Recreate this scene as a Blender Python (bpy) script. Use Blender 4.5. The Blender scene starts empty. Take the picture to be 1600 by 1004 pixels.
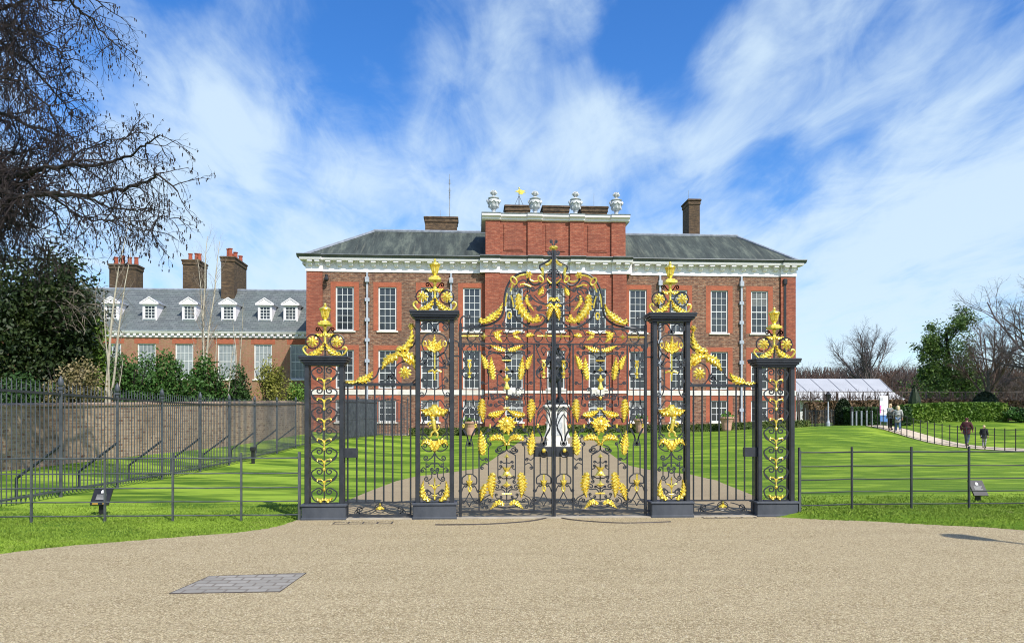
import bpy, bmesh, math, random
import numpy as np
from mathutils import Vector, Matrix
from mathutils.geometry import tessellate_polygon

R = random.Random(7)
NR = np.random.default_rng(7)
sc = bpy.context.scene
col = sc.collection
PI = math.pi

# ------------------------------------------------------------------ camera measures
PSI = math.radians(3.3)
F, EYE, HY, CX = 1155.0, 1.65, 660.0, 800.0
CS, SN = math.cos(PSI), math.sin(PSI)


def ats(px, py, s):
    """world point seen at photo pixel (px, py) at depth s"""
    u = (px - CX) / F
    return (s * (SN + u * CS), s * (CS - u * SN), EYE + (HY - py) * s / F)


def at(px, py, Y):
    u = (px - CX) / F
    return ats(px, py, Y / (CS - u * SN))


# ------------------------------------------------------------------ mesh builder
class MB:
    def __init__(self):
        self.v = []
        self.f = []

    def add(self, vs, fs):
        o = len(self.v)
        self.v.extend(vs)
        self.f.extend([tuple(i + o for i in f) for f in fs])
        return self

    def box(self, x0, x1, y0, y1, z0, z1):
        vs = [(x0, y0, z0), (x1, y0, z0), (x1, y1, z0), (x0, y1, z0), (x0, y0, z1), (x1, y0, z1), (x1, y1, z1), (x0, y1, z1)]
        return self.add(vs, [(3, 2, 1, 0), (4, 5, 6, 7), (0, 1, 5, 4), (1, 2, 6, 5), (2, 3, 7, 6), (3, 0, 4, 7)])

    def cbox(self, x0, x1, y0, y1, z0, z1, b=0.01):
        """box with bevelled vertical and top edges"""
        r = [(x0 + b, y0), (x1 - b, y0), (x1, y0 + b), (x1, y1 - b), (x1 - b, y1), (x0 + b, y1), (x0, y1 - b), (x0, y0 + b)]
        cx, cy = (x0 + x1) / 2, (y0 + y1) / 2
        def sh(k):
            return [(cx + (x - cx) * (1 - 2 * k / max(x1 - x0, 1e-6)), cy + (y - cy) * (1 - 2 * k / max(y1 - y0, 1e-6))) for x, y in r]
        vs = [(x, y, z0) for x, y in r] + [(x, y, z1 - b) for x, y in r] + [(x, y, z1) for x, y in sh(b)]
        fs = [tuple(range(7, -1, -1)), tuple(range(16, 24))]
        for k in (0, 8):
            for i in range(8):
                j = (i + 1) % 8
                fs.append((k + i, k + j, k + 8 + j, k + 8 + i))
        return self.add(vs, fs)

    def tube(self, pts, r, n=5, caps=True, flat=None):
        """sweep along pts; r number or list. flat: (w, h) ignored if None"""
        P = [Vector(p) for p in pts]
        m = len(P)
        if m < 2:
            return self
        rs = r if isinstance(r, (list, tuple)) else [r] * m
        t = (P[1] - P[0])
        if t.length < 1e-9:
            t = Vector((0, 0, 1))
        t.normalize()
        a = Vector((0, 1, 0)) if abs(t.y) < 0.9 else Vector((1, 0, 0))
        nrm = (a - t * a.dot(t)).normalized()
        vs = []
        for i in range(m):
            if 0 < i < m - 1:
                t2 = P[i + 1] - P[i - 1]
            elif i == 0:
                t2 = P[1] - P[0]
            else:
                t2 = P[-1] - P[-2]
            if t2.length < 1e-9:
                t2 = t
            t = t2.normalized()
            nrm = nrm - t * nrm.dot(t)
            if nrm.length < 1e-6:
                nrm = t.orthogonal()
            nrm.normalize()
            b = t.cross(nrm)
            for k in range(n):
                an = 2 * PI * k / n + PI / 4
                q = P[i] + (nrm * math.cos(an) + b * math.sin(an)) * rs[i]
                vs.append((q.x, q.y, q.z))
        fs = []
        for i in range(m - 1):
            for k in range(n):
                k2 = (k + 1) % n
                fs.append((i * n + k, i * n + k2, (i + 1) * n + k2, (i + 1) * n + k))
        if caps:
            fs.append(tuple(range(n - 1, -1, -1)))
            fs.append(tuple((m - 1) * n + k for k in range(n)))
        return self.add(vs, fs)

    def lathe(self, prof, c, n=16, sy=1.0, cap=True):
        vs = []
        for r, z in prof:
            for k in range(n):
                a = 2 * PI * k / n
                vs.append((c[0] + r * math.cos(a), c[1] + r * math.sin(a) * sy, c[2] + z))
        fs = []
        for i in range(len(prof) - 1):
            for k in range(n):
                k2 = (k + 1) % n
                fs.append((i * n + k, i * n + k2, (i + 1) * n + k2, (i + 1) * n + k))
        if cap:
            fs.append(tuple(range(n - 1, -1, -1)))
            fs.append(tuple((len(prof) - 1) * n + k for k in range(n)))
        return self.add(vs, fs)

    def ell(self, c, rx, ry, rz, n=10, m=7):
        prof = []
        vs = []
        for i in range(m + 1):
            th = PI * i / m
            for k in range(n):
                a = 2 * PI * k / n
                vs.append((c[0] + rx * math.sin(th) * math.cos(a), c[1] + ry * math.sin(th) * math.sin(a), c[2] - rz * math.cos(th)))
        fs = []
        for i in range(m):
            for k in range(n):
                k2 = (k + 1) % n
                fs.append((i * n + k, i * n + k2, (i + 1) * n + k2, (i + 1) * n + k))
        return self.add(vs, fs)

    def prismx(self, prof, x0, x1):
        """profile [(y,z)] extruded along x"""
        n = len(prof)
        vs = [(x0, y, z) for y, z in prof] + [(x1, y, z) for y, z in prof]
        fs = [(i, (i + 1) % n, n + (i + 1) % n, n + i) for i in range(n)]
        fs.append(tuple(range(n - 1, -1, -1)))
        fs.append(tuple(range(n, 2 * n)))
        return self.add(vs, fs)

    def poly(self, pts, z=None):
        tri = tessellate_polygon([[Vector((p[0], p[1], 0)) for p in pts]])
        vs = [(p[0], p[1], z if z is not None else p[2]) for p in pts]
        fs = []
        for t in tri:
            a, b, c = (Vector((vs[i][0], vs[i][1], 0)) for i in t)
            fs.append(t if (b - a).cross(c - a).z > 0 else (t[0], t[2], t[1]))
        return self.add(vs, fs)

    def quads(self, A):
        """A: numpy n x 4 x 3"""
        o = len(self.v)
        n = len(A)
        self.v.extend(map(tuple, A.reshape(-1, 3).tolist()))
        self.f.extend([(o + 4 * i, o + 4 * i + 1, o + 4 * i + 2, o + 4 * i + 3) for i in range(n)])
        return self


ORG = {}


def tag(o, label=None, cat=None, group=None, kind=None):
    if label:
        o['label'] = label
    if cat:
        o['category'] = cat
    if group:
        o['group'] = group
    if kind:
        o['kind'] = kind
    return o


def empty(name, loc, label=None, cat=None, group=None, rz=0.0):
    o = bpy.data.objects.new(name, None)
    col.objects.link(o)
    o.empty_display_size = 0.2
    o.location = loc
    o.rotation_euler = (0, 0, rz)
    ORG[o.name] = Vector(loc)
    return tag(o, label, cat, group)


def build(mb, name, mat, parent=None, org=None, smooth=False):
    """mb verts are in world coordinates (parent unrotated)"""
    porg = ORG[parent.name] if parent else Vector((0, 0, 0))
    if org is None:
        org = porg
    org = Vector(org)
    me = bpy.data.meshes.new(name)
    if mb.v:
        V = np.array(mb.v, dtype=np.float64) - np.array(org)
        me.from_pydata(V.tolist(), [], mb.f)
    me.materials.append(mat)
    if smooth:
        me.polygons.foreach_set('use_smooth', [True] * len(me.polygons))
    o = bpy.data.objects.new(name, me)
    col.objects.link(o)
    if parent:
        o.parent = parent
    o.location = org - porg
    ORG[o.name] = org
    return o


def copy_tree(o, parent=None, loc=None, rz=None, scale=None):
    c = o.copy()
    col.objects.link(c)
    if parent is not None:
        c.parent = parent
    if loc is not None:
        c.location = loc
    if rz is not None:
        c.rotation_euler = (0, 0, rz)
    if scale is not None:
        c.scale = (scale, scale, scale) if not isinstance(scale, (tuple, list)) else scale
    ORG[c.name] = ORG[o.name].copy() if parent is not None else Vector(c.location)
    for ch in list(o.children):
        copy_tree(ch, c)
    return c


# ------------------------------------------------------------------ materials
class N:
    """tiny node helper"""
    def __init__(self, name, rough=0.6, metal=0.0, spec=0.5):
        self.m = bpy.data.materials.new(name)
        self.m.use_nodes = True
        self.t = self.m.node_tree
        self.t.nodes.clear()
        self.out = self.n('ShaderNodeOutputMaterial')
        self.b = self.n('ShaderNodeBsdfPrincipled')
        self.l(self.b.outputs[0], self.out.inputs[0])
        self.b.inputs['Roughness'].default_value = rough
        self.b.inputs['Metallic'].default_value = metal
        self.b.inputs['Specular IOR Level'].default_value = spec
        self.tc = self.n('ShaderNodeTexCoord')

    def n(self, t, **k):
        x = self.t.nodes.new(t)
        for a, b in k.items():
            setattr(x, a, b)
        return x

    def l(self, a, b):
        self.t.links.new(a, b)

    def setc(self, c):
        self.b.inputs['Base Color'].default_value = (*c, 1)

    def coord(self, scale=(1, 1, 1), rot=(0, 0, 0), src='Object', loc=(0, 0, 0)):
        mp = self.n('ShaderNodeMapping')
        mp.inputs['Scale'].default_value = scale
        mp.inputs['Rotation'].default_value = rot
        mp.inputs['Location'].default_value = loc
        self.l(self.tc.outputs[src], mp.inputs['Vector'])
        return mp.outputs[0]

    def noise(self, vec, scale, detail=3, rough=0.55, dist=0.0):
        x = self.n('ShaderNodeTexNoise')
        x.inputs['Scale'].default_value = scale
        x.inputs['Detail'].default_value = detail
        x.inputs['Roughness'].default_value = rough
        x.inputs['Distortion'].default_value = dist
        self.l(vec, x.inputs['Vector'])
        return x.outputs['Fac']

    def ramp(self, fac, stops, interp='LINEAR'):
        x = self.n('ShaderNodeValToRGB')
        x.color_ramp.interpolation = interp
        el = x.color_ramp.elements
        while len(el) < len(stops):
            el.new(0.5)
        for e, (p, c) in zip(el, stops):
            e.position = p
            e.color = (*c, 1) if len(c) == 3 else c
        self.l(fac, x.inputs[0])
        return x.outputs[0]

    def mix(self, fac, a, b, mode='MIX'):
        x = self.n('ShaderNodeMix', data_type='RGBA', blend_type=mode)
        for s, v in ((x.inputs[0], fac), (x.inputs[6], a), (x.inputs[7], b)):
            if isinstance(v, (int, float)):
                s.default_value = v
            elif isinstance(v, tuple):
                s.default_value = (*v, 1)
            else:
                self.l(v, s)
        return x.outputs[2]

    def math(self, op, a, b=None, c=None, clamp=False):
        x = self.n('ShaderNodeMath', operation=op, use_clamp=clamp)
        for s, v in zip(x.inputs, (a, b, c)):
            if v is None:
                continue
            if isinstance(v, (int, float)):
                s.default_value = v
            else:
                self.l(v, s)
        return x.outputs[0]

    def col(self, c):
        self.l(c, self.b.inputs['Base Color'])

    def bump(self, h, strength=0.5, dist=0.02):
        x = self.n('ShaderNodeBump')
        x.inputs['Strength'].default_value = strength
        x.inputs['Distance'].default_value = dist
        self.l(h, x.inputs['Height'])
        self.l(x.outputs[0], self.b.inputs['Normal'])


def M_noise(name, c1, c2, scale=3.0, rough=0.6, metal=0.0, spec=0.4, bump=0.0, bscale=40, detail=4, cscale=(1, 1, 1)):
    k = N(name, rough, metal, spec)
    v = k.coord(cscale)
    f = k.noise(v, scale, detail)
    k.col(k.ramp(f, [(0.3, c1), (0.7, c2)]))
    if bump:
        k.bump(k.noise(v, bscale, 3), bump, 0.02)
    return k.m


def M_brick(name, c1, c2, c3, mortar, stain=(0.06, 0.05, 0.045), stain_amt=0.35, size=(0.225, 0.075), mcol=0.012):
    k = N(name, 0.85, 0, 0.25)
    sep = k.n('ShaderNodeSeparateXYZ')
    k.l(k.coord(), sep.inputs[0])
    xy = k.math('ADD', sep.outputs[0], sep.outputs[1])
    cmb = k.n('ShaderNodeCombineXYZ')
    k.l(xy, cmb.inputs[0])
    k.l(sep.outputs[2], cmb.inputs[1])
    br = k.n('ShaderNodeTexBrick')
    k.l(cmb.outputs[0], br.inputs['Vector'])
    br.inputs['Scale'].default_value = 1.0
    br.inputs['Brick Width'].default_value = size[0]
    br.inputs['Row Height'].default_value = size[1]
    br.inputs['Mortar Size'].default_value = mcol
    br.inputs['Mortar Smooth'].default_value = 0.2
    br.inputs['Color1'].default_value = (*c1, 1)
    br.inputs['Color2'].default_value = (*c2, 1)
    br.inputs['Mortar'].default_value = (*mortar, 1)
    # per-patch variation
    v2 = k.coord((1, 1, 2.6))
    f = k.noise(v2, 3.2, 5, 0.65)
    c = k.mix(k.ramp(f, [(0.40, (0, 0, 0)), (0.60, (1, 1, 1))]), br.outputs[0], c3)
    f2 = k.noise(k.coord((1, 1, 0.5)), 0.5, 5, 0.6)
    c = k.mix(k.math('MULTIPLY', k.ramp(f2, [(0.45, (0, 0, 0)), (0.75, (1, 1, 1))]), stain_amt), c, stain)
    k.col(c)
    k.bump(k.math('SUBTRACT', 1.0, br.outputs['Fac']), 0.5, 0.012)
    return k.m


MAT = {}


def make_materials():
    M = MAT
    # --- gravel
    k = N('gravel', 0.95, 0, 0.12)
    v = k.coord()
    vo = k.n('ShaderNodeTexVoronoi')
    vo.inputs['Scale'].default_value = 74
    k.l(v, vo.inputs['Vector'])
    sepc = k.n('ShaderNodeSeparateColor')
    k.l(vo.outputs['Color'], sepc.inputs[0])
    c = k.ramp(sepc.outputs[0], [(0.0, (0.27, 0.20, 0.108)), (0.35, (0.455, 0.366, 0.212)), (0.7, (0.565, 0.467, 0.285)), (1.0, (0.74, 0.635, 0.43))])
    pat = k.noise(k.coord((1, 2.0, 1)), 0.9, 5, 0.6)
    c = k.mix(k.ramp(pat, [(0.35, (0, 0, 0)), (0.7, (0.40, 0.40, 0.40))]), c, (0.60, 0.497, 0.315))
    trk = k.noise(k.coord((0.25, 2.4, 1)), 1.1, 4, 0.5)
    c = k.mix(k.ramp(trk, [(0.5, (0, 0, 0)), (0.72, (0.2, 0.2, 0.2))]), c, (0.32, 0.26, 0.15))
    gap = k.ramp(vo.outputs['Distance'], [(0.25, (1, 1, 1)), (0.62, (0.58, 0.57, 0.56))])
    c = k.mix(1.0, c, gap, 'MULTIPLY')
    k.col(c)
    k.bump(k.math('ADD', k.math('MULTIPLY', vo.outputs['Distance'], -1.0), k.math('MULTIPLY', k.noise(v, 9, 3), 0.6)), 0.8, 0.012)
    M['gravel'] = k.m
    # --- inner drive (browner)
    k = N('drive_gravel', 0.95, 0, 0.1)
    v = k.coord()
    f = k.noise(v, 45, 3, 0.7)
    c = k.ramp(f, [(0.3, (0.22, 0.17, 0.10)), (0.7, (0.40, 0.325, 0.21))])
    f2 = k.noise(k.coord((0.5, 1.6, 1)), 0.8, 4)
    c = k.mix(k.ramp(f2, [(0.4, (0, 0, 0)), (0.7, (0.5, 0.5, 0.5))]), c, (0.24, 0.185, 0.125))
    k.col(c)
    k.bump(f, 0.5, 0.01)
    M['drive'] = k.m
    M['path'] = M_noise('side_path_surface', (0.40, 0.33, 0.24), (0.52, 0.44, 0.33), 2.0, 0.95, bump=0.2)
    # --- lawn: mown stripes are real (leaf direction); finer streaks
    k = N('lawn_grass', 0.9, 0, 0.12)
    v = k.coord()
    geo = k.n('ShaderNodeSeparateXYZ')
    k.l(v, geo.inputs[0])
    fine = k.noise(v, 30, 4, 0.7)
    c = k.ramp(fine, [(0.25, (0.058, 0.116, 0.010)), (0.55, (0.120, 0.205, 0.017)), (0.8, (0.19, 0.285, 0.030))])
    # broad mown stripes (period ~1.6 m) on the left, running away and to the left
    st = k.math('ADD', k.math('MULTIPLY', geo.outputs[0], 0.62), k.math('MULTIPLY', geo.outputs[1], 0.785))
    wob = k.noise(v, 0.35, 2)
    st = k.math('ADD', st, k.math('MULTIPLY', wob, 1.2))
    w = k.math('MULTIPLY_ADD', k.math('SINE', k.math('MULTIPLY', st, 1.85)), 0.5, 0.5)
    wl = k.math('MULTIPLY', k.ramp(w, [(0.36, (0, 0, 0)), (0.56, (1, 1, 1))]), k.ramp(k.math('MULTIPLY_ADD', geo.outputs[0], -0.12, 0.35, clamp=True), [(0.0, (0, 0, 0)), (0.9, (1, 1, 1))]))
    lm = k.ramp(k.math('MULTIPLY_ADD', geo.outputs[0], -0.12, 0.35, clamp=True), [(0.0, (0, 0, 0)), (0.9, (1, 1, 1))])
    c = k.mix(k.math('MULTIPLY', lm, 0.5), c, (0.040, 0.105, 0.010))
    c = k.mix(k.math('MULTIPLY', wl, 0.85), c, (0.265, 0.39, 0.038))
    # fine cross streaks
    s2 = k.noise(k.coord((0.32, 1.0, 1), rot=(0, 0, 0.10)), 1.25, 4, 0.62)
    c = k.mix(k.ramp(s2, [(0.47, (0, 0, 0)), (0.60, (0.72, 0.72, 0.72))]), c, (0.285, 0.395, 0.040))
    s3 = k.noise(k.coord((0.30, 1.1, 1), loc=(5, 3, 0), rot=(0, 0, -0.12)), 1.2, 4, 0.62)
    c = k.mix(k.ramp(s3, [(0.47, (0, 0, 0)), (0.60, (0.6, 0.6, 0.6))]), c, (0.048, 0.112, 0.010))
    # worn patches
    p = k.noise(v, 0.55, 4, 0.6)
    c = k.mix(k.ramp(p, [(0.66, (0, 0, 0)), (0.8, (0.35, 0.35, 0.35))]), c, (0.20, 0.19, 0.05))
    k.col(c)
    k.bump(fine, 0.8, 0.03)
    M['lawn'] = k.m
    k = N('grass_blade', 0.7, 0, 0.2)
    oi = k.noise(k.coord(), 2.2, 4, 0.7)
    fi = k.noise(k.coord(), 60, 2)
    c = k.ramp(fi, [(0.3, (0.105, 0.180, 0.017)), (0.7, (0.22, 0.31, 0.038))])
    c = k.mix(k.ramp(oi, [(0.58, (0, 0, 0)), (0.72, (0.5, 0.5, 0.5))]), c, (0.31, 0.29, 0.10))
    k.col(c)
    M['blade'] = k.m
    # --- metals
    k = N('black_ironwork', 0.42, 0, 0.5)
    f = k.noise(k.coord(), 6, 4)
    k.col(k.ramp(f, [(0.3, (0.014, 0.017, 0.022)), (0.75, (0.033, 0.037, 0.045))]))
    k.bump(k.noise(k.coord(), 60, 3), 0.08, 0.01)
    M['iron'] = k.m
    k = N('plinth_paint', 0.5, 0, 0.45)
    f = k.noise(k.coord((1, 1, 0.6)), 3, 5, 0.65)
    c = k.ramp(f, [(0.3, (0.035, 0.042, 0.055)), (0.7, (0.075, 0.083, 0.098))])
    f2 = k.noise(k.coord(loc=(3, 1, 2)), 2.3, 5, 0.7)
    c = k.mix(k.ramp(f2, [(0.68, (0, 0, 0)), (0.78, (0.7, 0.7, 0.7))]), c, (0.13, 0.06, 0.03))
    k.col(c)
    M['plinth'] = k.m
    k = N('gilding', 0.33, 0.72, 0.6)
    f = k.noise(k.coord(), 26, 4, 0.7)
    k.col(k.ramp(f, [(0.28, (0.38, 0.235, 0.022)), (0.46, (0.88, 0.67, 0.085)), (0.7, (1.0, 0.90, 0.30))]))
    k.bump(k.noise(k.coord(), 55, 3), 0.35, 0.01)
    M['gold'] = k.m
    M['fence'] = M_noise('fence_paint', (0.035, 0.042, 0.045), (0.10, 0.11, 0.11), 5, 0.5, spec=0.5)
    M['railing_dark'] = M_noise('railing_dark_paint', (0.016, 0.019, 0.024), (0.040, 0.046, 0.054), 4, 0.5, spec=0.45)
    M['railing'] = M_noise('railing_paint', (0.038, 0.044, 0.054), (0.080, 0.090, 0.104), 4, 0.5, spec=0.45)
    # --- masonry
    M['brown_brick'] = M_brick('brown_brick', (0.245, 0.115, 0.064), (0.345, 0.175, 0.104), (0.12, 0.062, 0.045), (0.36, 0.29, 0.21), size=(0.26, 0.10), mcol=0.013, stain_amt=0.5)
    M['red_brick'] = M_brick('red_brick', (0.30, 0.078, 0.042), (0.385, 0.118, 0.066), (0.23, 0.070, 0.045), (0.42, 0.22, 0.15), stain_amt=0.55, stain=(0.15, 0.060, 0.044), size=(0.26, 0.10), mcol=0.010)
    M['gauged_brick'] = M_brick('gauged_brick', (0.37, 0.092, 0.048), (0.46, 0.135, 0.070), (0.34, 0.105, 0.06), (0.48, 0.22, 0.13), stain_amt=0.3, size=(0.24, 0.085), mcol=0.005)
    M['wing_brick'] = M_brick('wing_brick', (0.26, 0.075, 0.055), (0.34, 0.115, 0.085), (0.27, 0.18, 0.10), (0.40, 0.29, 0.20), stain_amt=0.5, stain=(0.13, 0.085, 0.055), size=(0.24, 0.085))
    M['wall_brick'] = M_brick('garden_wall_brick', (0.15, 0.065, 0.04), (0.37, 0.24, 0.15), (0.42, 0.31, 0.215), (0.38, 0.31, 0.22), stain=(0.07, 0.048, 0.032), stain_amt=0.9, size=(0.34, 0.12), mcol=0.016)
    M['wall_brick2'] = M['wall_brick']
    M['dark_brick'] = M_brick('chimney_brick', (0.11, 0.066, 0.036), (0.17, 0.105, 0.055), (0.065, 0.045, 0.03), (0.15, 0.115, 0.075), stain_amt=0.55, stain=(0.035, 0.03, 0.025), size=(0.25, 0.09))
    k = N('lead_slate_roof', 0.7, 0, 0.35)
    v = k.coord((1, 1, 0.5))
    f = k.noise(k.coord((1.0, 0.18, 0.18)), 1.6, 6, 0.7)
    c = k.ramp(f, [(0.34, (0.026, 0.032, 0.028)), (0.52, (0.054, 0.066, 0.056)), (0.68, (0.115, 0.132, 0.103))])
    f2 = k.noise(k.coord((2.4, 0.12, 0.12), loc=(3, 0, 0)), 2.2, 5, 0.6)
    c = k.mix(k.ramp(f2, [(0.56, (0, 0, 0)), (0.75, (0.5, 0.5, 0.5))]), c, (0.17, 0.175, 0.13))
    br = k.n('ShaderNodeTexBrick')
    cm = k.n('ShaderNodeCombineXYZ')
    sp = k.n('ShaderNodeSeparateXYZ')
    k.l(k.coord(), sp.inputs[0])
    k.l(sp.outputs[0], cm.inputs[0]); k.l(sp.outputs[2], cm.inputs[1])
    k.l(cm.outputs[0], br.inputs['Vector'])
    br.inputs['Scale'].default_value = 1
    br.inputs['Brick Width'].default_value = 0.35
    br.inputs['Row Height'].default_value = 0.16
    br.inputs['Mortar Size'].default_value = 0.012
    c = k.mix(k.math('MULTIPLY', br.outputs['Fac'], 0.35), c, (0.03, 0.035, 0.035))
    k.col(c)
    k.bump(k.math('SUBTRACT', 1.0, br.outputs['Fac']), 0.4, 0.015)
    M['roof'] = k.m
    k = N('grey_slate', 0.6, 0, 0.4)
    sp = k.n('ShaderNodeSeparateXYZ')
    k.l(k.coord(), sp.inputs[0])
    cm = k.n('ShaderNodeCombineXYZ')
    k.l(sp.outputs[0], cm.inputs[0]); k.l(sp.outputs[2], cm.inputs[1])
    br = k.n('ShaderNodeTexBrick')
    k.l(cm.outputs[0], br.inputs['Vector'])
    br.inputs['Scale'].default_value = 1
    br.inputs['Brick Width'].default_value = 0.4
    br.inputs['Row Height'].default_value = 0.18
    br.inputs['Mortar Size'].default_value = 0.014
    br.inputs['Color1'].default_value = (0.095, 0.108, 0.110, 1)
    br.inputs['Color2'].default_value = (0.150, 0.166, 0.166, 1)
    br.inputs['Mortar'].default_value = (0.05, 0.056, 0.062, 1)
    f = k.noise(k.coord((0.5, 1, 1.6)), 0.9, 5, 0.65)
    c = k.mix(k.ramp(f, [(0.45, (0, 0, 0)), (0.75, (0.6, 0.6, 0.6))]), br.outputs[0], (0.105, 0.135, 0.122))
    k.col(c)
    k.bump(k.math('SUBTRACT', 1.0, br.outputs['Fac']), 0.6, 0.02)
    M['slate'] = k.m
    M['white'] = M_noise('white_painted_wood', (0.78, 0.745, 0.765), (0.87, 0.83, 0.85), 1.2, 0.5, spec=0.4)
    M['sash'] = M_noise('white_sash_paint', (0.56, 0.57, 0.56), (0.70, 0.71, 0.70), 2, 0.5, spec=0.4)
    M['stone'] = M_noise('portland_stone', (0.55, 0.52, 0.45), (0.76, 0.74, 0.68), 1.8, 0.8, spec=0.3, bump=0.2, bscale=14)
    M['urn'] = M_noise('carved_stone_urn', (0.30, 0.32, 0.33), (0.66, 0.67, 0.67), 7, 0.75, spec=0.3, bump=0.6, bscale=9)
    M['lead'] = M_noise('lead_grey', (0.20, 0.22, 0.25), (0.34, 0.37, 0.41), 3, 0.5, 0.3)
    M['leadpipe'] = M_noise('lead_downpipe', (0.30, 0.33, 0.38), (0.47, 0.50, 0.55), 3, 0.5, 0.1)
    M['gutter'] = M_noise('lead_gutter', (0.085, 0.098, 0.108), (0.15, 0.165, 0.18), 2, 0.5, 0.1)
    M['pot'] = M_noise('terracotta', (0.26, 0.055, 0.028), (0.38, 0.095, 0.05), 4, 0.8)
    M['planter'] = M_noise('pale_terracotta', (0.44, 0.24, 0.17), (0.58, 0.34, 0.25), 4, 0.8)
    def glass(name, c1, c2):
        k = N(name, 0.06, 0, 0.6)
        oi = k.n('ShaderNodeObjectInfo')
        f = k.noise(k.coord((1, 1, 1)), 1.7, 3)
        c = k.ramp(k.math('ADD', k.math('MULTIPLY', f, 0.7), k.math('MULTIPLY', oi.outputs['Random'], 0.35)), [(0.25, c1), (0.75, c2)])
        k.col(c)
        k.bump(k.noise(k.coord(), 3.5, 2), 0.12, 0.02)
        return k.m
    M['glass'] = glass('window_glass', (0.014, 0.018, 0.022), (0.060, 0.068, 0.076))
    M['glass_pale'] = glass('window_glass_blind', (0.15, 0.17, 0.18), (0.34, 0.37, 0.38))
    M['blind'] = M_noise('grey_window_blind', (0.10, 0.105, 0.105), (0.17, 0.175, 0.17), 3, 0.4)
    M['black'] = M_noise('black_paint', (0.012, 0.013, 0.015), (0.03, 0.03, 0.034), 3, 0.4)
    M['bronze'] = M_noise('dark_bronze', (0.010, 0.013, 0.017), (0.035, 0.042, 0.05), 5, 0.38, 0.4, 0.5, bump=0.3, bscale=20)
    M['paving'] = None
    k = N('stone_setts', 0.9, 0, 0.15)
    br = k.n('ShaderNodeTexBrick')
    k.l(k.coord(rot=(0, 0, 0.0)), br.inputs['Vector'])
    br.inputs['Scale'].default_value = 1
    br.inputs['Brick Width'].default_value = 0.20
    br.inputs['Row Height'].default_value = 0.14
    br.inputs['Mortar Size'].default_value = 0.012
    br.inputs['Color1'].default_value = (0.25, 0.235, 0.205, 1)
    br.inputs['Color2'].default_value = (0.35, 0.33, 0.295, 1)
    br.inputs['Mortar'].default_value = (0.17, 0.145, 0.12, 1)
    f = k.noise(k.coord(), 30, 4, 0.7)
    c = k.mix(k.ramp(f, [(0.35, (0, 0, 0)), (0.75, (0.6, 0.6, 0.6))]), br.outputs[0], (0.20, 0.185, 0.165))
    k.col(c)
    k.bump(k.math('ADD', k.math('SUBTRACT', 1.0, br.outputs['Fac']), k.math('MULTIPLY', f, 0.5)), 0.7, 0.012)
    M['paving'] = k.m
    M['rail_iron'] = M_noise('worn_ground_rail', (0.035, 0.028, 0.024), (0.09, 0.072, 0.06), 8, 0.6, 0.2)
    M['kerb'] = M_noise('kerb_stone', (0.30, 0.26, 0.20), (0.42, 0.375, 0.30), 4, 0.85, bump=0.2)
    # --- vegetation
    def leafm(name, c1, c2, c3, sc_=1.2, rough=0.55):
        k = N(name, rough, 0, 0.25)
        f = k.noise(k.coord(), sc_, 4, 0.7)
        g = k.noise(k.coord(loc=(3, 3, 3)), 26, 2, 0.6)
        mx = k.math('ADD', k.math('MULTIPLY', f, 0.55), k.math('MULTIPLY', g, 0.45))
        k.col(k.ramp(mx, [(0.36, c1), (0.5, c2), (0.63, c3)]))
        return k.m
    M['evergreen'] = leafm('dark_evergreen_leaf', (0.007, 0.015, 0.005), (0.017, 0.034, 0.009), (0.055, 0.072, 0.018))
    M['laurel'] = leafm('laurel_leaf', (0.018, 0.048, 0.010), (0.040, 0.100, 0.018), (0.085, 0.17, 0.035))
    M['laurel_dark'] = leafm('dark_laurel_leaf', (0.014, 0.035, 0.010), (0.030, 0.070, 0.016), (0.055, 0.11, 0.024))
    M['willow'] = leafm('spring_willow_leaf', (0.09, 0.10, 0.02), (0.19, 0.20, 0.035), (0.30, 0.28, 0.06))
    M['bright_bush'] = leafm('bright_shrub_leaf', (0.045, 0.11, 0.015), (0.10, 0.20, 0.03), (0.18, 0.29, 0.05))
    M['dry_shrub'] = leafm('blossoming_shrub_leaf', (0.05, 0.055, 0.015), (0.16, 0.13, 0.05), (0.45, 0.36, 0.23), 2.0)
    M['hedge'] = leafm('hedge_leaf', (0.045, 0.100, 0.015), (0.115, 0.20, 0.025), (0.23, 0.31, 0.05), 1.0)
    M['box_hedge'] = leafm('box_hedge_leaf', (0.022, 0.045, 0.010), (0.06, 0.095, 0.018), (0.15, 0.14, 0.05), 3.0)
    M['yew'] = leafm('yew_leaf', (0.010, 0.020, 0.008), (0.018, 0.034, 0.012), (0.034, 0.052, 0.018))
    M['ivy'] = leafm('ivy_leaf', (0.025, 0.058, 0.013), (0.068, 0.125, 0.024), (0.15, 0.21, 0.042), 0.5)
    M['bark_dark'] = M_noise('dark_bark', (0.014, 0.011, 0.010), (0.038, 0.030, 0.025), 6, 0.9)
    M['twig_dark'] = M_noise('dark_twig', (0.013, 0.009, 0.010), (0.032, 0.022, 0.021), 3, 0.85)
    M['bark_grey'] = M_noise('grey_bark', (0.055, 0.045, 0.042), (0.115, 0.098, 0.09), 4, 0.9)
    M['twig_grey'] = M_noise('grey_twig', (0.075, 0.06, 0.06), (0.13, 0.105, 0.10), 2, 0.9)
    M['twig_brown'] = M_noise('brown_twig', (0.08, 0.05, 0.038), (0.16, 0.105, 0.08), 2, 0.9)
    M['bark_pale'] = M_noise('pale_bark', (0.30, 0.27, 0.20), (0.55, 0.50, 0.40), 5, 0.8)
    M['twig_pale'] = M_noise('pale_twig', (0.16, 0.135, 0.105), (0.26, 0.22, 0.175), 3, 0.85)
    M['beech'] = leafm('dry_beech_leaf', (0.05, 0.035, 0.02), (0.12, 0.075, 0.04), (0.19, 0.13, 0.075), 1.5)
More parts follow.
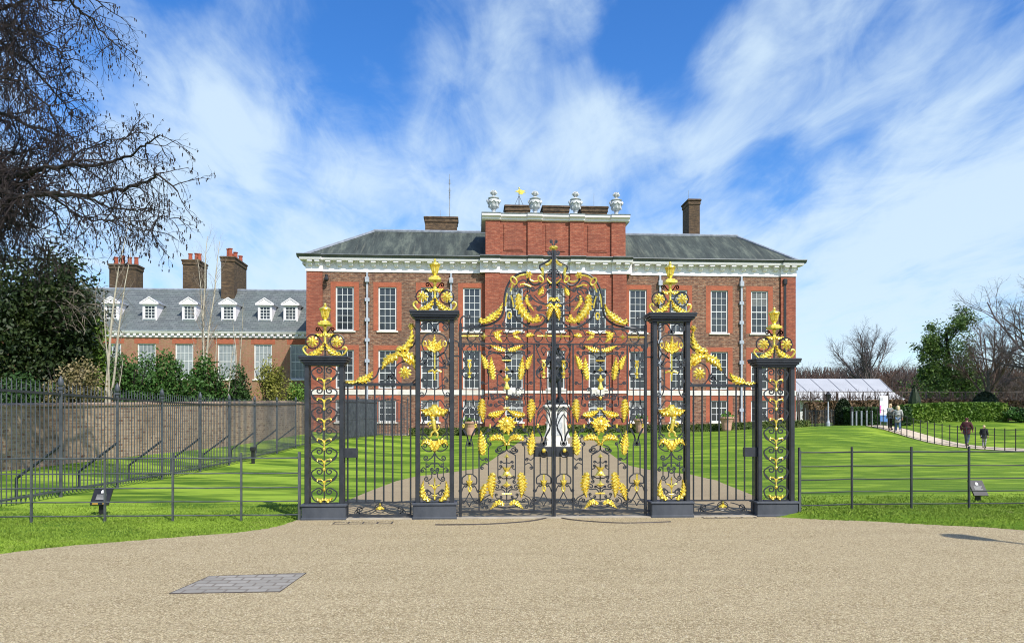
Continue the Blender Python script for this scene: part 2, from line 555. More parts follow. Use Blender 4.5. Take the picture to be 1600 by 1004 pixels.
    # --- misc
    M['marquee'] = M_noise('marquee_canvas', (0.36, 0.37, 0.39), (0.42, 0.43, 0.45), 0.6, 0.6)
    M['marquee_seam'] = M_noise('marquee_seam', (0.28, 0.29, 0.31), (0.36, 0.36, 0.38), 1, 0.6)
    M['marquee_wall'] = M_noise('marquee_wall', (0.55, 0.55, 0.56), (0.70, 0.70, 0.70), 0.6, 0.5)
    M['banner_white'] = M_noise('banner_white', (0.72, 0.72, 0.74), (0.82, 0.82, 0.83), 1, 0.5)
    M['banner_pink'] = M_noise('banner_pink', (0.62, 0.13, 0.42), (0.70, 0.20, 0.50), 2, 0.5)
    M['banner_blue'] = M_noise('banner_blue', (0.06, 0.16, 0.38), (0.10, 0.22, 0.46), 2, 0.5)
    M['banner_grey'] = M_noise('banner_grey', (0.35, 0.36, 0.38), (0.48, 0.48, 0.50), 2, 0.5)
    M['sign_black'] = M_noise('sign_black', (0.012, 0.012, 0.014), (0.028, 0.028, 0.03), 4, 0.3)
    M['sign_text'] = M_noise('sign_grey_text', (0.22, 0.22, 0.21), (0.32, 0.32, 0.31), 30, 0.5)
    M['sign_white'] = M_noise('sign_white', (0.7, 0.7, 0.68), (0.8, 0.8, 0.78), 10, 0.5)
    M['sign_yellow'] = M_noise('sign_yellow', (0.7, 0.4, 0.03), (0.8, 0.5, 0.05), 10, 0.5)
    M['skin'] = M_noise('skin', (0.48, 0.27, 0.19), (0.56, 0.33, 0.24), 8, 0.5)
    M['hair_blond'] = M_noise('blond_hair', (0.50, 0.36, 0.19), (0.72, 0.56, 0.34), 20, 0.5)
    M['hair_dark'] = M_noise('dark_hair', (0.015, 0.011, 0.010), (0.04, 0.03, 0.025), 20, 0.5)
    M['hair_grey'] = M_noise('grey_hair', (0.25, 0.24, 0.22), (0.4, 0.38, 0.35), 20, 0.5)
    M['coat_grey'] = M_noise('grey_coat', (0.13, 0.145, 0.14), (0.26, 0.27, 0.26), 6, 0.85)
    M['coat_pale'] = M_noise('pale_coat', (0.24, 0.245, 0.235), (0.46, 0.46, 0.44), 7, 0.85)
    M['coat_maroon'] = M_noise('maroon_coat', (0.045, 0.012, 0.016), (0.085, 0.022, 0.028), 6, 0.85)
    M['coat_black'] = M_noise('black_coat', (0.010, 0.011, 0.014), (0.025, 0.026, 0.03), 6, 0.8)
    M['jeans'] = M_noise('blue_jeans', (0.06, 0.11, 0.20), (0.12, 0.20, 0.34), 9, 0.85)
    M['jeans_dark'] = M_noise('dark_jeans', (0.03, 0.045, 0.07), (0.06, 0.08, 0.12), 9, 0.85)
    M['trousers_black'] = M_noise('black_trousers', (0.008, 0.008, 0.01), (0.018, 0.018, 0.02), 9, 0.85)
    M['trousers_grey'] = M_noise('grey_trousers', (0.22, 0.23, 0.25), (0.34, 0.35, 0.37), 9, 0.85)
    M['shoe_white'] = M_noise('white_shoe', (0.6, 0.6, 0.6), (0.75, 0.75, 0.75), 9, 0.6)


make_materials()

# ------------------------------------------------------------------ terrain
YG = 12.77
GC = at(865, 800, YG)[0]


def sstep(a, b, x):
    t = np.clip((x - a) / (b - a), 0, 1)
    return t * t * (3 - 2 * t)


NEAR = [(1353, 665, 48), (1389, 672.5, 46), (1422, 684, 45), (1450, 692, 44.5), (1485, 697.5, 44), (1537, 702, 43), (1600, 705, 42)]
FAR = [(1375, 664, 51), (1410, 669, 49), (1436, 676, 48), (1465, 685, 47.5), (1494, 692, 47), (1520, 696, 46.5), (1600, 701, 45)]
ctrl = []
for x in (-60, -25, -12, 0, 12, 25, 60):
    for y in (-30, 0, 12):
        ctrl.append((x, y, 0.0))
for px, py, s in [(95, 776, 16.4), (462, 700, 38.6), (0, 735, 23.9), (450, 681, 45), (640, 680, 52), (588, 681, 51), (870, 676, 51.5), (1100, 674, 52.5),
                  (1255, 667, 54), (868, 697, 40), (1450, 658, 58), (1560, 658, 58), (1640, 659, 58), (1410, 661, 58), (1310, 667, 52), (500, 690, 42.5)] + NEAR + FAR:
    ctrl.append(ats(px, py, s))
for x in (-80, -40, 0, 40, 80, 120):
    for y in (75, 140, 260):
        ctrl.append((x, y, 1.5))
for y in (30, 45, 60):
    ctrl.append((-45, y, 0.9))
    ctrl.append((75, y, 0.8))
ctrl.append((-20, 30, 0.6))
ctrl.append((-16, 55, 1.2))
CT = np.array(ctrl)


def _tps(X, Y):
    d = np.hypot(X[..., None] - CT[:, 0], Y[..., None] - CT[:, 1]) + 1e-9
    return d * d * np.log(d)


_n = len(CT)
_A = np.zeros((_n + 3, _n + 3))
_A[:_n, :_n] = _tps(CT[:, 0], CT[:, 1]) + np.eye(_n) * 2.0
_A[:_n, _n:] = np.c_[np.ones(_n), CT[:, :2]]
_A[_n:, :_n] = _A[:_n, _n:].T
_w = np.linalg.solve(_A, np.r_[CT[:, 2], 0, 0, 0])


def hz(X, Y):
    X = np.asarray(X, float)
    Y = np.asarray(Y, float)
    z = _tps(X, Y) @ _w[:_n] + _w[_n] + _w[_n + 1] * X + _w[_n + 2] * Y
    z = z * sstep(12.5, 20, Y)
    z = np.clip(z, -1.5, 3.5)
    edge = 12.2 - (X - 5.87) * 0.44
    bank = 0.10 * sstep(0.02, 0.45, Y - edge) * sstep(5.0, 5.8, X) * (1 - sstep(14, 22, Y))
    return z + bank


def h(x, y):
    return float(hz(np.array([x]), np.array([y]))[0])


def gnd(px, py, smax=75):
    prev = None
    s = 4.0
    while s < smax:
        X, Y, Z = ats(px, py, s)
        if Z <= h(X, Y):
            lo, hi = s - 0.4, s
            for _ in range(14):
                mid = (lo + hi) / 2
                X, Y, Z = ats(px, py, mid)
                if Z <= h(X, Y):
                    hi = mid
                else:
                    lo = mid
            X, Y, Z = ats(px, py, hi)
            return (X, Y, h(X, Y))
        s += 0.4
    X, Y, Z = ats(px, py, smax)
    return (X, Y, h(X, Y))


def gs(px, s):
    X, Y, _ = ats(px, 660, s)
    return (X, Y, h(X, Y))


def axis(parts):
    out = []
    for a, b, st in parts:
        out += list(np.arange(a, b, st))
    return np.array(out + [parts[-1][1]])


def sheet(name, xs, ys, mat, dz=0.0):
    XX, YY = np.meshgrid(xs, ys)
    ZZ = hz(XX, YY) + dz
    mb = MB()
    mb.v = list(map(tuple, np.c_[XX.ravel(), YY.ravel(), ZZ.ravel()].tolist()))
    w = len(xs)
    mb.f = [(j * w + i, j * w + i + 1, (j + 1) * w + i + 1, (j + 1) * w + i) for j in range(len(ys) - 1) for i in range(w - 1)]
    o = build(mb, name, mat, smooth=True)
    o['kind'] = 'structure'
    return o


sheet('lawn', axis([(-300, -60, 20), (-60, -24, 3), (-24, 4.8, 0.6), (4.8, 13.2, 0.2), (13.2, 45, 0.6), (45, 80, 3), (80, 400, 20)]),
      axis([(-60, -8, 6), (-8, 8, 1.0), (8, 13.4, 0.1), (13.4, 62, 0.54), (62, 100, 4), (100, 500, 25)]), MAT['lawn'])


def resample(pts, n):
    P = np.array(pts, float)
    d = np.r_[0, np.cumsum(np.linalg.norm(np.diff(P, axis=0), axis=1))]
    t = np.linspace(0, d[-1], n)
    return np.c_[[np.interp(t, d, P[:, k]) for k in range(P.shape[1])]].T


def ribbon(name, L, Rr, mat, dz, rows=120, cols=14):
    """terrain-following sheet between two ground polylines"""
    A = resample([p[:2] for p in L], rows)
    B = resample([p[:2] for p in Rr], rows)
    t = np.linspace(0, 1, cols)
    XY = A[:, None, :] * (1 - t)[None, :, None] + B[:, None, :] * t[None, :, None]
    Z = hz(XY[..., 0], XY[..., 1]) + dz
    mb = MB()
    mb.v = list(map(tuple, np.c_[XY.reshape(-1, 2), Z.reshape(-1, 1)].tolist()))
    mb.f = [(j * cols + i, j * cols + i + 1, (j + 1) * cols + i + 1, (j + 1) * cols + i) for j in range(rows - 1) for i in range(cols - 1)]
    o = build(mb, name, mat, smooth=True)
    o['kind'] = 'structure'
    return o


# forecourt gravel (flat)
LEDGE = [gnd(x, y)[:2] for x, y in [(0, 866), (100, 854), (200, 846), (300, 838), (370, 833), (420, 826), (450, 818), (472, 811)]]
REDGE = [ats(x, y, (EYE - 0.012) * F / (y - HY))[:2] for x, y in [(1246, 806), (1262, 810), (1300, 812), (1350, 813), (1400, 816), (1470, 820), (1540, 823), (1600, 828)]]


def rough_edge(pts, n, a):
    P = resample(pts, n)
    out = []
    for i, p in enumerate(P):
        out.append((p[0] + R.uniform(-a, a), p[1] + R.uniform(-a, a)))
    return out


le = rough_edge(LEDGE, 70, 0.025)
re_ = rough_edge(REDGE, 70, 0.025)
outline = [(-60, -30), (-60, -12), (-16, 3.5)] + le + [(GC - 3.6, YG + 0.12), (GC + 3.6, YG + 0.12)] + re_ + [(12, 9.2), (20, 4), (60, -10), (60, -30)]
o = build(MB().poly(outline, 0.012), 'gravel_forecourt', MAT['gravel'])
o['kind'] = 'structure'
# drive behind the gates
LD = {806: 492, 795: 515, 782: 545, 766: 583, 752: 620, 745: 650, 738: 708, 732: 748, 722: 764, 710: 781, 700: 798, 690: 812, 682: 822}
RD = {806: 1238, 795: 1215, 781: 1190, 771: 1167, 751: 1119, 742: 1079, 734: 1011, 728: 984, 718: 966, 710: 955, 700: 944, 690: 930, 682: 920}
dl = [(GC - 3.9, YG + 0.05)] + [gnd(x, y) for y, x in list(LD.items())[1:]]
dr = [(GC + 3.9, YG + 0.05)] + [gnd(x, y) for y, x in list(RD.items())[1:]]
ribbon('drive', dl, dr, MAT['drive'], 0.024, 160, 40)
# side path on the right
ribbon('side_path', [ats(*p) for p in NEAR] + [(60, 36)], [ats(*p) for p in FAR] + [(62, 39)], MAT['path'], 0.03, 120, 8)
# gravel walk along the palace front
ribbon('terrace_path', [(-6, 51.9), (25, 53.0)], [(-6, 54.2), (25, 54.2)], MAT['path'], 0.03, 60, 6)
# stone threshold under the gates
tb = MB().box(GC - 3.55, GC + 3.55, YG - 0.16, YG + 0.16, -0.05, 0.028)
o = build(tb, 'threshold', MAT['kerb']); o['kind'] = 'structure'
# patch of stone setts in the gravel
pc = [gnd(x, y)[:2] for x, y in [(265, 929), (437, 926), (478, 897), (327, 902)]]
pm = MB()
a, b_, c_, d_ = [Vector((p[0], p[1], 0)) for p in pc]
pm.poly([(p[0], p[1]) for p in pc], 0.018)
o = build(pm, 'stone_paving', MAT['paving'], org=(pc[0][0], pc[0][1], 0)); o['kind'] = 'structure'
fm = MB()
fm.tube([(p[0], p[1], 0.012) for p in pc + [pc[0]]], 0.009, 6)
o = build(fm, 'paving_edge', MAT['rail_iron'], org=(pc[0][0], pc[0][1], 0)); o['kind'] = 'structure'
# ================================================================== THE GILDED IRON GATES
def gl(px, py):
    """photo pixel (left half of the gate) -> (distance from the gate centre, height)"""
    X, Y, Z = at(px, py, YG)
    return (GC - X, Z)


def Zm(ox, oy, k):
    return lambda x, y: gl(ox + x / k, oy + y / k)


Z1 = Zm(440, 360, 4.182)
Z2 = Zm(440, 580, 4.182)
Z3 = Zm(700, 360, 4.182)
Z4 = Zm(700, 580, 4.182)
Z5 = Zm(745, 620, 5.288)
Z6 = Zm(745, 500, 7.168)
Z7 = Zm(760, 370, 5.906)
IRON, GOLD = MAT['iron'], MAT['gold']


def cr(pts, n=6):
    """Catmull-Rom through 2-D points"""
    P = [Vector(p) for p in pts]
    if len(P) < 3:
        return [tuple(P[0].lerp(P[-1], i / n)) for i in range(n + 1)]
    P = [P[0] * 2 - P[1]] + P + [P[-1] * 2 - P[-2]]
    out = []
    for i in range(1, len(P) - 2):
        for j in range(n):
            t = j / n
            a, b, c, d = P[i - 1], P[i], P[i + 1], P[i + 2]
            q = 0.5 * ((2 * b) + (c - a) * t + (2 * a - 5 * b + 4 * c - d) * t * t + (3 * b - a - 3 * c + d) * t ** 3)
            out.append(tuple(q))
    out.append(tuple(P[-2]))
    return out


def curl(p, hd, Rr, sg, turns=1.35):
    out = []
    n = int(turns * 15)
    x, z = p
    for i in range(n):
        r = Rr * (1 - 0.82 * i / n)
        st = r * 2 * PI * turns / n
        hd += sg * 2 * PI * turns / n
        x += st * math.cos(hd)
        z += st * math.sin(hd)
        out.append((x, z))
    return out


def scroll(pts, c0=None, c1=None, n=6, turns=1.35):
    """smooth bar with optional spiral ends: c = (radius, turning sign)"""
    P = cr(pts, n)
    if c1:
        a, b = P[-2], P[-1]
        P = P + curl(b, math.atan2(b[1] - a[1], b[0] - a[0]), c1[0], c1[1], turns)
    if c0:
        a, b = P[1], P[0]
        P = curl(b, math.atan2(b[1] - a[1], b[0] - a[0]), c0[0], c0[1], turns)[::-1] + P
    return P


class Side:
    """one half of the gate group; m=-1 left, +1 right"""
    def __init__(self, m):
        self.m = m

    def p(self, q, y=0.0):
        return (GC + self.m * q[0], YG + y, q[1])

    def bar(self, mb, pts, r=0.011, y=0.0, n=4, dc=None):
        r = [q_ * 1.15 for q_ in r] if isinstance(r, list) else (r * 1.4 if r < 0.0125 else r * 1.1)
        mb.tube([self.p(q, y) for q in pts], r, n)
        if dc is not None:
            mb.tube([self.p((2 * dc - q[0], q[1]), y) for q in pts], r, n)

    def box(self, mb, d0, d1, y0, y1, z0, z1, b=None):
        x0, x1 = sorted((GC + self.m * d0, GC + self.m * d1))
        if b:
            mb.cbox(x0, x1, YG + y0, YG + y1, z0, z1, b)
        else:
            mb.box(x0, x1, YG + y0, YG + y1, z0, z1)

    def leaf(self, parent, spine, w, lobes=5, dc=None, y=-0.03, name='gilt_leaf', prof=0.55, n=None, both=True, relief=1.0):
        """acanthus leaf: serrated lobes, raised midrib; spine [(d,z)] from base to tip"""
        lobes = int(lobes * 1.4 + 0.5)
        w = w * 0.90
        n = n or lobes * 5
        P = resample(cr(spine, 6), n + 1)
        res = []
        for mir in ([False, True] if dc is not None and both else [False]):
            front, back = [], []
            for i in range(n + 1):
                t = i / n
                a = P[max(i - 1, 0)]
                b = P[min(i + 1, n)]
                tg = np.array(b) - np.array(a)
                tg = tg / (np.linalg.norm(tg) + 1e-9)
                nm = np.array([-tg[1], tg[0]])
                env = w * 1.12 * (0.55 + 0.45 * math.sin(PI * min(t / 0.5, 1) / 2)) * (1 - max(0, (t - 0.30) / 0.70) ** 1.35)
                f = (t * lobes) % 1.0
                lobs = []
                for ph in (0.0, 0.5):
                    ff = (t * lobes + ph) % 1.0
                    lobs.append(0.60 + 0.40 * (math.sin(PI * min(1, ff * 1.2)) ** 0.8 if ff < 0.83 else 0.0))
                sw = tg * (env + 0.003) * 0.50
                rr = relief * min(0.035, w * 0.55)
                c = P[i]
                hump = rr * (0.25 + 0.95 * math.sin(PI * f))
                row = []
                for s_, yy in ((-1, 0.0), (-0.55, -hump), (0, -rr * 0.75), (0.55, -hump), (1, 0.0)):
                    wid = env * lobs[0 if s_ < 0 else 1] + 0.003
                    q = c + nm * wid * s_ + sw * abs(s_) * (wid / (env + 0.003))
                    row.append((q[0], q[1], yy))
                front.append(row)
            mb = MB()
            vs = []
            for row in front:
                for (d, z, yy) in row:
                    if mir:
                        d = 2 * dc - d
                    vs.append(self.p((d, z), y + yy))
            for row in front:
                for k_ in (0, 4):
                    d, z, yy = row[k_]
                    if mir:
                        d = 2 * dc - d
                    vs.append(self.p((d, z), y + 0.016))
            fs = []
            nb = 5 * (n + 1)
            for i in range(n):
                for k_ in range(4):
                    fs.append((i * 5 + k_, i * 5 + k_ + 1, (i + 1) * 5 + k_ + 1, (i + 1) * 5 + k_))
                bl, br = nb + 2 * i, nb + 2 * i + 1
                fs.append((bl, bl + 2, br + 2, br))
                fs.append((i * 5, (i + 1) * 5, bl + 2, bl))
                fs.append((i * 5 + 4, br, br + 2, (i + 1) * 5 + 4))
            mb.add(vs, fs)
            res.append(build(mb, name, GOLD, parent, smooth=False))
        return res

    def rosette(self, mb, c, r, petals=8, y=-0.035):
        """gilt rosette: petals round a boss"""
        cx, cz = c
        for ring, (r0, k) in enumerate(((r, petals), (r * 0.6, petals - 2))):
            for i in range(k):
                a = 2 * PI * i / k + ring * 0.3
                da = PI / k * 0.9
                y0 = y - ring * 0.012
                pts = [(0.15, 0, -0.012), (0.65, da, -0.006), (1.0, da * 0.45, 0.0), (1.0, -da * 0.45, 0.0), (0.65, -da, -0.006)]
                vs = [self.p((cx + r0 * q * math.cos(a + w_), cz + r0 * q * math.sin(a + w_)), y0 + yy) for q, w_, yy in pts]
                vs.append(self.p((cx + r0 * 0.6 * math.cos(a), cz + r0 * 0.6 * math.sin(a)), y0 - 0.022))
                mb.add(vs, [(0, 1, 5), (1, 2, 5), (2, 3, 5), (3, 4, 5), (4, 0, 5), (4, 3, 2, 1, 0)])
        q = self.p((cx, cz), y - 0.02)
        mb.ell(q, r * 0.24, 0.02, r * 0.24, 8, 5)

    def ring(self, mb, c, rx, rz, t=0.010, y=-0.012, tilt=0.0, n=14):
        P = []
        for i in range(n + 1):
            a = 2 * PI * i / n
            dx, dz = rx * math.cos(a), rz * math.sin(a)
            P.append((c[0] + dx * math.cos(tilt) - dz * math.sin(tilt), c[1] + dx * math.sin(tilt) + dz * math.cos(tilt)))
        mb.tube([self.p(q, y) for q in P], t, 5, caps=False)

    def flat(self, mb, outline, y0=-0.03, y1=0.0, ridge=0.02):
        """cushion-shaped flat motif from a 2-D outline"""
        cx = sum(q[0] for q in outline) / len(outline)
        cz = sum(q[1] for q in outline) / len(outline)
        n = len(outline)
        vs = [self.p(q, y1) for q in outline] + [self.p((cx + (q[0] - cx) * 0.72, cz + (q[1] - cz) * 0.72), y0) for q in outline] + [self.p((cx, cz), y0 - ridge)]
        fs = []
        for i in range(n):
            j = (i + 1) % n
            fs.append((i, j, n + j, n + i))
            fs.append((n + i, n + j, 2 * n))
        fs.append(tuple(range(n - 1, -1, -1)))
        mb.add(vs, fs)


def U(p):
    """pixels at the gate -> metres"""
    return p / 90.0


PXU = 1 / 90.0

# ---------------------------------------------------------------- finial on a pier
def finial(S, parent, dc, z0):
    """gilt finial standing on a pier cap, measured from the left tall pier (zoom-1 units, base y=520)"""
    k = 1 / (4.182 * 91.0)
    def q(x, y):
        return (dc + (x) * k, z0 + (520 - y) * k)
    ir = MB()
    S.bar(ir, [q(0, 520), q(0, 320)], 0.014)
    for sx in (1,):
        S.bar(ir, scroll([q(15, 440), q(40, 400), q(75, 380)], None, None), 0.009, dc=dc)
    for sgn in (1, -1):
        rg = MB()
        S.ring(rg, q(sgn * 78, 422), 46 * k, 46 * k, 0.011, 0.0)
        build(rg, 'rosette_ring', IRON, parent)
        S.bar(ir, scroll([q(5, 370), q(22, 355), q(36, 335)], None, (14 * k, -1), turns=1.2), 0.008, dc=dc)
    build(ir, 'scrollwork', IRON, parent)
    # base C-scrolls with acanthus
    S.leaf(parent, [q(105, 510), q(62, 500), q(28, 475), q(6, 430)], 27 * k, 4, dc=dc)
    for mir in (0, 1):
        g = MB()
        pts_ = scroll([q(30, 515), q(80, 516), q(115, 508), q(138, 480)], None, (19 * k, 1), turns=0.7)
        S.bar(g, [(2 * dc - a_, b_) for a_, b_ in pts_] if mir else pts_, 0.016, y=-0.01, n=6)
        build(g, 'gilt_scroll', GOLD, parent)
    for sgn in (1, -1):
        g = MB()
        S.rosette(g, q(sgn * 78, 424), 37 * k)
        build(g, 'rosette', GOLD, parent)
    S.leaf(parent, [q(0, 372), q(28, 382), q(62, 372)], 13 * k, 3, dc=dc)
    # stem, plate, fluted vase and cap
    g = MB()
    x, y, _ = S.p(q(0, 0))
    zz = lambda v: z0 + (520 - v) * k
    g.lathe([(0.02, zz(436)), (0.035, zz(430)), (0.018, zz(420)), (0.022, zz(400)), (0.036, zz(365)), (0.02, zz(340)), (0.04, zz(330)), (0.02, zz(320))], (x, y, 0), 10)
    build(g, 'gilt_stem', GOLD, parent, smooth=True)
    g = MB()
    w = 40 * k
    g.cbox(x - w, x + w, y - w, y + w, zz(317), zz(300), 0.008)
    g.cbox(x - w * .7, x + w * .7, y - w * .7, y + w * .7, zz(300), zz(290), 0.006)
    prof = [(14, 290), (10, 282), (16, 272), (22, 262), (29, 232), (33, 222), (35, 216), (38, 214), (36, 208), (26, 202), (14, 196), (9, 190)]
    vs, nn = [], 24
    for r, v in prof:
        for i in range(nn):
            fl = 1.0 if v < 218 or v > 270 else (1.0 if i % 2 else 0.80)
            a = 2 * PI * i / nn
            vs.append((x + r * k * fl * math.cos(a), y + r * k * fl * math.sin(a), zz(v)))
    fs = [(i * nn + j, i * nn + (j + 1) % nn, (i + 1) * nn + (j + 1) % nn, (i + 1) * nn + j) for i in range(len(prof) - 1) for j in range(nn)]
    g.add(vs, fs)
    g.ell((x, y, zz(182)), 9 * k, 9 * k, 11 * k, 10, 6)
    build(g, 'gilt_vase', GOLD, parent)


def pier_shell(S, root, dc, hw, zcap0, zcap1, capw, plz, plw, pw=0.037):
    """plinth, four posts, cap; openwork between"""
    mb = MB()
    S.box(mb, dc - plw, dc + plw, -0.16, 0.16, -0.02, plz, 0.012)
    S.box(mb, dc - plw - 0.018, dc + plw + 0.018, -0.178, 0.178, plz, plz + 0.035, 0.01)
    S.box(mb, dc - plw - 0.012, dc + plw + 0.012, -0.172, 0.172, -0.02, 0.05, 0.01)
    build(mb, 'plinth', MAT['plinth'], root)
    for sx in (-1, 1):
        for yy in (-0.105, 0.095 - 2 * pw):
            mb = MB()
            c = dc + sx * (hw - pw)
            S.box(mb, c - pw, c + pw, yy, yy + 2 * pw, plz + 0.035, zcap0, 0.008)
            build(mb, 'post', IRON, root)
    mb = MB()
    yb0, yb1 = -0.125, 0.125
    S.box(mb, dc - hw - 0.01, dc + hw + 0.01, yb0 - 0.01, yb1 + 0.01, zcap0, zcap0 + 0.03)
    e = (capw - hw)
    zc = zcap1 - zcap0
    for f0, f1, ex in ((0.03, 0.30 * zc, 0.35), (0.30 * zc, 0.55 * zc, 0.62), (0.55 * zc, 0.78 * zc, 0.9), (0.78 * zc, zc, 1.0)):
        S.box(mb, dc - hw - e * ex, dc + hw + e * ex, yb0 - e * ex, yb1 + e * ex, zcap0 + f0, zcap0 + f1, 0.008)
    build(mb, 'cap', IRON, root)


YF = -0.075   # front face plane of the pier panels


def tall_pier(S, label):
    dc = gl(679.5, 700)[0]
    root = empty('tall_gate_pier', S.p((dc, 0)), label, 'gate pier', 'tall gate piers')
    z1 = gl(680, 487)[1]
    z0 = gl(680, 501)[1]
    pz = gl(680, 787)[1]
    plw = U(33)
    pier_shell(S, root, dc, U(29.5), z0, z1, U(38), pz, plw)
    k = 1 / (4.182 * 91.0)
    q = lambda x, y: (dc + (x - 1000) * k, gl(680, 360 + y / 4.182)[1])       # zoom-1
    r = lambda x, y: (dc + (x - 992) * k, gl(680, 580 + y / 4.182)[1])        # zoom-2
    s = MB()
    y = YF
    # top scrolls
    S.bar(s, scroll([q(1000, 650), q(1030, 605), q(1075, 610)], (12 * k, 1), (24 * k, -1)), 0.010, y, dc=dc)
    S.bar(s, scroll([q(1000, 600), q(1040, 600), q(1082, 640)], None, None), 0.009, y, dc=dc)
    # oval round the palmette
    S.bar(s, scroll([q(1000, 672), q(1060, 690), q(1082, 745), q(1060, 800), q(1015, 830)], None, None), 0.010, y, dc=dc)
    S.bar(s, scroll([q(1015, 830), q(1060, 800), q(1083, 850)], None, (20 * k, 1)), 0.010, y, dc=dc)
    S.bar(s, [q(1000, 810), q(1000, 900), r(992, 190)], 0.010, y)
    S.bar(s, [q(915, 900), q(1085, 900)], 0.008, y)
    S.bar(s, scroll([q(1048, 900), r(1040, 60), r(1045, 130), r(1060, 160)], None, (17 * k, 1)), 0.009, y, dc=dc)
    S.bar(s, scroll([r(992, 195), r(1030, 190), r(1062, 235)], None, (18 * k, 1)), 0.009, y, dc=dc)
    # circle round the figure
    S.ring(s, r(992, 360), 82 * k, 88 * k, 0.010, y, n=24)
    S.bar(s, scroll([r(1075, 300), r(1060, 340), r(1078, 420)], None, None), 0.008, y, dc=dc)
    # below the brackets
    S.bar(s, scroll([r(1010, 520), r(1040, 520), r(1070, 500)], None, (20 * k, 1)), 0.010, y, dc=dc)
    S.bar(s, scroll([r(992, 530), r(1010, 560), r(1040, 580)], None, (17 * k, 1)), 0.010, y, dc=dc)
    S.bar(s, [r(992, 515), r(992, 630)], 0.012, y)
    S.bar(s, [r(1048, 590), r(1048, 695)], 0.008, y, dc=dc)
    S.bar(s, scroll([r(992, 640), r(1010, 660), r(1012, 690), r(1035, 712)], None, (16 * k, 1)), 0.009, y, dc=dc)
    S.bar(s, scroll([r(992, 735), r(1015, 745), r(1035, 720)], None, None), 0.008, y, dc=dc)
    S.bar(s, scroll([r(992, 840), r(1010, 825), r(1040, 815)], None, (22 * k, 1)), 0.010, y, dc=dc)
    S.bar(s, [r(915, 850), r(1070, 850)], 0.012, y)
    S.bar(s, [q(915, 597), q(1085, 597)], 0.012, y)
    # plain uprights on the far face of the pier
    for pts_, c1_ in (
            ([q(1000, 860), q(1025, 850), q(1050, 870)], (14, 1)), ([q(1000, 900), q(1025, 890), q(1060, 895)], (12, 1)), ([r(992, 120), r(1015, 110), r(1040, 90)], (13, -1)), ([r(1045, 60), r(1060, 40), r(1078, 55)], (10, -1)),
            ([r(992, 600), r(1015, 600), r(1030, 620)], (12, 1)), ([r(1048, 640), r(1065, 625), r(1080, 640)], (10, -1)), ([r(992, 670), r(975, 660), r(965, 640)], (10, -1)), ([r(1040, 300), r(1062, 310), r(1078, 290)], (11, 1)), ([r(1035, 420), r(1060, 410), r(1078, 430)], (12, -1)), ([q(1000, 745), q(1060, 860), q(1082, 880)], (9, 1)),
            ([r(992, 800), r(1015, 790), r(1035, 770)], (11, -1))):
        S.bar(s, scroll(pts_, None, (c1_[0] * k, c1_[1])), 0.0085, y, dc=dc)
    build(s, 'scrollwork', IRON, root)
    # gilt palmette with small rings
    for a, b in (((1000, 806), (1000, 682)), ((1002, 790), (1040, 715)), ((1002, 785), (1055, 760))):
        S.leaf(root, [q(*a), q((a[0] + b[0]) / 2 + 4, (a[1] + b[1]) / 2), q(*b)], 20 * k, 4, dc=(None if b[0] == 1000 else dc), y=y - 0.02)
    g = MB()
    for x in (935, 1065):
        rg = MB()
        S.ring(rg, q(x, 743), 11 * k, 17 * k, 0.010, y - 0.01)
        build(rg, 'gilt_ring', GOLD, root)
    S.bar(g, [q(1000, 810), q(1000, 905)], 0.013, y - 0.012, 5)
    build(g, 'gilt_stem', GOLD, root)
    g = MB()
    S.bar(g, [q(1000, 930), r(992, 60)], 0.013, y - 0.012, 5)
    S.bar(g, scroll([q(1000, 935), q(1015, 915), q(1042, 925)], None, None), 0.012, y - 0.012, 5, dc=dc)
    build(g, 'gilt_stem', GOLD, root)
    # canopy wings
    S.leaf(root, [r(992, 232), r(1035, 268), r(1082, 250)], 34 * k, 4, dc=dc, y=y - 0.02, prof=0.8)
    g = MB()
    S.flat(g, [r(975, 215), r(1010, 215), r(1015, 250), r(1022, 290), r(992, 300), r(962, 290), r(968, 250)], y - 0.05, y - 0.01)
    build(g, 'gilt_canopy', GOLD, root)
    # small rampant beast in gold: body, head, legs, tail
    g = MB()
    def T(pts, r0, r1, n=6):
        m_ = len(pts)
        P = cr([r(*p) for p in pts], 4)
        rr = [k * (r0 + (r1 - r0) * i / (len(P) - 1)) for i in range(len(P))]
        g.tube([S.p(p_, y - 0.03) for p_ in P], rr, n)
    T([(990, 392), (994, 365), (998, 335), (1000, 318)], 13, 17)
    T([(1000, 322), (1004, 305), (1012, 300)], 13, 12)
    c = S.p(r(1006, 303), y - 0.035)
    g.ell(c, 15 * k, 0.03, 13 * k, 8, 6)
    T([(1012, 302), (1022, 306)], 8, 5)
    T([(1004, 335), (1020, 330), (1034, 338), (1034, 350)], 7, 5)
    T([(998, 345), (1016, 352), (1028, 362)], 7, 5)
    T([(988, 388), (975, 400), (972, 418), (982, 428)], 9, 5)
    T([(996, 390), (1012, 402), (1014, 420), (1026, 426)], 9, 5)
    T([(985, 390), (968, 380), (962, 362), (970, 350)], 4, 4)
    build(g, 'gilt_beast', GOLD, root, smooth=True)
    # wing brackets
    S.leaf(root, [r(1000, 515), r(1020, 470), r(1055, 455), r(1080, 485)], 26 * k, 5, dc=dc, y=y - 0.02)
    g = MB()
    S.flat(g, [r(975, 450), r(1009, 450), r(1006, 500), r(1000, 525), r(984, 525), r(978, 500)], y - 0.04, y - 0.01)
    build(g, 'gilt_bud', GOLD, root)
    # foot leaves and little trident
    S.leaf(root, [r(1020, 842), r(1062, 815), r(1072, 760), r(1064, 708)], 24 * k, 5, dc=dc, y=y - 0.02)
    g = MB()
    S.bar(g, [r(992, 835), r(992, 705)], 0.010, y - 0.01, 5)
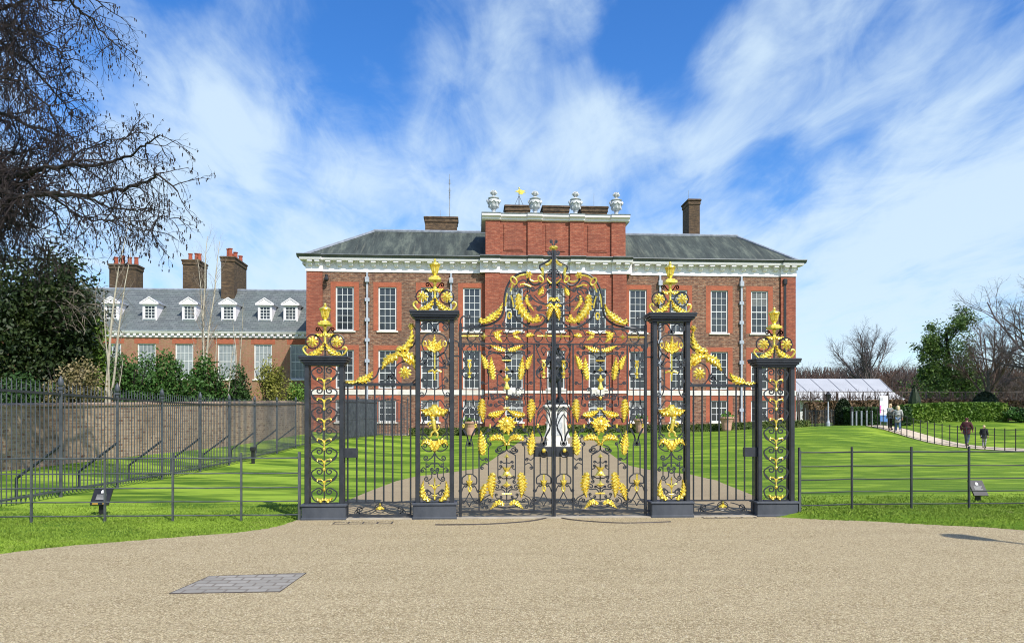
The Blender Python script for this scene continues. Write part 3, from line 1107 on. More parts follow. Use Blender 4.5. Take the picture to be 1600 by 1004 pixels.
    S.bar(g, scroll([r(992, 770), r(1008, 745), r(1028, 738)], None, None), 0.009, y - 0.01, 5, dc=dc)
    S.bar(g, [r(978, 808), r(1006, 808)], 0.010, y - 0.01, 5)
    S.flat(g, [r(985, 705), r(992, 688), r(999, 705), r(992, 720)], y - 0.03, y - 0.005)
    build(g, 'gilt_trident', GOLD, root)
    finial(S, root, dc, z1)
    # stays holding the leaf's pivot
    zz = gl(712, 556)[1]
    d1 = gl(711, 600)[0]
    mb = MB()
    S.box(mb, d1 - 0.10, d1 + 0.02, -0.03, 0.03, zz - 0.012, zz + 0.012)
    build(mb, 'hinge', IRON, root)
    mb = MB()
    S.box(mb, d1 - 0.12, d1 + 0.02, -0.03, 0.03, 0.10, 0.125)
    build(mb, 'hinge', IRON, root)
    mb = MB()
    S.bar(mb, scroll([(d1 + 0.01, zz + 0.26), (d1 - 0.05, zz + 0.24), (d1 - 0.06, zz + 0.17)], None, (0.025, -1), turns=0.8), 0.010)
    build(mb, 'hook', IRON, root)
    return root


def low_pier(S, label):
    dc = gl(508, 700)[0]
    root = empty('low_gate_pier', S.p((dc, 0)), label, 'gate pier', 'low gate piers')
    z1 = gl(508, 557)[1]
    z0 = gl(508, 571)[1]
    pz = gl(508, 789)[1]
    pier_shell(S, root, dc, U(29.5), z0, z1, U(37), pz, U(33))
    k = 1 / (4.182 * 91.0)
    r = lambda x, y: (dc + (x - 285) * k, gl(508, 580 + y / 4.182)[1])
    s = MB()
    g_all = []
    y = YF
    S.bar(s, [r(285, 855), r(285, -60)], 0.010, y)
    S.bar(s, [r(200, 855), r(370, 855)], 0.012, y)
    S.bar(s, [r(200, -38), r(370, -38)], 0.012, y)
    for i in range(7):
        o = 770 - i * 131
        # lyre scrolls
        S.bar(s, scroll([r(287, o + 75), r(345, o + 70), r(366, o + 20), r(330, o - 10)], None, (24 * k, 1), turns=1.3), 0.010, y, dc=dc)
        S.bar(s, scroll([r(290, o - 25), r(320, o - 45), r(352, o - 75)], None, None), 0.009, y, dc=dc)
        if i < 6:
            S.bar(s, scroll([r(288, o - 50), r(330, o - 62), r(368, o - 100)], None, None), 0.007, y, dc=dc)
    build(s, 'scrollwork', IRON, root)
    for i in range(6):
        o = 770 - i * 131
        g = MB()
        yy = y - 0.012
        S.bar(g, [r(285, o - 2), r(285, o - 60)], [0.008, 0.014], yy, 6)
        S.bar(g, scroll([r(285, o - 35), r(298, o - 62), r(322, o - 70)], None, (9 * k, -1), turns=0.6), 0.0075, yy, 5, dc=dc)
        for sg in (1, -1):
            c = S.p(r(285 + sg * 40, o - 68), yy)
            g.ell(c, 6 * k, 0.014, 7 * k, 6, 5)
        g.ell(S.p(r(285, o - 2), yy), 10 * k, 0.02, 12 * k, 6, 5)
        build(g, 'gilt_sprig', GOLD, root)
    S.leaf(root, [r(288, 825), r(310, 842), r(340, 820)], 14 * k, 3, dc=dc, y=y - 0.015)
    finial(S, root, dc, z1)
    mb = MB()
    d1 = dc + U(33)
    S.box(mb, d1 + 0.022, d1 + 0.06, -0.14, -0.10, 0.0, gl(470, 705)[1])
    build(mb, 'fence_stile', MAT['fence'], root)
    return root


def side_gate(S, label):
    d0, d1 = gl(650, 700)[0], gl(537.5, 700)[0]
    dc = (d0 + d1) / 2
    root = empty('side_gate', S.p((dc, 0)), label, 'gate', 'side gates')
    k = 1 / (4.182 * 91.0)
    q, r = Z1, Z2
    mb = MB()
    zt0, zt1 = r(600, 95)[1], r(600, 75)[1]
    S.box(mb, d0, d1, -0.028, 0.028, zt0, zt1, 0.006)
    build(mb, 'rail', IRON, root)
    zb = r(600, 855)[1]
    for za_, zb__ in ((zb - 0.012, zb + 0.012), (0.045, 0.075)):
        mb = MB()
        S.box(mb, d0, d1, -0.02, 0.02, za_, zb__)
        build(mb, 'rail', IRON, root)
    nb = 8
    for i in range(nb):
        mb = MB()
        d = d1 - (d1 - d0) * (430 - 405 + i * 59.8) / 480
        S.bar(mb, [(d, zb), (d, zt0)] if i % 7 else [(d, 0.06), (d, zt0)], 0.0135, 0, 8)
        build(mb, 'upright_bar', IRON, root)
    # lock box
    mb = MB()
    za, zb2 = r(450, 562)[1], r(450, 500)[1]
    S.box(mb, d1 - U(21), d1 - 0.005, -0.045, 0.045, za, zb2, 0.006)
    build(mb, 'lock_box', IRON, root)
    # foot panel
    s = MB()
    S.bar(s, scroll([r(632, 862), r(700, 905), r(770, 925)], None, (24 * k, -1)), 0.009, dc=dc)
    S.bar(s, scroll([r(700, 870), r(740, 880), r(800, 905)], None, (20 * k, 1)), 0.009, dc=dc)
    S.ring(s, (dc, r(632, 893)[1]), 36 * k, 30 * k, 0.008, 0)
    S.bar(s, scroll([r(668, 905), r(720, 928), r(845, 930)], None, None), 0.008, dc=dc)
    # volute above the rail
    S.ring(s, q(812, 930), 76 * k, 76 * k, 0.011, 0, n=26)
    S.bar(s, scroll([q(640, 895), q(690, 900), q(735, 945)], None, (26 * k, 1)), 0.010)
    S.bar(s, scroll([q(640, 990), q(690, 970), q(700, 945)], None, (18 * k, 1)), 0.010)
    S.bar(s, scroll([q(740, 790), q(815, 785), q(868, 740), q(880, 660), q(850, 612)], None, None), 0.014)
    S.bar(s, scroll([q(882, 990), q(880, 880), q(840, 800)], None, None), 0.014)
    S.bar(s, scroll([q(410, 996), q(520, 992), q(610, 960), q(640, 895)], None, None), 0.012)
    build(s, 'scrollwork', IRON, root)
    # gilding of the volute
    S.leaf(root, [q(750, 778), q(815, 760), q(850, 700), q(848, 632)], 30 * k, 5)
    S.leaf(root, [q(768, 790), q(745, 820), q(690, 850), q(655, 910)], 36 * k, 5)
    S.leaf(root, [q(770, 810), q(820, 815), q(865, 850), q(872, 912)], 36 * k, 5)
    S.leaf(root, [q(795, 835), q(825, 850), q(845, 880)], 22 * k, 3)
    S.leaf(root, [q(495, 985), q(560, 965), q(600, 920)], 32 * k, 4)
    S.leaf(root, [q(500, 985), q(455, 992), q(415, 985)], 15 * k, 3)
    g = MB()
    S.rosette(g, q(808, 928), 42 * k, 9)
    build(g, 'rosette', GOLD, root)
    g = MB()
    S.rosette(g, q(848, 626), 22 * k, 6)
    build(g, 'rosette', GOLD, root)
    g = MB()
    S.bar(g, scroll([q(420, 992), q(480, 992), q(505, 965)], None, (15 * k, 1), turns=0.8), 0.017, -0.012, 6)
    build(g, 'gilt_scroll', GOLD, root)
    g = MB()
    S.ring(g, (dc, r(632, 893)[1]), 0.01, 0.02, 0.012, -0.01)
    for sx in (-1, 1):
        S.flat(g, [(dc + sx * 6 * k, r(0, 880)[1]), (dc + sx * 30 * k, r(0, 898)[1]), (dc + sx * 26 * k, r(0, 908)[1]), (dc, r(0, 906)[1])], -0.03, -0.005)
    S.flat(g, [(dc - 8 * k, r(0, 870)[1]), (dc, r(0, 856)[1]), (dc + 8 * k, r(0, 870)[1]), (dc, r(0, 898)[1])], -0.03, -0.005)
    build(g, 'gilt_sprig', GOLD, root)
    return root


def gate_leaf(S, label):
    d0 = 0.0
    d3 = gl(719.5, 700)[0]
    d1 = gl(834.5, 700)[0]
    d2 = gl(748.5, 700)[0]
    root = empty('gate_leaf', S.p((d3, 0)), label, 'gate', 'main gate leaves')
    zt = gl(790, 512.5)[1]
    zr = gl(790, 537)[1]
    zb = gl(790, 798)[1]
    ztip = gl(865, 391)[1]
    mb = MB()
    S.box(mb, 0.003, 0.036, -0.035, 0.035, 0.03, ztip, 0.006)                      # meeting stile
    S.box(mb, d3 - 0.024, d3 + 0.024, -0.026, 0.026, 0.04, gl(720, 505)[1], 0.006)  # hanging stile
    S.box(mb, 0.037, d3 - 0.025, -0.02, 0.02, zt - 0.014, zt + 0.014)
    S.box(mb, 0.037, d3 - 0.025, -0.018, 0.018, zr - 0.012, zr + 0.012)
    S.box(mb, 0.037, d3 - 0.025, -0.02, 0.02, zb - 0.03, zb + 0.012)
    for d in (d1, d2):
        S.box(mb, d - 0.012, d + 0.012, -0.016, 0.016, zb + 0.012, zr - 0.012)
    build(mb, 'frame', IRON, root)
    ku = 1 / (5.288 * 91)
    k6 = 1 / (7.168 * 91)
    k7 = 1 / (5.906 * 91)
    k3 = 1 / (4.182 * 91)
    dc = gl(791.6, 700)[0]
    A = lambda x, y: (dc - (x - 246) * ku, Z5(246, y)[1])
    B = lambda x, y: (dc - (x - 334) * k6, Z6(334, y)[1])
    s = MB()
    bar, lf = S.bar, S.leaf
    # ------- wide panel: iron
    bar(s, [B(334, 268), A(246, 90)], 0.009)
    bar(s, [A(246, 500), A(246, 860)], 0.011)
    bar(s, [A(95, 425), A(95, 770)], 0.009, dc=dc)
    bar(s, scroll([A(246, 400), A(240, 440), A(190, 470), A(173, 480)], None, None), 0.010, dc=dc)
    bar(s, scroll([A(222, 440), A(190, 462), A(160, 455)], None, (14 * ku, 1)), 0.010, dc=dc)
    bar(s, [A(173, 478), A(173, 660)], 0.009, dc=dc)
    bar(s, scroll([A(173, 655), A(176, 675), A(192, 692)], None, (13 * ku, 1)), 0.009, dc=dc)
    bar(s, scroll([A(95, 430), A(100, 405), A(112, 398)], None, (14 * ku, -1)), 0.009, dc=dc)
    bar(s, scroll([A(235, 385), A(210, 400), A(180, 410)], None, (22 * ku, -1)), 0.010, dc=dc)
    bar(s, scroll([A(240, 800), A(215, 765), A(165, 765)], None, (24 * ku, 1)), 0.010, dc=dc)
    bar(s, scroll([A(95, 765), A(110, 800), A(60, 830), A(35, 860)], None, (18 * ku, 1)), 0.009, dc=dc)
    bar(s, scroll([A(95, 830), A(70, 850), A(60, 890)], None, (20 * ku, 1)), 0.009, dc=dc)
    bar(s, scroll([A(246, 850), A(180, 845), A(110, 870)], None, (16 * ku, 1)), 0.009, dc=dc)
    bar(s, [A(246, 95), A(150, 235), A(225, 330)], 0.010, dc=dc)
    bar(s, scroll([A(240, 95), A(205, 60), A(165, 80)], None, (16 * ku, 1)), 0.009, dc=dc)
    bar(s, scroll([A(180, 110), A(130, 130), A(112, 170)], None, (16 * ku, 1)), 0.009, dc=dc)
    bar(s, scroll([A(95, 0), A(90, 60), A(110, 75)], None, (12 * ku, -1)), 0.009, dc=dc)
    bar(s, scroll([A(230, 70), A(220, 10), A(165, 5), A(140, 20)], None, (17 * ku, 1)), 0.010, dc=dc)
    bar(s, scroll([A(105, 280), A(70, 290), A(60, 320)], None, (15 * ku, 1)), 0.009, dc=dc)
    bar(s, [B(130, 560), B(130, 890)], 0.009, dc=dc)
    bar(s, scroll([B(300, 650), B(260, 610), B(230, 630), B(228, 880)], (14 * k6, -1), None), 0.009, dc=dc)
    bar(s, scroll([B(120, 600), B(110, 420), B(180, 370), B(270, 390), B(292, 450)], None, (44 * k6, -1), turns=1.7), 0.010, dc=dc)
    bar(s, scroll([B(334, 368), B(230, 365), B(150, 345)], None, (20 * k6, -1)), 0.009, dc=dc)
    bar(s, scroll([B(60, 290), B(100, 295), B(130, 320)], None, (18 * k6, -1)), 0.009, dc=dc)
    bar(s, scroll([B(110, 420), B(95, 380), B(75, 372)], None, (16 * k6, 1)), 0.009, dc=dc)
    for pts_, c0_, c1_ in (
            ([A(246, 60), A(215, 40), A(190, 50)], None, (13, 1)), ([A(95, 170), A(70, 175), A(62, 200)], None, (12, 1)), ([A(125, 190), A(150, 215), A(140, 245)], (12, 1), (12, -1)),
            ([A(150, 235), A(120, 250), A(108, 275)], None, (14, 1)), ([A(95, 330), A(75, 345), A(85, 372)], (11, -1), (11, 1)), ([A(210, 310), A(180, 300), A(160, 315)], None, (11, 1)),
            ([A(20, 500), A(45, 520), A(70, 505)], None, (13, 1)), ([A(95, 560), A(60, 545), A(30, 575)], None, (14, -1)), ([A(246, 540), A(222, 545), A(205, 530)], None, (10, -1)),
            ([A(246, 670), A(215, 672), A(195, 655)], None, (11, -1)), ([A(173, 600), A(195, 590), A(205, 575)], None, (11, -1)), ([A(150, 810), A(165, 835), A(200, 835)], (11, 1), (11, -1)),
            ([A(20, 890), A(45, 905), A(75, 895)], None, (14, 1)), ([A(246, 905), A(205, 910), A(160, 900)], None, (13, 1)), ([A(246, 760), A(225, 752), A(212, 738)], None, (9, -1))):
        bar(s, scroll(pts_, (c0_[0] * ku, c0_[1]) if c0_ else None, (c1_[0] * ku, c1_[1])), 0.0085, dc=dc)
    for pts_, c1_ in (
            ([B(334, 590), B(300, 575), B(280, 560)], (15, -1)), ([B(228, 720), B(260, 735), B(285, 715)], (17, 1)), ([B(130, 760), B(165, 775), B(195, 755)], (17, 1)), ([B(130, 700), B(95, 715), B(70, 690)], (17, -1)),
            ([B(334, 850), B(300, 835), B(270, 850)], (18, 1)), ([B(228, 840), B(195, 830), B(170, 850)], (17, 1)), ([B(130, 860), B(95, 850), B(65, 870)], (17, 1)), ([B(210, 560), B(235, 580), B(262, 590)], (14, -1)), ([B(334, 320), B(300, 300), B(265, 300)], (15, 1))):
        bar(s, scroll(pts_, None, (c1_[0] * k6, c1_[1])), 0.0085, dc=dc)
    # ------- narrow panels: iron + pendants
    for dcn, dl in ((gl(849.5, 700)[0], 0), (gl(733.5, 700)[0], 1)):
        C5 = lambda x, y, dcn=dcn: (dcn - (x - 553) * ku, Z5(553, y)[1])
        C6 = lambda x, y, dcn=dcn: (dcn - (x - 750) * k6, Z6(750, y)[1])
        bar(s, scroll([C6(690, 300), C6(670, 320), C6(700, 400), C6(735, 460)], (18 * k6, -1), None), 0.009, dc=dcn)
        bar(s, scroll([C6(750, 300), C6(720, 330), C6(760, 400)], None, None), 0.008, dc=dcn)
        bar(s, scroll([C6(740, 650), C6(690, 640), C6(665, 590), C6(690, 540), C6(720, 500), C6(680, 455)], None, (18 * k6, 1)), 0.009, dc=dcn)
        bar(s, scroll([C6(690, 640), C6(670, 600), C6(690, 580)], None, (16 * k6, -1)), 0.008, dc=dcn)
        bar(s, [C6(712, 640), C6(712, 945)], 0.009, dc=dcn)
        bar(s, scroll([C5(553, 78), C5(515, 110), C5(500, 150)], None, None), 0.009, dc=dcn)
        bar(s, scroll([C5(520, 20), C5(520, 60), C5(500, 100)], None, (13 * ku, 1)), 0.009, dc=dcn)
        bar(s, scroll([C5(553, 90), C5(600, 150), C5(612, 230), C5(575, 310), C5(553, 390)], None, None), 0.009, dc=dcn)
        bar(s, scroll([C5(553, 140), C5(520, 190), C5(500, 260), C5(535, 330), C5(528, 385)], None, (18 * ku, -1)), 0.009, dc=dcn)
        bar(s, [C5(524, 390 if dl else 495), C5(524, 640)], 0.010, dc=dcn)
        bar(s, [C5(524, 635), C5(582, 635)], 0.009)
        bar(s, scroll([C5(524, 640), C5(495, 665), C5(495, 710), C5(520, 712)], None, (16 * ku, 1), turns=0.8), 0.011, dc=dcn)
        bar(s, scroll([C5(520, 720), C5(500, 745), C5(490, 775)], None, (14 * ku, 1)), 0.009, dc=dcn)
        bar(s, scroll([C5(553, 785), C5(530, 830), C5(505, 870)], None, (17 * ku, 1)), 0.009, dc=dcn)
        bar(s, scroll([C5(553, 900), C5(530, 860), C5(490, 850)], None, None), 0.008, dc=dcn)
        # gilt pendants
        g = MB()
        S.ring(g, C6(750, 505), 15 * k6, 34 * k6, 0.013, -0.015)
        bar(g, [C6(750, 540), C6(750, 650)], 0.013, -0.015, 5)
        bar(g, [C6(728, 458), C6(772, 458)], 0.014, -0.015, 5)
        S.flat(g, [C6(715, 580), C6(738, 590), C6(750, 600), C6(762, 590), C6(785, 580), C6(765, 615), C6(750, 625), C6(735, 615)], -0.035, -0.01)
        bar(g, [C6(735, 640), C6(765, 640)], 0.013, -0.015, 5)
        build(g, 'gilt_pendant', GOLD, root)
        g = MB()
        bar(g, [C5(553, 638), C5(553, 690)], 0.018, -0.015, 6)
        S.flat(g, [C5(522, 680), C5(545, 690), C5(553, 668), C5(561, 690), C5(584, 680), C5(575, 712), C5(566, 730), C5(553, 738), C5(540, 730), C5(531, 712)], -0.045, -0.01)
        S.ring(g, C5(555, 752), 12 * ku, 22 * ku, 0.014, -0.015)
        S.flat(g, [C5(546, 772), C5(564, 772), C5(555, 792)], -0.03, -0.005)
        build(g, 'gilt_pendant', GOLD, root)
        g = MB()
        for xx in ((503, 603) if dl else (503,)):
            S.ring(g, C5(xx, 237), 6 * ku, 15 * ku, 0.009, -0.012)
        build(g, 'gilt_ring', GOLD, root)
    # lock box with knob
    mb = MB()
    S.box(mb, 0.037, d1 - 0.013, -0.05, 0.05, Z5(550, 492)[1], Z5(550, 410)[1], 0.006)
    lb = build(mb, 'lock_box', IRON, root)
    mb = MB()
    cz = Z5(550, 462)[1]
    dk = gl(849, 700)[0]
    for i, (rr, yy) in enumerate(((0.075, -0.055), (0.075, -0.075))):
        pass
    S.ring(mb, (dk, cz), 0.062, 0.062, 0.02, -0.07)
    mb.ell(S.p((dk, cz), -0.06), 0.05, 0.02, 0.05, 10, 6)
    hb = build(mb, 'handle', MAT['black'], lb)
    mb = MB()
    mb.ell(S.p((dk, Z5(550, 440)[1]), -0.085), 0.036, 0.04, 0.042, 10, 7)
    build(mb, 'gilt_boss', GOLD, lb, smooth=True)
    # ------- wide panel: gilding
    lf(root, [B(322, 340), B(240, 325), B(145, 280)], 32 * k6, 5, dc=dc)
    lf(root, [B(102, 552), B(88, 470), B(42, 382)], 40 * k6, 5, dc=dc)
    lf(root, [B(185, 672), B(165, 560), B(158, 408)], 46 * k6, 6, dc=dc)
    lf(root, [A(42, 14), A(40, 110), A(52, 212)], 42 * ku, 6, dc=dc, prof=0.8)
    lf(root, [A(92, 146), A(160, 142), A(238, 108)], 34 * ku, 5, dc=dc)
    lf(root, [A(48, 482), A(40, 390), A(30, 274)], 44 * ku, 6, dc=dc, prof=0.8)
    lf(root, [A(98, 352), A(150, 332), A(205, 340), A(240, 386)], 34 * ku, 5, dc=dc)
    lf(root, [A(132, 618), A(116, 730), A(126, 834)], 48 * ku, 6, dc=dc, prof=0.8)
    lf(root, [A(68, 712), A(50, 780), A(30, 856)], 36 * ku, 4)
    lf(root, [A(226, 888), A(175, 870), A(105, 924)], 26 * ku, 5, dc=dc)
    # mask with flaming leaves
    mk = MB()
    mk.ell(S.p(A(246, 215), -0.03), 30 * ku, 0.05, 36 * ku, 10, 8)
    mk.ell(S.p(A(246, 225), -0.08), 7 * ku, 0.02, 10 * ku, 6, 5)
    for sx in (-1, 1):
        mk.ell(S.p(A(246 + sx * 12, 205), -0.068), 6 * ku, 0.014, 5 * ku, 6, 5)
        mk.ell(S.p(A(246 + sx * 17, 228), -0.055), 9 * ku, 0.02, 9 * ku, 6, 5)
    mk.ell(S.p(A(246, 243), -0.06), 10 * ku, 0.015, 4 * ku, 6, 5)
    mask = build(mk, 'gilt_mask', GOLD, root, smooth=True)
    for i, (a_, ln) in enumerate(((90, 70), (58, 66), (28, 82), (-2, 92), (-32, 74), (-62, 80), (122, 66), (152, 82), (182, 92), (212, 74), (242, 80), (270, 96))):
        a_ = math.radians(a_)
        c0 = (246 + 24 * math.cos(a_), 222 - 24 * math.sin(a_))
        c1 = (246 + ln * math.cos(a_ + 0.18), 222 - ln * math.sin(a_ + 0.18))
        lf(mask, [A(*c0), A((c0[0] + c1[0]) / 2 + 4, (c0[1] + c1[1]) / 2 - 3), A(*c1)], 17 * ku, 3, y=-0.035)
    # flowers down the middle
    g = MB()
    S.flat(g, [B(296, 560), B(320, 540), B(334, 505), B(348, 540), B(372, 560), B(345, 565), B(334, 580), B(323, 565)], -0.04, -0.01)
    build(g, 'gilt_flower', GOLD, root)
    g = MB()
    x, y, _ = S.p((dc, 0))
    L = lambda prof, y2z: g.lathe([(r_ * k6, y2z(0, v)[1]) for r_, v in prof], (x, y - 0.03, 0), 10, sy=0.6)
    L([(4, 780), (38, 768), (30, 745), (16, 710), (12, 690), (34, 672), (46, 650), (20, 648), (8, 610)][::1], Z6)
    L([(6, 890), (14, 875), (22, 862), (8, 850)], Z6)
    build(g, 'gilt_tassel', GOLD, root)
    g = MB()
    S.flat(g, [A(222, 500), A(236, 480), A(246, 462), A(256, 480), A(270, 500), A(252, 498), A(246, 508), A(240, 498)], -0.04, -0.01)
    build(g, 'gilt_flower', GOLD, root)
    g = MB()
    S.flat(g, [A(204, 566), A(228, 590), A(236, 572), A(246, 595), A(256, 572), A(264, 590), A(290, 566), A(268, 605), A(246, 618), A(224, 605)], -0.05, -0.01)
    S.flat(g, [A(224, 612), A(246, 604), A(268, 612), A(284, 640), A(300, 655), A(262, 650), A(246, 660), A(230, 650), A(194, 655), A(210, 640)], -0.06, -0.01)
    build(g, 'gilt_tulip', GOLD, root)
    g = MB()
    S.flat(g, [A(206, 724), A(232, 712), A(246, 686), A(260, 712), A(288, 724), A(262, 738), A(246, 748), A(230, 738)], -0.05, -0.01)
    build(g, 'gilt_flower', GOLD, root)
    for a_, b_, r_ in ((A(206, 798), A(288, 798), 0.014), (A(222, 92), A(272, 92), 0.014), (A(224, 390), A(270, 390), 0.018), (A(107, 222), A(107, 255), 0.012), (A(385, 222), A(385, 255), 0.012), (B(282, 450), B(386, 450), 0.009)):
        g = MB()
        bar(g, [a_, b_], r_, -0.012, 5)
        build(g, 'gilt_collar', GOLD, root)
    # ------- frieze band
    T3 = Z3
    zc = T3(400, 690)[1]
    bar(s, [(0.04, zc), (d3 - 0.02, zc)], 0.007)
    for xx in (120, 200, 275, 385, 480, 560, 640):
        for up in (1, -1):
            a = T3(xx, 690 - up * 8)
            b = T3(xx + 30, 690 - up * 40)
            bar(s, scroll([a, ((a[0] + b[0]) / 2, b[1] - up * 0.008), b], None, (15 * k3, -up if True else 1)), 0.008)
    for xx in (155, 355, 590):
        S.ring(s, T3(xx, 690), 30 * k3, 36 * k3, 0.008, 0)
    for xa_, xb_ in ((85, 200), (582, 682)):
        g = MB()
        bar(g, [T3(xa_, 690), T3(xb_, 690)], 0.013, -0.012, 5)
        build(g, 'gilt_rod', GOLD, root)
    for xx, sz in ((235, 26), (130, 14), (385, 8), (640, 22)):
        g = MB()
        S.flat(g, [T3(xx - sz, 690), T3(xx - sz * .25, 690 - sz * .3), T3(xx, 690 - sz), T3(xx + sz * .25, 690 - sz * .3), T3(xx + sz, 690), T3(xx + sz * .25, 690 + sz * .3), T3(xx, 690 + sz), T3(xx - sz * .25, 690 + sz * .3)], -0.04, -0.01)
        build(g, 'gilt_star', GOLD, root)
    for (x0, y0, x1, y1, w) in ((300, 690, 355, 655, 16), (305, 692, 352, 728, 16), (345, 690, 290, 668, 14), (420, 678, 480, 662, 13), (425, 690, 475, 715, 13), (505, 690, 562, 686, 20)):
        lf(root, [T3(x0, y0), T3((x0 + x1) / 2, (y0 + y1) / 2 - 5), T3(x1, y1)], w * k3, 3)
    # ------- overthrow
    O = Z7
    bar(s, scroll([Z3(90, 640), Z3(80, 590), Z3(100, 560), Z3(125, 575)], None, (14 * k3, -1)), 0.011)
    bar(s, scroll([Z3(120, 632), Z3(160, 615), Z3(175, 625)], None, None), 0.010)
    bar(s, scroll([O(-150, 835), O(-60, 822), O(40, 805), O(130, 745), O(162, 660), O(167, 560), O(190, 465), O(235, 385), O(300, 340), O(365, 328)], None, None), 0.017, n=6)
    bar(s, scroll([O(365, 328), O(385, 395), O(430, 440), O(480, 436), O(525, 398), O(535, 345), O(500, 300), O(495, 265), O(540, 240), O(600, 200), O(622, 150)], None, None), 0.016, n=6)
    bar(s, scroll([O(255, 500), O(265, 460), O(300, 415), O(350, 400), O(385, 440), O(400, 500), O(370, 530)], None, (30 * k7, -1)), 0.011)
    bar(s, scroll([O(300, 500), O(320, 470), O(365, 470)], (14 * k7, -1), (20 * k7, -1)), 0.010)
    bar(s, scroll([O(620, 330), O(575, 345), O(560, 380), O(590, 430)], None, (16 * k7, 1)), 0.010)
    bar(s, scroll([O(620, 300), O(585, 310), O(575, 350)], None, (18 * k7, -1)), 0.010)
    bar(s, scroll([O(620, 430), O(540, 430), O(440, 500)], None, (20 * k7, 1)), 0.010)
    bar(s, scroll([O(620, 470), O(590, 440), O(570, 470)], None, (16 * k7, 1)), 0.010)
    bar(s, scroll([O(620, 540), O(560, 620), O(470, 600), O(420, 560)], None, (17 * k7, -1)), 0.010)
    bar(s, scroll([O(560, 625), O(490, 590), O(440, 540)], None, None), 0.008)
    bar(s, scroll([O(620, 620), O(560, 670), O(480, 680)], None, (18 * k7, 1)), 0.010)
    bar(s, scroll([O(240, 530), O(230, 640), O(290, 760), O(400, 825), O(500, 815), O(545, 760), O(520, 720), O(470, 720)], None, None), 0.015, n=6)
    bar(s, scroll([O(180, 690), O(170, 760), O(150, 800)], None, (20 * k7, -1)), 0.010)
    bar(s, scroll([O(240, 680), O(260, 740), O(285, 780)], None, (20 * k7, -1)), 0.010)
    bar(s, scroll([O(620, 760), O(590, 770), O(565, 790)], None, (18 * k7, 1)), 0.010)
    bar(s, scroll([O(212, 660), O(200, 620), O(205, 540)], None, None), 0.008)
    bar(s, [O(212, 760), O(212, 835)], 0.009)
    bar(s, scroll([O(622, 190), O(605, 160), O(588, 165)], None, (18 * k7, 1)), 0.014)
    bar(s, scroll([O(622, 110), O(608, 60), O(596, 55)], None, (13 * k7, 1)), 0.013)
    for pts_, c1_ in (
            ([O(300, 560), O(330, 600), O(345, 560)], (18, 1)), ([O(340, 520), O(360, 490), O(400, 480)], (16, -1)), ([O(430, 640), O(460, 640), O(490, 660)], (16, -1)),
            ([O(500, 560), O(540, 540), O(560, 500)], (15, 1)), ([O(545, 700), O(560, 730), O(545, 770)], (15, -1)), ([O(400, 620), O(380, 650), O(400, 690)], (15, 1)),
            ([O(185, 600), O(205, 570), O(230, 590)], (12, -1)), ([O(195, 650), O(225, 640), O(235, 610)], (12, 1)), ([O(620, 380), O(600, 400), O(575, 395)], (14, -1)),
            ([O(480, 420), O(500, 460), O(480, 490)], (15, -1)), ([O(330, 780), O(350, 800), O(390, 805)], (12, -1)), ([O(60, 800), O(90, 815), O(120, 812)], (12, 1)),
            ([O(-90, 835), O(-60, 800), O(-75, 770)], (14, 1)), ([O(270, 430), O(290, 470), O(280, 500)], (13, 1)), ([O(620, 700), O(600, 720), O(590, 745)], (11, 1)), ([O(555, 330), O(590, 320), O(600, 345)], (11, -1))):
        bar(s, scroll(pts_, None, (c1_[0] * k7, c1_[1])), 0.0095)
    build(s, 'scrollwork', IRON, root)
    lf(root, [O(-46, 795), O(50, 745), O(115, 690), O(150, 610)], 44 * k7, 6, y=-0.035)
    lf(root, [O(-30, 790), O(-50, 780), O(-52, 745)], 24 * k7, 3, y=-0.04)
    lf(root, [O(295, 525), O(310, 650), O(400, 760), O(490, 775), O(520, 740)], 50 * k7, 8, y=-0.035)
    lf(root, [O(440, 775), O(470, 740), O(455, 715)], 24 * k7, 3, y=-0.05)
    lf(root, [O(375, 535), O(375, 600), O(440, 685)], 20 * k7, 5)
    lf(root, [O(478, 542), O(500, 510), O(520, 462)], 30 * k7, 4)
    lf(root, [O(618, 640), O(585, 690), O(568, 775)], 34 * k7, 5)
    lf(root, [O(618, 650), O(590, 635), O(545, 640)], 22 * k7, 3)
    lf(root, [O(618, 600), O(600, 570), O(560, 600)], 16 * k7, 3)
    g = MB()
    bar(g, scroll([O(220, 505), O(232, 470), O(240, 440)], None, None), 0.014, -0.012, 5)
    S.ring(g, O(252, 405), 24 * k7, 38 * k7, 0.015, -0.015, tilt=0.5 if False else -0.55)
    bar(g, scroll([O(275, 378), O(310, 358), O(355, 350)], None, None), 0.012, -0.012, 5)
    bar(g, scroll([O(400, 395), O(435, 412), O(475, 408)], None, None), 0.014, -0.012, 5)
    S.ring(g, O(500, 390), 20 * k7, 32 * k7, 0.014, -0.015, tilt=-0.6)
    bar(g, scroll([O(515, 360), O(520, 320), O(512, 285)], None, None), 0.022, -0.012, 5)
    bar(g, scroll([O(545, 262), O(580, 245), O(605, 215)], None, None), 0.022, -0.012, 5)
    bar(g, scroll([O(555, 385), O(575, 410), O(598, 430)], None, None), 0.011, -0.012, 5)
    bar(g, scroll([O(310, 445), O(350, 438), O(410, 460)], None, None), 0.011, -0.012, 5)
    bar(g, scroll([O(175, 640), O(180, 580), O(190, 520)], None, None), 0.010, -0.012, 5)
    bar(g, scroll([O(250, 650), O(240, 590), O(225, 540)], None, None), 0.010, -0.012, 5)
    S.ring(g, O(212, 725), 17 * k7, 30 * k7, 0.014, -0.015)
    build(g, 'gilt_strap', GOLD, root)
    g = MB()
    S.rosette(g, O(387, 352), 36 * k7, 6)
    build(g, 'rosette', GOLD, root)
    g = MB()
    c = S.p((0.03, O(610, 97)[1]), -0.02)
    S.flat(g, [O(622, 80), O(590, 85), O(578, 100), O(590, 112), O(624, 122)], -0.05, 0.03)
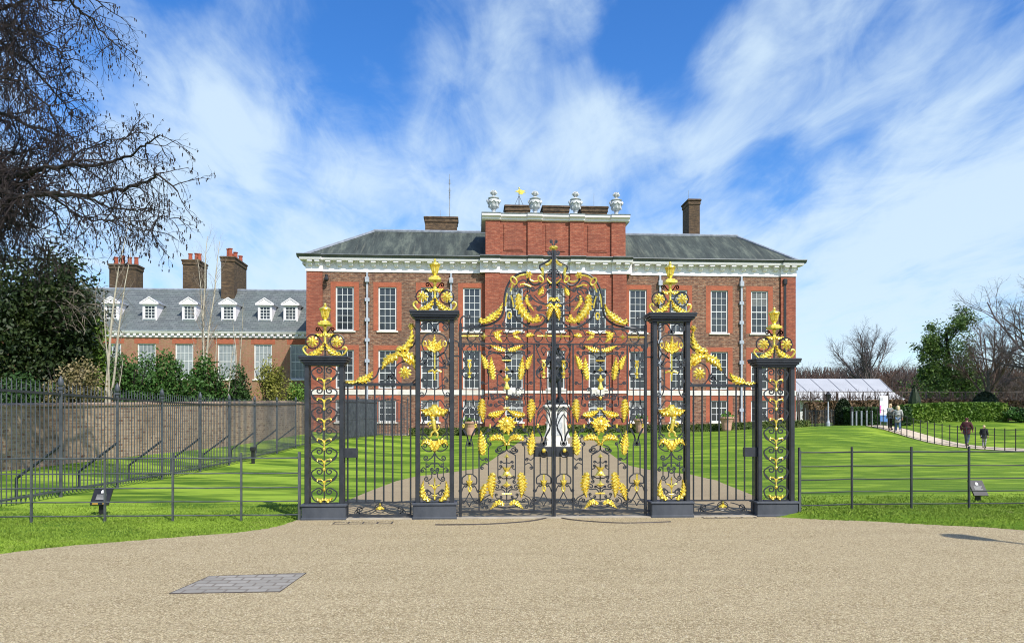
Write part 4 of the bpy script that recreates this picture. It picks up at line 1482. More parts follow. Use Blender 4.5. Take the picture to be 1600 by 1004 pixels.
    build(g, 'gilt_knop', GOLD, root)
    return root


SL, SR = Side(-1), Side(1)
low_pier(SL, 'low openwork iron gate pier with gilt finial beside the grey brick garden wall')
tall_pier(SL, 'tall openwork iron gate pier with gilt finial, nearer the brick garden wall')
side_gate(SL, 'narrow barred side gate with gilt volute, the one with the slate-blue railings behind')
gate_leaf(SL, 'ornate gilded iron gate leaf on the garden wall side of the centre stile')
gate_leaf(SR, 'ornate gilded iron gate leaf on the marquee side of the centre stile')
side_gate(SR, 'narrow barred side gate with gilt volute, the one with the terracotta planter behind')
tall_pier(SR, 'tall openwork iron gate pier with gilt finial, nearer the white marquee')
low_pier(SR, 'low openwork iron gate pier with gilt finial on the marquee side, rust spot on plinth')

# swing rails let into the gravel
for sg, lab in ((-1, 'thin iron swing rail in the gravel curving towards the stone sett patch'), (1, 'thin iron swing rail in the gravel curving away from the stone sett patch')):
    pts = [(865, 806), (850, 811), (820, 816), (760, 820), (700, 821), (680, 821)] if sg < 0 else [(866, 806), (882, 811), (915, 815), (970, 818), (1020, 817), (1048, 816)]
    P = [gnd(x, y) for x, y in pts]
    Q = cr([(p[0], p[1]) for p in P], 8)
    mb = MB().tube([(a, b, 0.008) for a, b in Q], 0.022, 6)
    tag(build(mb, 'ground_rail', MAT['rail_iron'], org=(Q[0][0], Q[0][1], 0)), lab, 'rail', 'gate swing rails')
for (x0, x1, y, lab) in ((522, 612, 818, 'slotted drain cover in gravel before the low pier nearer the brick garden wall'), (1098, 1180, 809, 'slotted drain cover in gravel before the side gate with planter behind')):
    a, b = gnd(x0, y), gnd(x1, y)
    dcov = empty('drain_cover', (a[0], a[1], 0), lab, 'drain cover', 'drain covers')
    n = 4
    fr = MB()
    y0, y1 = a[1] - 0.11, a[1] + 0.11
    for i in range(n + 1):
        xx = a[0] + (b[0] - a[0]) * i / n
        fr.box(xx - 0.012, xx + 0.012, y0 + .012, y1 - .012, 0.0, 0.017)
    fr.box(a[0] - .012, b[0] + .012, y0 - .012, y0 + .012, 0.0, 0.018)
    fr.box(a[0] - .012, b[0] + .012, y1 - .012, y1 + .012, 0.0, 0.018)
    build(fr, 'frame', MAT['rail_iron'], dcov)
    build(MB().box(a[0], b[0], y0, y1, 0.0, 0.0145), 'plate', MAT['gravel'], dcov)
# ================================================================== THE PALACE
YB = 54.0
XC = at(868, 600, YB)[0]
HWB = 18.0


def zb(py, px=868):
    return at(px, py, YB)[2]


ZG = 0.4
def wall_grid(mb, x0, x1, z0, z1, y, holes, rev=0.16):
    """wall face with openings and their reveals"""
    xs = sorted({x0, x1} | {v for h_ in holes for v in (h_[0], h_[1]) if x0 < v < x1})
    zs = sorted({z0, z1} | {v for h_ in holes for v in (h_[2], h_[3]) if z0 < v < z1})
    for i in range(len(xs) - 1):
        for j in range(len(zs) - 1):
            cx, cz = (xs[i] + xs[i + 1]) / 2, (zs[j] + zs[j + 1]) / 2
            if any(h_[0] < cx < h_[1] and h_[2] < cz < h_[3] for h_ in holes):
                continue
            mb.add([(xs[i], y, zs[j]), (xs[i + 1], y, zs[j]), (xs[i + 1], y, zs[j + 1]), (xs[i], y, zs[j + 1])], [(0, 1, 2, 3)])
    for a, b, c, d in holes:
        mb.add([(a, y, c), (b, y, c), (b, y, d), (a, y, d), (a, y + rev, c), (b, y + rev, c), (b, y + rev, d), (a, y + rev, d)],
               [(0, 4, 5, 1), (1, 5, 6, 2), (2, 6, 7, 3), (3, 7, 4, 0)])


def window_proto(parent, x, y, z0, z1, w, cols, rows, mat_pane, surround=None, sw=0.36, st=0.38, sill=True, meet=None, name='window'):
    """sash window; frame is the part, pane/sill/surround its sub-parts. y = wall face"""
    fw = 0.10
    mb = MB()
    yf = y + 0.07
    mb.box(x - w / 2, x - w / 2 + fw, yf, yf + 0.08, z0, z1)
    mb.box(x + w / 2 - fw, x + w / 2, yf, yf + 0.08, z0, z1)
    mb.box(x - w / 2 + fw, x + w / 2 - fw, yf, yf + 0.08, z1 - fw * .8, z1)
    mb.box(x - w / 2 + fw, x + w / 2 - fw, yf, yf + 0.08, z0, z0 + fw)
    iw = w - 2 * fw
    ih = z1 - z0 - 1.8 * fw
    for i in range(1, cols):
        xx = x - w / 2 + fw + iw * i / cols
        mb.box(xx - 0.017, xx + 0.017, yf + 0.02, yf + 0.06, z0 + fw, z1 - fw * .8)
    for j in range(1, rows):
        zz = z0 + fw + ih * j / rows
        t = 0.036 if (meet is not None and j == meet) else 0.016
        mb.box(x - w / 2 + fw, x + w / 2 - fw, yf + 0.017, yf + 0.063, zz - t, zz + t)
    fr = build(mb, name, MAT['sash'], parent, org=(x, y, z0))
    build(MB().box(x - w / 2 + 0.02, x + w / 2 - 0.02, yf + 0.045, yf + 0.053, z0 + 0.02, z1 - 0.02), 'pane', mat_pane, fr, org=(x, y, z0))
    if sill:
        build(MB().cbox(x - w / 2 - 0.12, x + w / 2 + 0.12, y - 0.09, y + 0.15, z0 - 0.11, z0 - 0.004, 0.01), 'sill', MAT['stone'], fr, org=(x, y, z0))
    if surround:
        mb = MB()
        mb.box(x - w / 2 - sw, x - w / 2 - 0.003, y - 0.012, y + 0.05, z0, z1)
        mb.box(x + w / 2 + 0.003, x + w / 2 + sw, y - 0.012, y + 0.05, z0, z1)
        # flat gauged arch with splayed ends
        e = 0.10
        vs = [(x - w / 2 - sw, y - 0.014, z1), (x + w / 2 + sw, y - 0.014, z1), (x + w / 2 + sw, y - 0.014, z1 + st), (x - w / 2 - sw, y - 0.014, z1 + st)]
        vs += [(a, y + 0.05, c) for a, b, c in vs]
        mb.add(vs, [(0, 1, 2, 3), (0, 4, 5, 1), (1, 5, 6, 2), (2, 6, 7, 3), (3, 7, 4, 0)])
        build(mb, 'brick_surround', MAT[surround], fr, org=(x, y, z0))
    return fr


zcor0 = zb(428.5)     # underside of frieze
zcor1 = zb(404)       # top of gutter
pal = empty('palace', (XC, YB, ZG), 'long red and brown brick palace with white bracketed cornice and green-grey hipped roof', 'building')
XL, XR = XC - HWB, XC + HWB
bays = [XC + 3.06 * i for i in range(-5, 6)]
WW = 1.30
zu0, zu1 = zb(518.5), zb(451)
zm0, zm1 = zb(607.5), zb(548)
zl0, zl1 = zb(659), zb(625)
yc = YB - 0.28          # centre break forward
CW = 5.2
holes = lambda bs: [(x - WW / 2, x + WW / 2, a, b) for x in bs for a, b in ((zu0, zu1), (zm0, zm1), (zl0, zl1))]
w = MB()
wall_grid(w, XL, XC - CW, ZG, zcor0, YB, holes(bays[:4]))
wall_grid(w, XC + CW, XR, ZG, zcor0, YB, holes(bays[7:]))
w.box(XL, XL + 0.01, YB + .001, YB + 14, ZG, zcor0)
w.box(XR - .01, XR, YB + .001, YB + 14, ZG, zcor0)
w.box(XL, XR, YB + 14, YB + 14.2, ZG, zcor0)
build(w, 'wall', MAT['brown_brick'], pal)
w = MB()
wall_grid(w, XC - CW, XC + CW, ZG, zcor0, yc, holes(bays[4:7]))
w.box(XC - CW, XC - CW + .01, yc + .001, YB, ZG, zcor0)
w.box(XC + CW - .01, XC + CW, yc + .001, YB, ZG, zcor0)
build(w, 'centre_wall', MAT['red_brick'], pal)
# red brick end and centre pilasters
for x, ww, y in ((XL + 0.56, 1.12, YB), (XR - 0.56, 1.12, YB), (XC - 4.68, 1.0, yc), (XC + 4.68, 1.0, yc), (XC - 1.55, 1.0, yc), (XC + 1.55, 1.0, yc)):
    build(MB().box(x - ww / 2 - 0.004, x + ww / 2 + 0.004, y - 0.15, y + 0.02, ZG, zcor0 - 0.004), 'pilaster', MAT['red_brick'], pal)
# string band
bb0, bb1 = zb(617), zb(609)
for a, b, y in ((XL + 1.14, XC - CW - .02, YB - 0.05), (XC + CW + .02, XR - 1.14, YB - 0.05), (XL - .03, XL + 1.135, YB - 0.19), (XR - 1.135, XR + .03, YB - 0.19)):
    build(MB().cbox(a, b, y, YB + 0.02, bb0, bb1 - 0.02, 0.02), 'string_band', MAT['stone'], pal)
xs = [XC - CW, XC - 5.18, XC - 4.18, XC - 2.05, XC - 1.05, XC + 1.05, XC + 2.05, XC + 4.18, XC + 5.18]
for a, b, y in ((XC - 5.19, XC - 4.17, yc - 0.19), (XC - 4.165, XC - 2.06, yc - 0.05), (XC - 2.055, XC - 1.045, yc - 0.19), (XC - 1.04, XC + 1.04, yc - 0.05), (XC + 1.045, XC + 2.055, yc - 0.19), (XC + 2.06, XC + 4.165, yc - 0.05), (XC + 4.17, XC + 5.19, yc - 0.19)):
    build(MB().cbox(a, b, y, yc + 0.02, zb(614.5), zb(610.5), 0.015), 'string_band', MAT['stone'], pal)
# windows: one prototype of each storey and wall, then copies
WALLS = ((YB, bays[:4] + bays[7:], 'gauged_brick'), (yc, bays[4:7], None))
for y, bs, sur in WALLS:
    for z0, z1, rows, meet, mp in ((zu0, zu1, 6, 3, 'glass'), (zm0, zm1, 5, 2, 'glass'), (zl0, zl1, 3, 2, 'glass')):
        proto = window_proto(pal, bs[0], y, z0, z1, WW, 3, rows, MAT[mp], sur, meet=meet, st=0.34, sill=(z0 != zm0 or y == yc))
        allw = [proto]
        for x in bs[1:]:
            allw.append(copy_tree(proto, pal, loc=Vector((x, y, z0)) - ORG[pal.name]))
        for wi, (fr_, x) in enumerate(zip(allw, bs)):
            if z0 == zm0 and y == YB:
                continue
            if R.random() < 0.45:
                dr_ = R.choice((0.18, 0.3, 0.42, 0.5)) * (z1 - z0)
                bm_ = MB().box(x - WW / 2 + 0.101, x + WW / 2 - 0.101, y + 0.07 + 0.040, y + 0.07 + 0.0445, z1 - 0.085 - dr_, z1 - 0.085)
                ORG[fr_.name] = Vector((x, y, z0))
                build(bm_, 'blind', MAT['blind'], fr_, org=(x, y, z0))
# carved white aprons under two centre windows
for x in (bays[4], bays[6]):
    mb = MB()
    mb.cbox(x - 0.48, x + 0.48, yc - 0.24, yc - 0.055, zb(618.5), zb(607.8), 0.03)
    mb.ell((x, yc - 0.23, zb(613)), 0.16, 0.06, 0.16, 10, 6)
    build(mb, 'carved_plaque', MAT['stone'], pal)
# rainwater pipes
for px in (574, 705, 1031, 1158):
    x = at(px, 500, YB)[0]
    mb = MB()
    mb.box(x - 0.065, x + 0.065, YB - 0.15, YB - 0.03, ZG, zcor0 - 0.02)
    mb.cbox(x - 0.15, x + 0.15, YB - 0.26, YB - 0.02, zcor0 - 0.75, zcor0 - 0.38, 0.03)
    for py in (471, 502, 533, 565, 640):
        z = zb(py)
        mb.cbox(x - 0.17, x + 0.17, YB - 0.165, YB - 0.01, z - 0.12, z + 0.12, 0.02)
    build(mb, 'downpipe', MAT['leadpipe'], pal)
# cornice: frieze, corona, brackets; it breaks forward over pilasters
cor = MB()
gut = MB()
br = []
def cornice_run(x0, x1, y, endl=0, endr=0):
    z = zcor0
    hh = zcor1 - zcor0
    cor.box(x0, x1, y - 0.06, y + 0.3, z, z + 0.07)
    cor.box(x0, x1, y - 0.03, y + 0.3, z + 0.07, z + 0.42 * hh)
    cor.box(x0, x1, y - 0.012, y + 0.3, z + 0.42 * hh, z + 0.66 * hh)
    a, b = x0 - endl, x1 + endr
    cor.prismx([(y - 0.46, z + 0.66 * hh), (y + 0.3, z + 0.66 * hh), (y + 0.3, z + 0.80 * hh), (y - 0.52, z + 0.80 * hh), (y - 0.50, z + 0.74 * hh)], a, b)
    gut.prismx([(y - 0.50, z + 0.803 * hh), (y + 0.3, z + 0.803 * hh), (y + 0.3, z + 0.95 * hh), (y - 0.66, z + hh), (y - 0.68, z + 0.96 * hh), (y - 0.56, z + 0.87 * hh)], a - (0.17 if endl else 0), b + (0.17 if endr else 0))


def brackets(x0, x1, y, n):
    z, hh = zcor0, zcor1 - zcor0
    for i in range(n):
        x = x0 + (x1 - x0) * (i + 0.5) / n
        mb = MB()
        mb.cbox(x - 0.18, x + 0.18, y - 0.42, y - 0.013, z + 0.56 * hh, z + 0.655 * hh, 0.02)
        P = [(y - 0.012, z + 0.34 * hh), (y - 0.10, z + 0.30 * hh), (y - 0.22, z + 0.36 * hh), (y - 0.26, z + 0.45 * hh), (y - 0.30, z + 0.50 * hh), (y - 0.36, z + 0.53 * hh), (y - 0.38, z + 0.559 * hh), (y - 0.012, z + 0.559 * hh)]
        mb.prismx(P, x - 0.14, x + 0.14)
        br.append((mb, x, y))


runs = [(XL - 0.05, XL + 1.15, YB - 0.15, 0.36, 0.0, 2), (XL + 1.15, XC - CW - 0.35, YB, 0, 0, 14), (XC - CW - 0.35, XC - 4.1, yc - 0.15, 0, 0, 2),
        (XC - 4.1, XC - 2.1, yc, 0, 0, 2), (XC - 2.1, XC - 1.0, yc - 0.15, 0, 0, 1), (XC - 1.0, XC + 1.0, yc, 0, 0, 3), (XC + 1.0, XC + 2.1, yc - 0.15, 0, 0, 1),
        (XC + 2.1, XC + 4.1, yc, 0, 0, 2), (XC + 4.1, XC + CW + 0.35, yc - 0.15, 0, 0, 2), (XC + CW + 0.35, XR - 1.15, YB, 0, 0, 14), (XR - 1.15, XR + 0.05, YB - 0.15, 0, 0.36, 2)]
for x0, x1, y, el, er, n in runs:
    cornice_run(x0, x1, y, el, er)
    brackets(x0 + (0.0 if n > 2 else 0.08), x1 - (0.0 if n > 2 else 0.08), y, n)
cor.box(XL - 0.4, XL, YB + .35, YB + 14, zcor1 - 0.55, zcor1 - 0.3)
cor.box(XR, XR + 0.4, YB + .35, YB + 14, zcor1 - 0.55, zcor1 - 0.3)
co = build(cor, 'cornice', MAT['white'], pal)
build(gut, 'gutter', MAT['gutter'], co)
p0 = None
for mb, x, y in br:
    if p0 is None:
        p0 = build(mb, 'bracket', MAT['white'], co, org=(x, y, zcor0))
    else:
        copy_tree(p0, co, loc=Vector((x, y, zcor0)) - ORG[co.name])
# hipped roof
e0 = zcor1 - 0.12
xa, xb = XL - 0.4, XR + 0.4
yf, yr = YB - 0.3, YB + 4.6
s_ = yr / (CS - ((585 - CX) / F) * SN)
zr = EYE + (HY - 361.5) * s_ / F
xra = at(586, 362, yr)[0]
xrb = at(1150, 366, yr)[0]
m = MB()
m.add([(xa, yf, e0), (xb, yf, e0), (xrb, yr, zr), (xra, yr, zr), (xa, YB + 14, e0), (xb, YB + 14, e0), (xrb, yr + 5, zr), (xra, yr + 5, zr)],
      [(0, 1, 2, 3), (4, 0, 3, 7), (1, 5, 6, 2), (5, 4, 7, 6), (3, 2, 6, 7)])
roof = build(m, 'roof', MAT['roof'], pal)
m = MB()
m.tube([(xra - 0.1, yr - 0.05, zr + 0.03), (xrb + 0.1, yr - 0.05, zr + 0.03)], 0.13, 6)
for xe, xr_ in ((xa, xra), (xb, xrb)):
    m.tube([(xe, yf, e0 + 0.03), (xr_, yr, zr + 0.03)], 0.11, 6)
build(m, 'lead_ridge', MAT['lead'], roof)
# attic storey over the centre
AT0, AT1 = zcor1 - 0.05, zb(343.5)
ya = YB - 0.1
AW = 5.08
m = MB()
m.box(XC - AW, XC + AW, ya, ya + 3.2, AT0, AT1 - 0.01)
att = build(m, 'attic', MAT['red_brick'], pal)
for x in (XC - 4.62, XC - 1.55, XC + 1.55, XC + 4.62):
    build(MB().box(x - 0.52, x + 0.52, ya - 0.16, ya + 0.05, AT0, AT1 - 0.012), 'attic_pilaster', MAT['red_brick'], att)
for x in (XC - 3.09, XC, XC + 3.09):
    # recessed field with a raised brick tablet
    mb = MB()
    mb.box(x - 0.72, x + 0.72, ya - 0.05, ya + 0.02, AT0 + 0.55, AT1 - 0.40)
    mb.box(x - 0.64, x + 0.64, ya - 0.07, ya + 0.02, AT0 + 0.63, AT1 - 0.48)
    build(mb, 'brick_tablet', MAT['red_brick'], att)
m = MB()
g2 = MB()
for x0, x1, y in [(XC - 5.3, XC - 4.05, ya - 0.18), (XC - 4.05, XC - 2.1, ya - 0.02), (XC - 2.1, XC - 1.0, ya - 0.18), (XC - 1.0, XC + 1.0, ya - 0.02), (XC + 1.0, XC + 2.1, ya - 0.18), (XC + 2.1, XC + 4.05, ya - 0.02), (XC + 4.05, XC + 5.3, ya - 0.18)]:
    m.prismx([(y, AT1 - 0.16), (y - 0.12, AT1 - 0.10), (y - 0.14, AT1), (y - 0.3, AT1 + 0.12), (y - 0.32, AT1 + 0.26), (ya + 3.3, AT1 + 0.26), (ya + 3.3, AT1 - 0.16)], x0 - (0.12 if x0 < XC - 5 else 0), x1 + (0.12 if x1 > XC + 5 else 0))
    g2.prismx([(y - 0.34, AT1 + 0.263), (y - 0.36, AT1 + 0.33), (ya + 3.3, AT1 + 0.40), (ya + 3.3, AT1 + 0.263)], x0 - (0.14 if x0 < XC - 5 else 0), x1 + (0.14 if x1 > XC + 5 else 0))
ac = build(m, 'attic_cornice', MAT['white'], att)
build(g2, 'lead_flashing', MAT['lead'], ac)
# chimneys behind the attic
def stack(px0, px1, pytop, Y, zbase, parent, depth=1.4, cap=True, mat='dark_brick', label=None):
    x0, x1 = at(px0, pytop, Y)[0], at(px1, pytop, Y)[0]
    zt = at((px0 + px1) / 2, pytop, Y)[2]
    mb = MB()
    mb.box(x0 + .06, x1 - .06, Y + .06, Y + depth - .06, zbase, zt - 0.45)
    mb.cbox(x0, x1, Y, Y + depth, zt - 0.449, zt - 0.15, 0.03)
    mb.cbox(x0 - 0.06, x1 + 0.06, Y - 0.06, Y + depth + .06, zt - 0.149, zt, 0.04)
    c = build(mb, 'chimney', MAT[mat], parent)
    return c, x0, x1, zt


for px0, px1, pt in ((789, 829, 320), (848, 890, 321), (908, 950, 322)):
    stack(px0, px1, pt, YB + 5.5, AT1 - 1, pal, depth=1.6)
stack(663, 715, 338, YB + 7, zr - 1, pal, depth=1.6)
stack(1075.5, 1095, 310.5, YB + 6.2, zr - 1, pal, depth=1.9)
# security camera under the corner of the cornice
x, y, z = at(510, 433, YB - 0.35)
mb = MB()
mb.ell((x, y, z - 0.12), 0.17, 0.17, 0.2, 10, 7)
mb.tube([(x, y, z), (x, y, z + 0.2)], 0.1, 8)
mb.tube([(x, y, z + 0.1), (x, YB, z + 0.1)], 0.05, 6)
build(mb, 'security_camera', MAT['black'], pal)
x, y, z = at(1226, 440, YB - 0.1)
mb = MB()
mb.cbox(x - 0.15, x + 0.15, YB - 0.3, YB - 0.02, z - .2, z + .2, 0.05)
mb.box(x - 0.09, x + 0.09, YB - 0.2, YB - 0.02, ZG, z - 0.2)
o_ = build(mb, 'downpipe', MAT['black'], pal)
o_['label'] = 'black rainwater pipe'
# urns on the attic
def urn(px, lab):
    x = at(px, 320, ya)[0]
    y = ya + 0.25
    z = AT1 + 0.33
    r = empty('stone_urn', (x, y, z), lab, 'urn', 'stone urns on the attic')
    mb = MB()
    mb.cbox(x - 0.30, x + 0.30, y - 0.3, y + 0.3, z, z + 0.10, 0.02)
    mb.lathe([(0.24, 0.10), (0.15, 0.22), (0.13, 0.32), (0.20, 0.36), (0.13, 0.40)], (x, y, z), 14)
    build(mb, 'foot', MAT['urn'], r, smooth=True)
    mb = MB()
    n = 20
    prof = [(0.14, 0.40), (0.30, 0.52), (0.38, 0.72), (0.41, 0.92), (0.44, 1.02), (0.38, 1.08), (0.30, 1.14), (0.33, 1.18), (0.42, 1.21), (0.30, 1.27), (0.16, 1.33), (0.10, 1.38)]
    mb.lathe(prof, (x, y, z), n)
    for i in range(8):
        a = 2 * PI * i / 8
        mb.tube([(x + 0.42 * math.cos(a), y + 0.42 * math.sin(a), z + 1.0), (x + 0.42 * math.cos(a + .39), y + 0.42 * math.sin(a + .39), z + 0.84), (x + 0.42 * math.cos(a + .785), y + 0.42 * math.sin(a + .785), z + 1.0)], 0.06, 5)
        mb.ell((x + 0.35 * math.cos(a), y + 0.35 * math.sin(a), z + 0.62), 0.06, 0.06, 0.12, 6, 5)
    for sx in (-1, 1):
        mb.ell((x + sx * 0.44, y, z + 1.02), 0.10, 0.09, 0.14, 6, 5)
    build(mb, 'bowl', MAT['urn'], r, smooth=True)
    mb = MB()
    mb.lathe([(0.08, 1.36), (0.10, 1.40), (0.07, 1.44), (0.16, 1.52), (0.20, 1.62), (0.15, 1.70), (0.05, 1.76)], (x, y, z), 12)
    for i in range(6):
        a = 2 * PI * i / 6
        mb.tube([(x + 0.1 * math.cos(a), y + 0.1 * math.sin(a), z + 1.48), (x + 0.24 * math.cos(a), y + 0.24 * math.sin(a), z + 1.60), (x + 0.15 * math.cos(a + .5), y + 0.15 * math.sin(a + .5), z + 1.74), (x + 0.04 * math.cos(a + .5), y + 0.04 * math.sin(a + .5), z + 1.80)], [0.05, 0.06, 0.05, 0.02], 5)
    build(mb, 'flame', MAT['urn'], r, smooth=True)


urn(771.5, 'grey-white stone urn on the attic corner nearest the gilt weather vane')
urn(836.5, 'grey-white stone urn on the attic, between the first two brick chimneys after the weather vane')
urn(900, 'grey-white stone urn just past the middle attic brick stack, away from the vane')
urn(964, 'grey-white stone urn on the attic corner farthest from the weather vane')
# weather vane and masts
x, y, z = at(811, 320, YB + 6.3)
wv = empty('weather_vane', (x, y, z - 0.2), 'gilt flag-shaped weather vane on a slim pole above the attic chimneys', 'weather vane')
k = 54 * 1.1 / F
mb = MB()
mb.tube([(x, y, z - 0.4), (x, y, z + 1.15)], 0.035, 6)
for dx, dy in ((-0.35, 0), (0.35, 0), (0, 0.35), (0, -0.35)):
    mb.tube([(x + dx, y + dy, z - 0.05), (x, y, z + 0.75)], 0.02, 4)
build(mb, 'pole', MAT['iron'], wv)
mb = MB()
P = [(-0.36, 1.08), (-0.2, 1.05), (-0.08, 1.02), (0.0, 0.86), (0.28, 0.84), (0.36, 0.98), (0.56, 1.0), (0.38, 1.08), (0.54, 1.17), (0.3, 1.18), (0.0, 1.30), (-0.1, 1.16), (-0.22, 1.14)]
tri = tessellate_polygon([[Vector((a, b, 0)) for a, b in P]])
n = len(P)
vs = [(x + a, y - 0.02, z + b) for a, b in P] + [(x + a, y + 0.02, z + b) for a, b in P]
mb.add(vs, [tuple(t) for t in tri] + [tuple(i + n for i in t) for t in tri] + [(i, (i + 1) % n, n + (i + 1) % n, n + i) for i in range(n)])
mb.ell((x, y, z + 1.36), 0.06, 0.06, 0.08, 8, 6)
build(mb, 'gilt_flag', MAT['gold'], wv)
for px, pt, pb, yy, lab in ((702.5, 272, 345, YB + 8.0, 'tall thin grey antenna mast beside the low brick chimney on the roof'), (688, 328, 345, YB + 7.5, 'short thin aerial standing on the low brick chimney top'), (928, 302, 326, YB + 6.2, 'thin aerial above the attic stack farthest from the vane'), (1076, 297, 316, YB + 6.4, 'short thin aerial on top of the lone tall chimney')):
    x, y, z = at(px, pt, yy)
    z2 = at(px, pb, yy)[2]
    mb = MB()
    mb.tube([(x, y, z2 - 0.6), (x, y, (z + z2) / 2), (x, y, z)], [0.045, 0.035, 0.02] if pt < 290 else [0.02, 0.018, 0.012], 6)
    if pt < 290:
        for f_ in (0.12, 0.3, 0.42):
            mb.tube([(x, y, z + (z2 - z) * f_), (x, y, z + (z2 - z) * (f_ + 0.10))], 0.06, 6)
        for f_ in (0.2, 0.35):
            mb.tube([(x - 0.15, y, z + (z2 - z) * f_), (x + 0.15, y, z + (z2 - z) * f_)], 0.015, 4)
    tag(build(mb, 'antenna', MAT['lead'], org=(x, y, z2)), lab, 'antenna')

# ================================================================== THE LOW WING on the left
YW = 62.0
wing = empty('wing_building', (-20, YW, 1.0), 'low red-brick wing with grey slate roof, white dormers and red chimney pots', 'building')
def zw(py, px=330, Y=YW):
    return at(px, py, Y)[2]


WX0, WX1 = -44.0, XL + 1.0
we = zw(526)
whx = [at(px, 560, YW)[0] for px in (121, 175, 229, 288, 354, 411, 467)]
wz0, wz1 = zw(592), zw(537)
WWW = 1.45
w = MB()
wall_grid(w, WX0, WX1, 0.5, we, YW, [(x - WWW / 2, x + WWW / 2, wz0, wz1) for x in whx])
build(w, 'wall', MAT['wing_brick'], wing)
proto = window_proto(wing, whx[0], YW, wz0, wz1, WWW, 4, 4, MAT['glass_pale'], None, meet=2)
mb = MB()
x = whx[0]
mb.box(x - WWW / 2 - 0.25, x + WWW / 2 + 0.25, YW - 0.012, YW + 0.05, wz1, wz1 + 0.42)
build(mb, 'brick_arch', MAT['gauged_brick'], proto, org=ORG[proto.name])
for x in whx[1:]:
    copy_tree(proto, wing, loc=Vector((x, YW, wz0)) - ORG[wing.name])
# eaves cornice with dentil blocks
zc0, zc1 = zw(527), zw(517.5)
mb = MB()
mb.box(WX0, WX1, YW - 0.10, YW + 0.2, zc0, zc0 + 0.10)
mb.prismx([(YW - 0.26, zc0 + 0.30), (YW + 0.2, zc0 + 0.30), (YW + 0.2, zc1), (YW - 0.32, zc1), (YW - 0.32, zc1 - 0.08)], WX0, WX1)
mb.box(WX0, WX1, YW - 0.02, YW + 0.2, zc0 + 0.10, zc0 + 0.299)
wc = build(mb, 'eaves_cornice', MAT['white'], wing)
mb = MB()
x = WX0 + 0.2
while x < WX1 - 0.3:
    mb.box(x, x + 0.22, YW - 0.24, YW - 0.021, zc0 + 0.13, zc0 + 0.298)
    x += 0.50
build(mb, 'dentils', MAT['white'], wc)
# slate roof
YR = 66.2
zrw = at(300, 453.5, YR)[2]
mb = MB()
ye = YW - 0.33
mb.add([(WX0, ye, zc1 + 0.01), (WX1, ye, zc1 + 0.01), (WX1, YR, zrw), (WX0, YR, zrw), (WX0, YR + 5, zc1), (WX1, YR + 5, zc1)], [(0, 1, 2, 3), (3, 2, 5, 4), (0, 3, 4)])
wr = build(mb, 'roof', MAT['slate'], wing)
mb = MB()
mb.tube([(WX0, YR, zrw + 0.02), (WX1, YR, zrw + 0.02)], 0.14, 6)
mb.box(WX0, WX1, ye - 0.04, ye + 0.02, zc1 + 0.002, zc1 + 0.08)
build(mb, 'lead_ridge', MAT['lead'], wr)
slope = (zrw - zc1) / (YR - ye)
# dormers
def dormer(px):
    yd = YW + 0.75
    z0 = zc1 + slope * (yd - ye) - 0.05
    x = at(px, 490, yd)[0]
    zt = at(px, 473.5, yd)[2]
    za = at(px, 466, yd)[2]
    wd = 1.16
    mb = MB()
    yb_ = lambda z: ye + (z - zc1) / slope + 0.05
    # front frame with opening
    wall_grid(mb, x - wd / 2, x + wd / 2, z0, zt, yd, [(x - 0.40, x + 0.40, z0 + 0.22, zt - 0.20)], 0.10)
    # cheeks
    for sx in (-1, 1):
        xx = x + sx * wd / 2
        mb.add([(xx, yd, z0), (xx, yb_(zt), zt), (xx, yd, zt)], [(0, 1, 2)])
    d = build(mb, 'dormer', MAT['white'], wing, org=(x, yd, z0))
    mb = MB()
    # little pediment and roof
    e = 0.16
    hw = wd / 2 + e
    vs = [(x - hw, yd - 0.12, zt), (x + hw, yd - 0.12, zt), (x, yd - 0.12, za + 0.1), (x - hw, yb_(zt) + 0.1, zt), (x + hw, yb_(zt) + 0.1, zt), (x, yb_(za) + 0.4, za + 0.1)]
    mb.add(vs, [(0, 1, 2), (0, 3, 4, 1)])
    mb.box(x - hw - .02, x + hw + .02, yd - 0.17, yd - 0.121, zt - 0.06, zt + 0.05)
    for sx in (-1, 1):
        mb.tube([(x + sx * (hw + .02), yd - 0.14, zt + 0.03), (x, yd - 0.14, za + 0.13)], 0.05, 4)
    build(mb, 'pediment', MAT['white'], d, org=(x, yd, z0))
    mb = MB()
    mb.add([(a, b, c + 0.02) for a, b, c in vs], [(0, 2, 5, 3), (1, 4, 5, 2)])
    build(mb, 'lead_roof', MAT['lead'], d, org=(x, yd, z0))
    mb = MB()
    for i in range(4):
        xx = x - 0.40 + 0.80 * i / 3
        mb.box(xx - 0.022, xx + 0.022, yd + 0.03, yd + 0.07, z0 + 0.22, zt - 0.20)
    hgt = zt - 0.42 - z0
    for j in range(5):
        zz = z0 + 0.22 + hgt * j / 4
        mb.box(x - 0.40, x + 0.40, yd + 0.027, yd + 0.073, zz - 0.022, zz + 0.022)
    mb.box(x - 0.5, x + 0.5, yd - 0.08, yd + 0.02, z0 + 0.14, z0 + 0.20)
    build(mb, 'sash', MAT['sash'], d, org=(x, yd, z0))
    build(MB().box(x - 0.40, x + 0.40, yd + 0.052, yd + 0.06, z0 + 0.22, zt - 0.2), 'pane', MAT['glass'], d, org=(x, yd, z0))
    return d, (x, yd, z0)


d0, o0 = dormer(174)
for px in (114, 234, 295.5, 357, 414, 454):
    xx = at(px, 490, YW + 0.75)[0]
    copy_tree(d0, wing, loc=Vector((xx, o0[1], o0[2])) - ORG[wing.name])
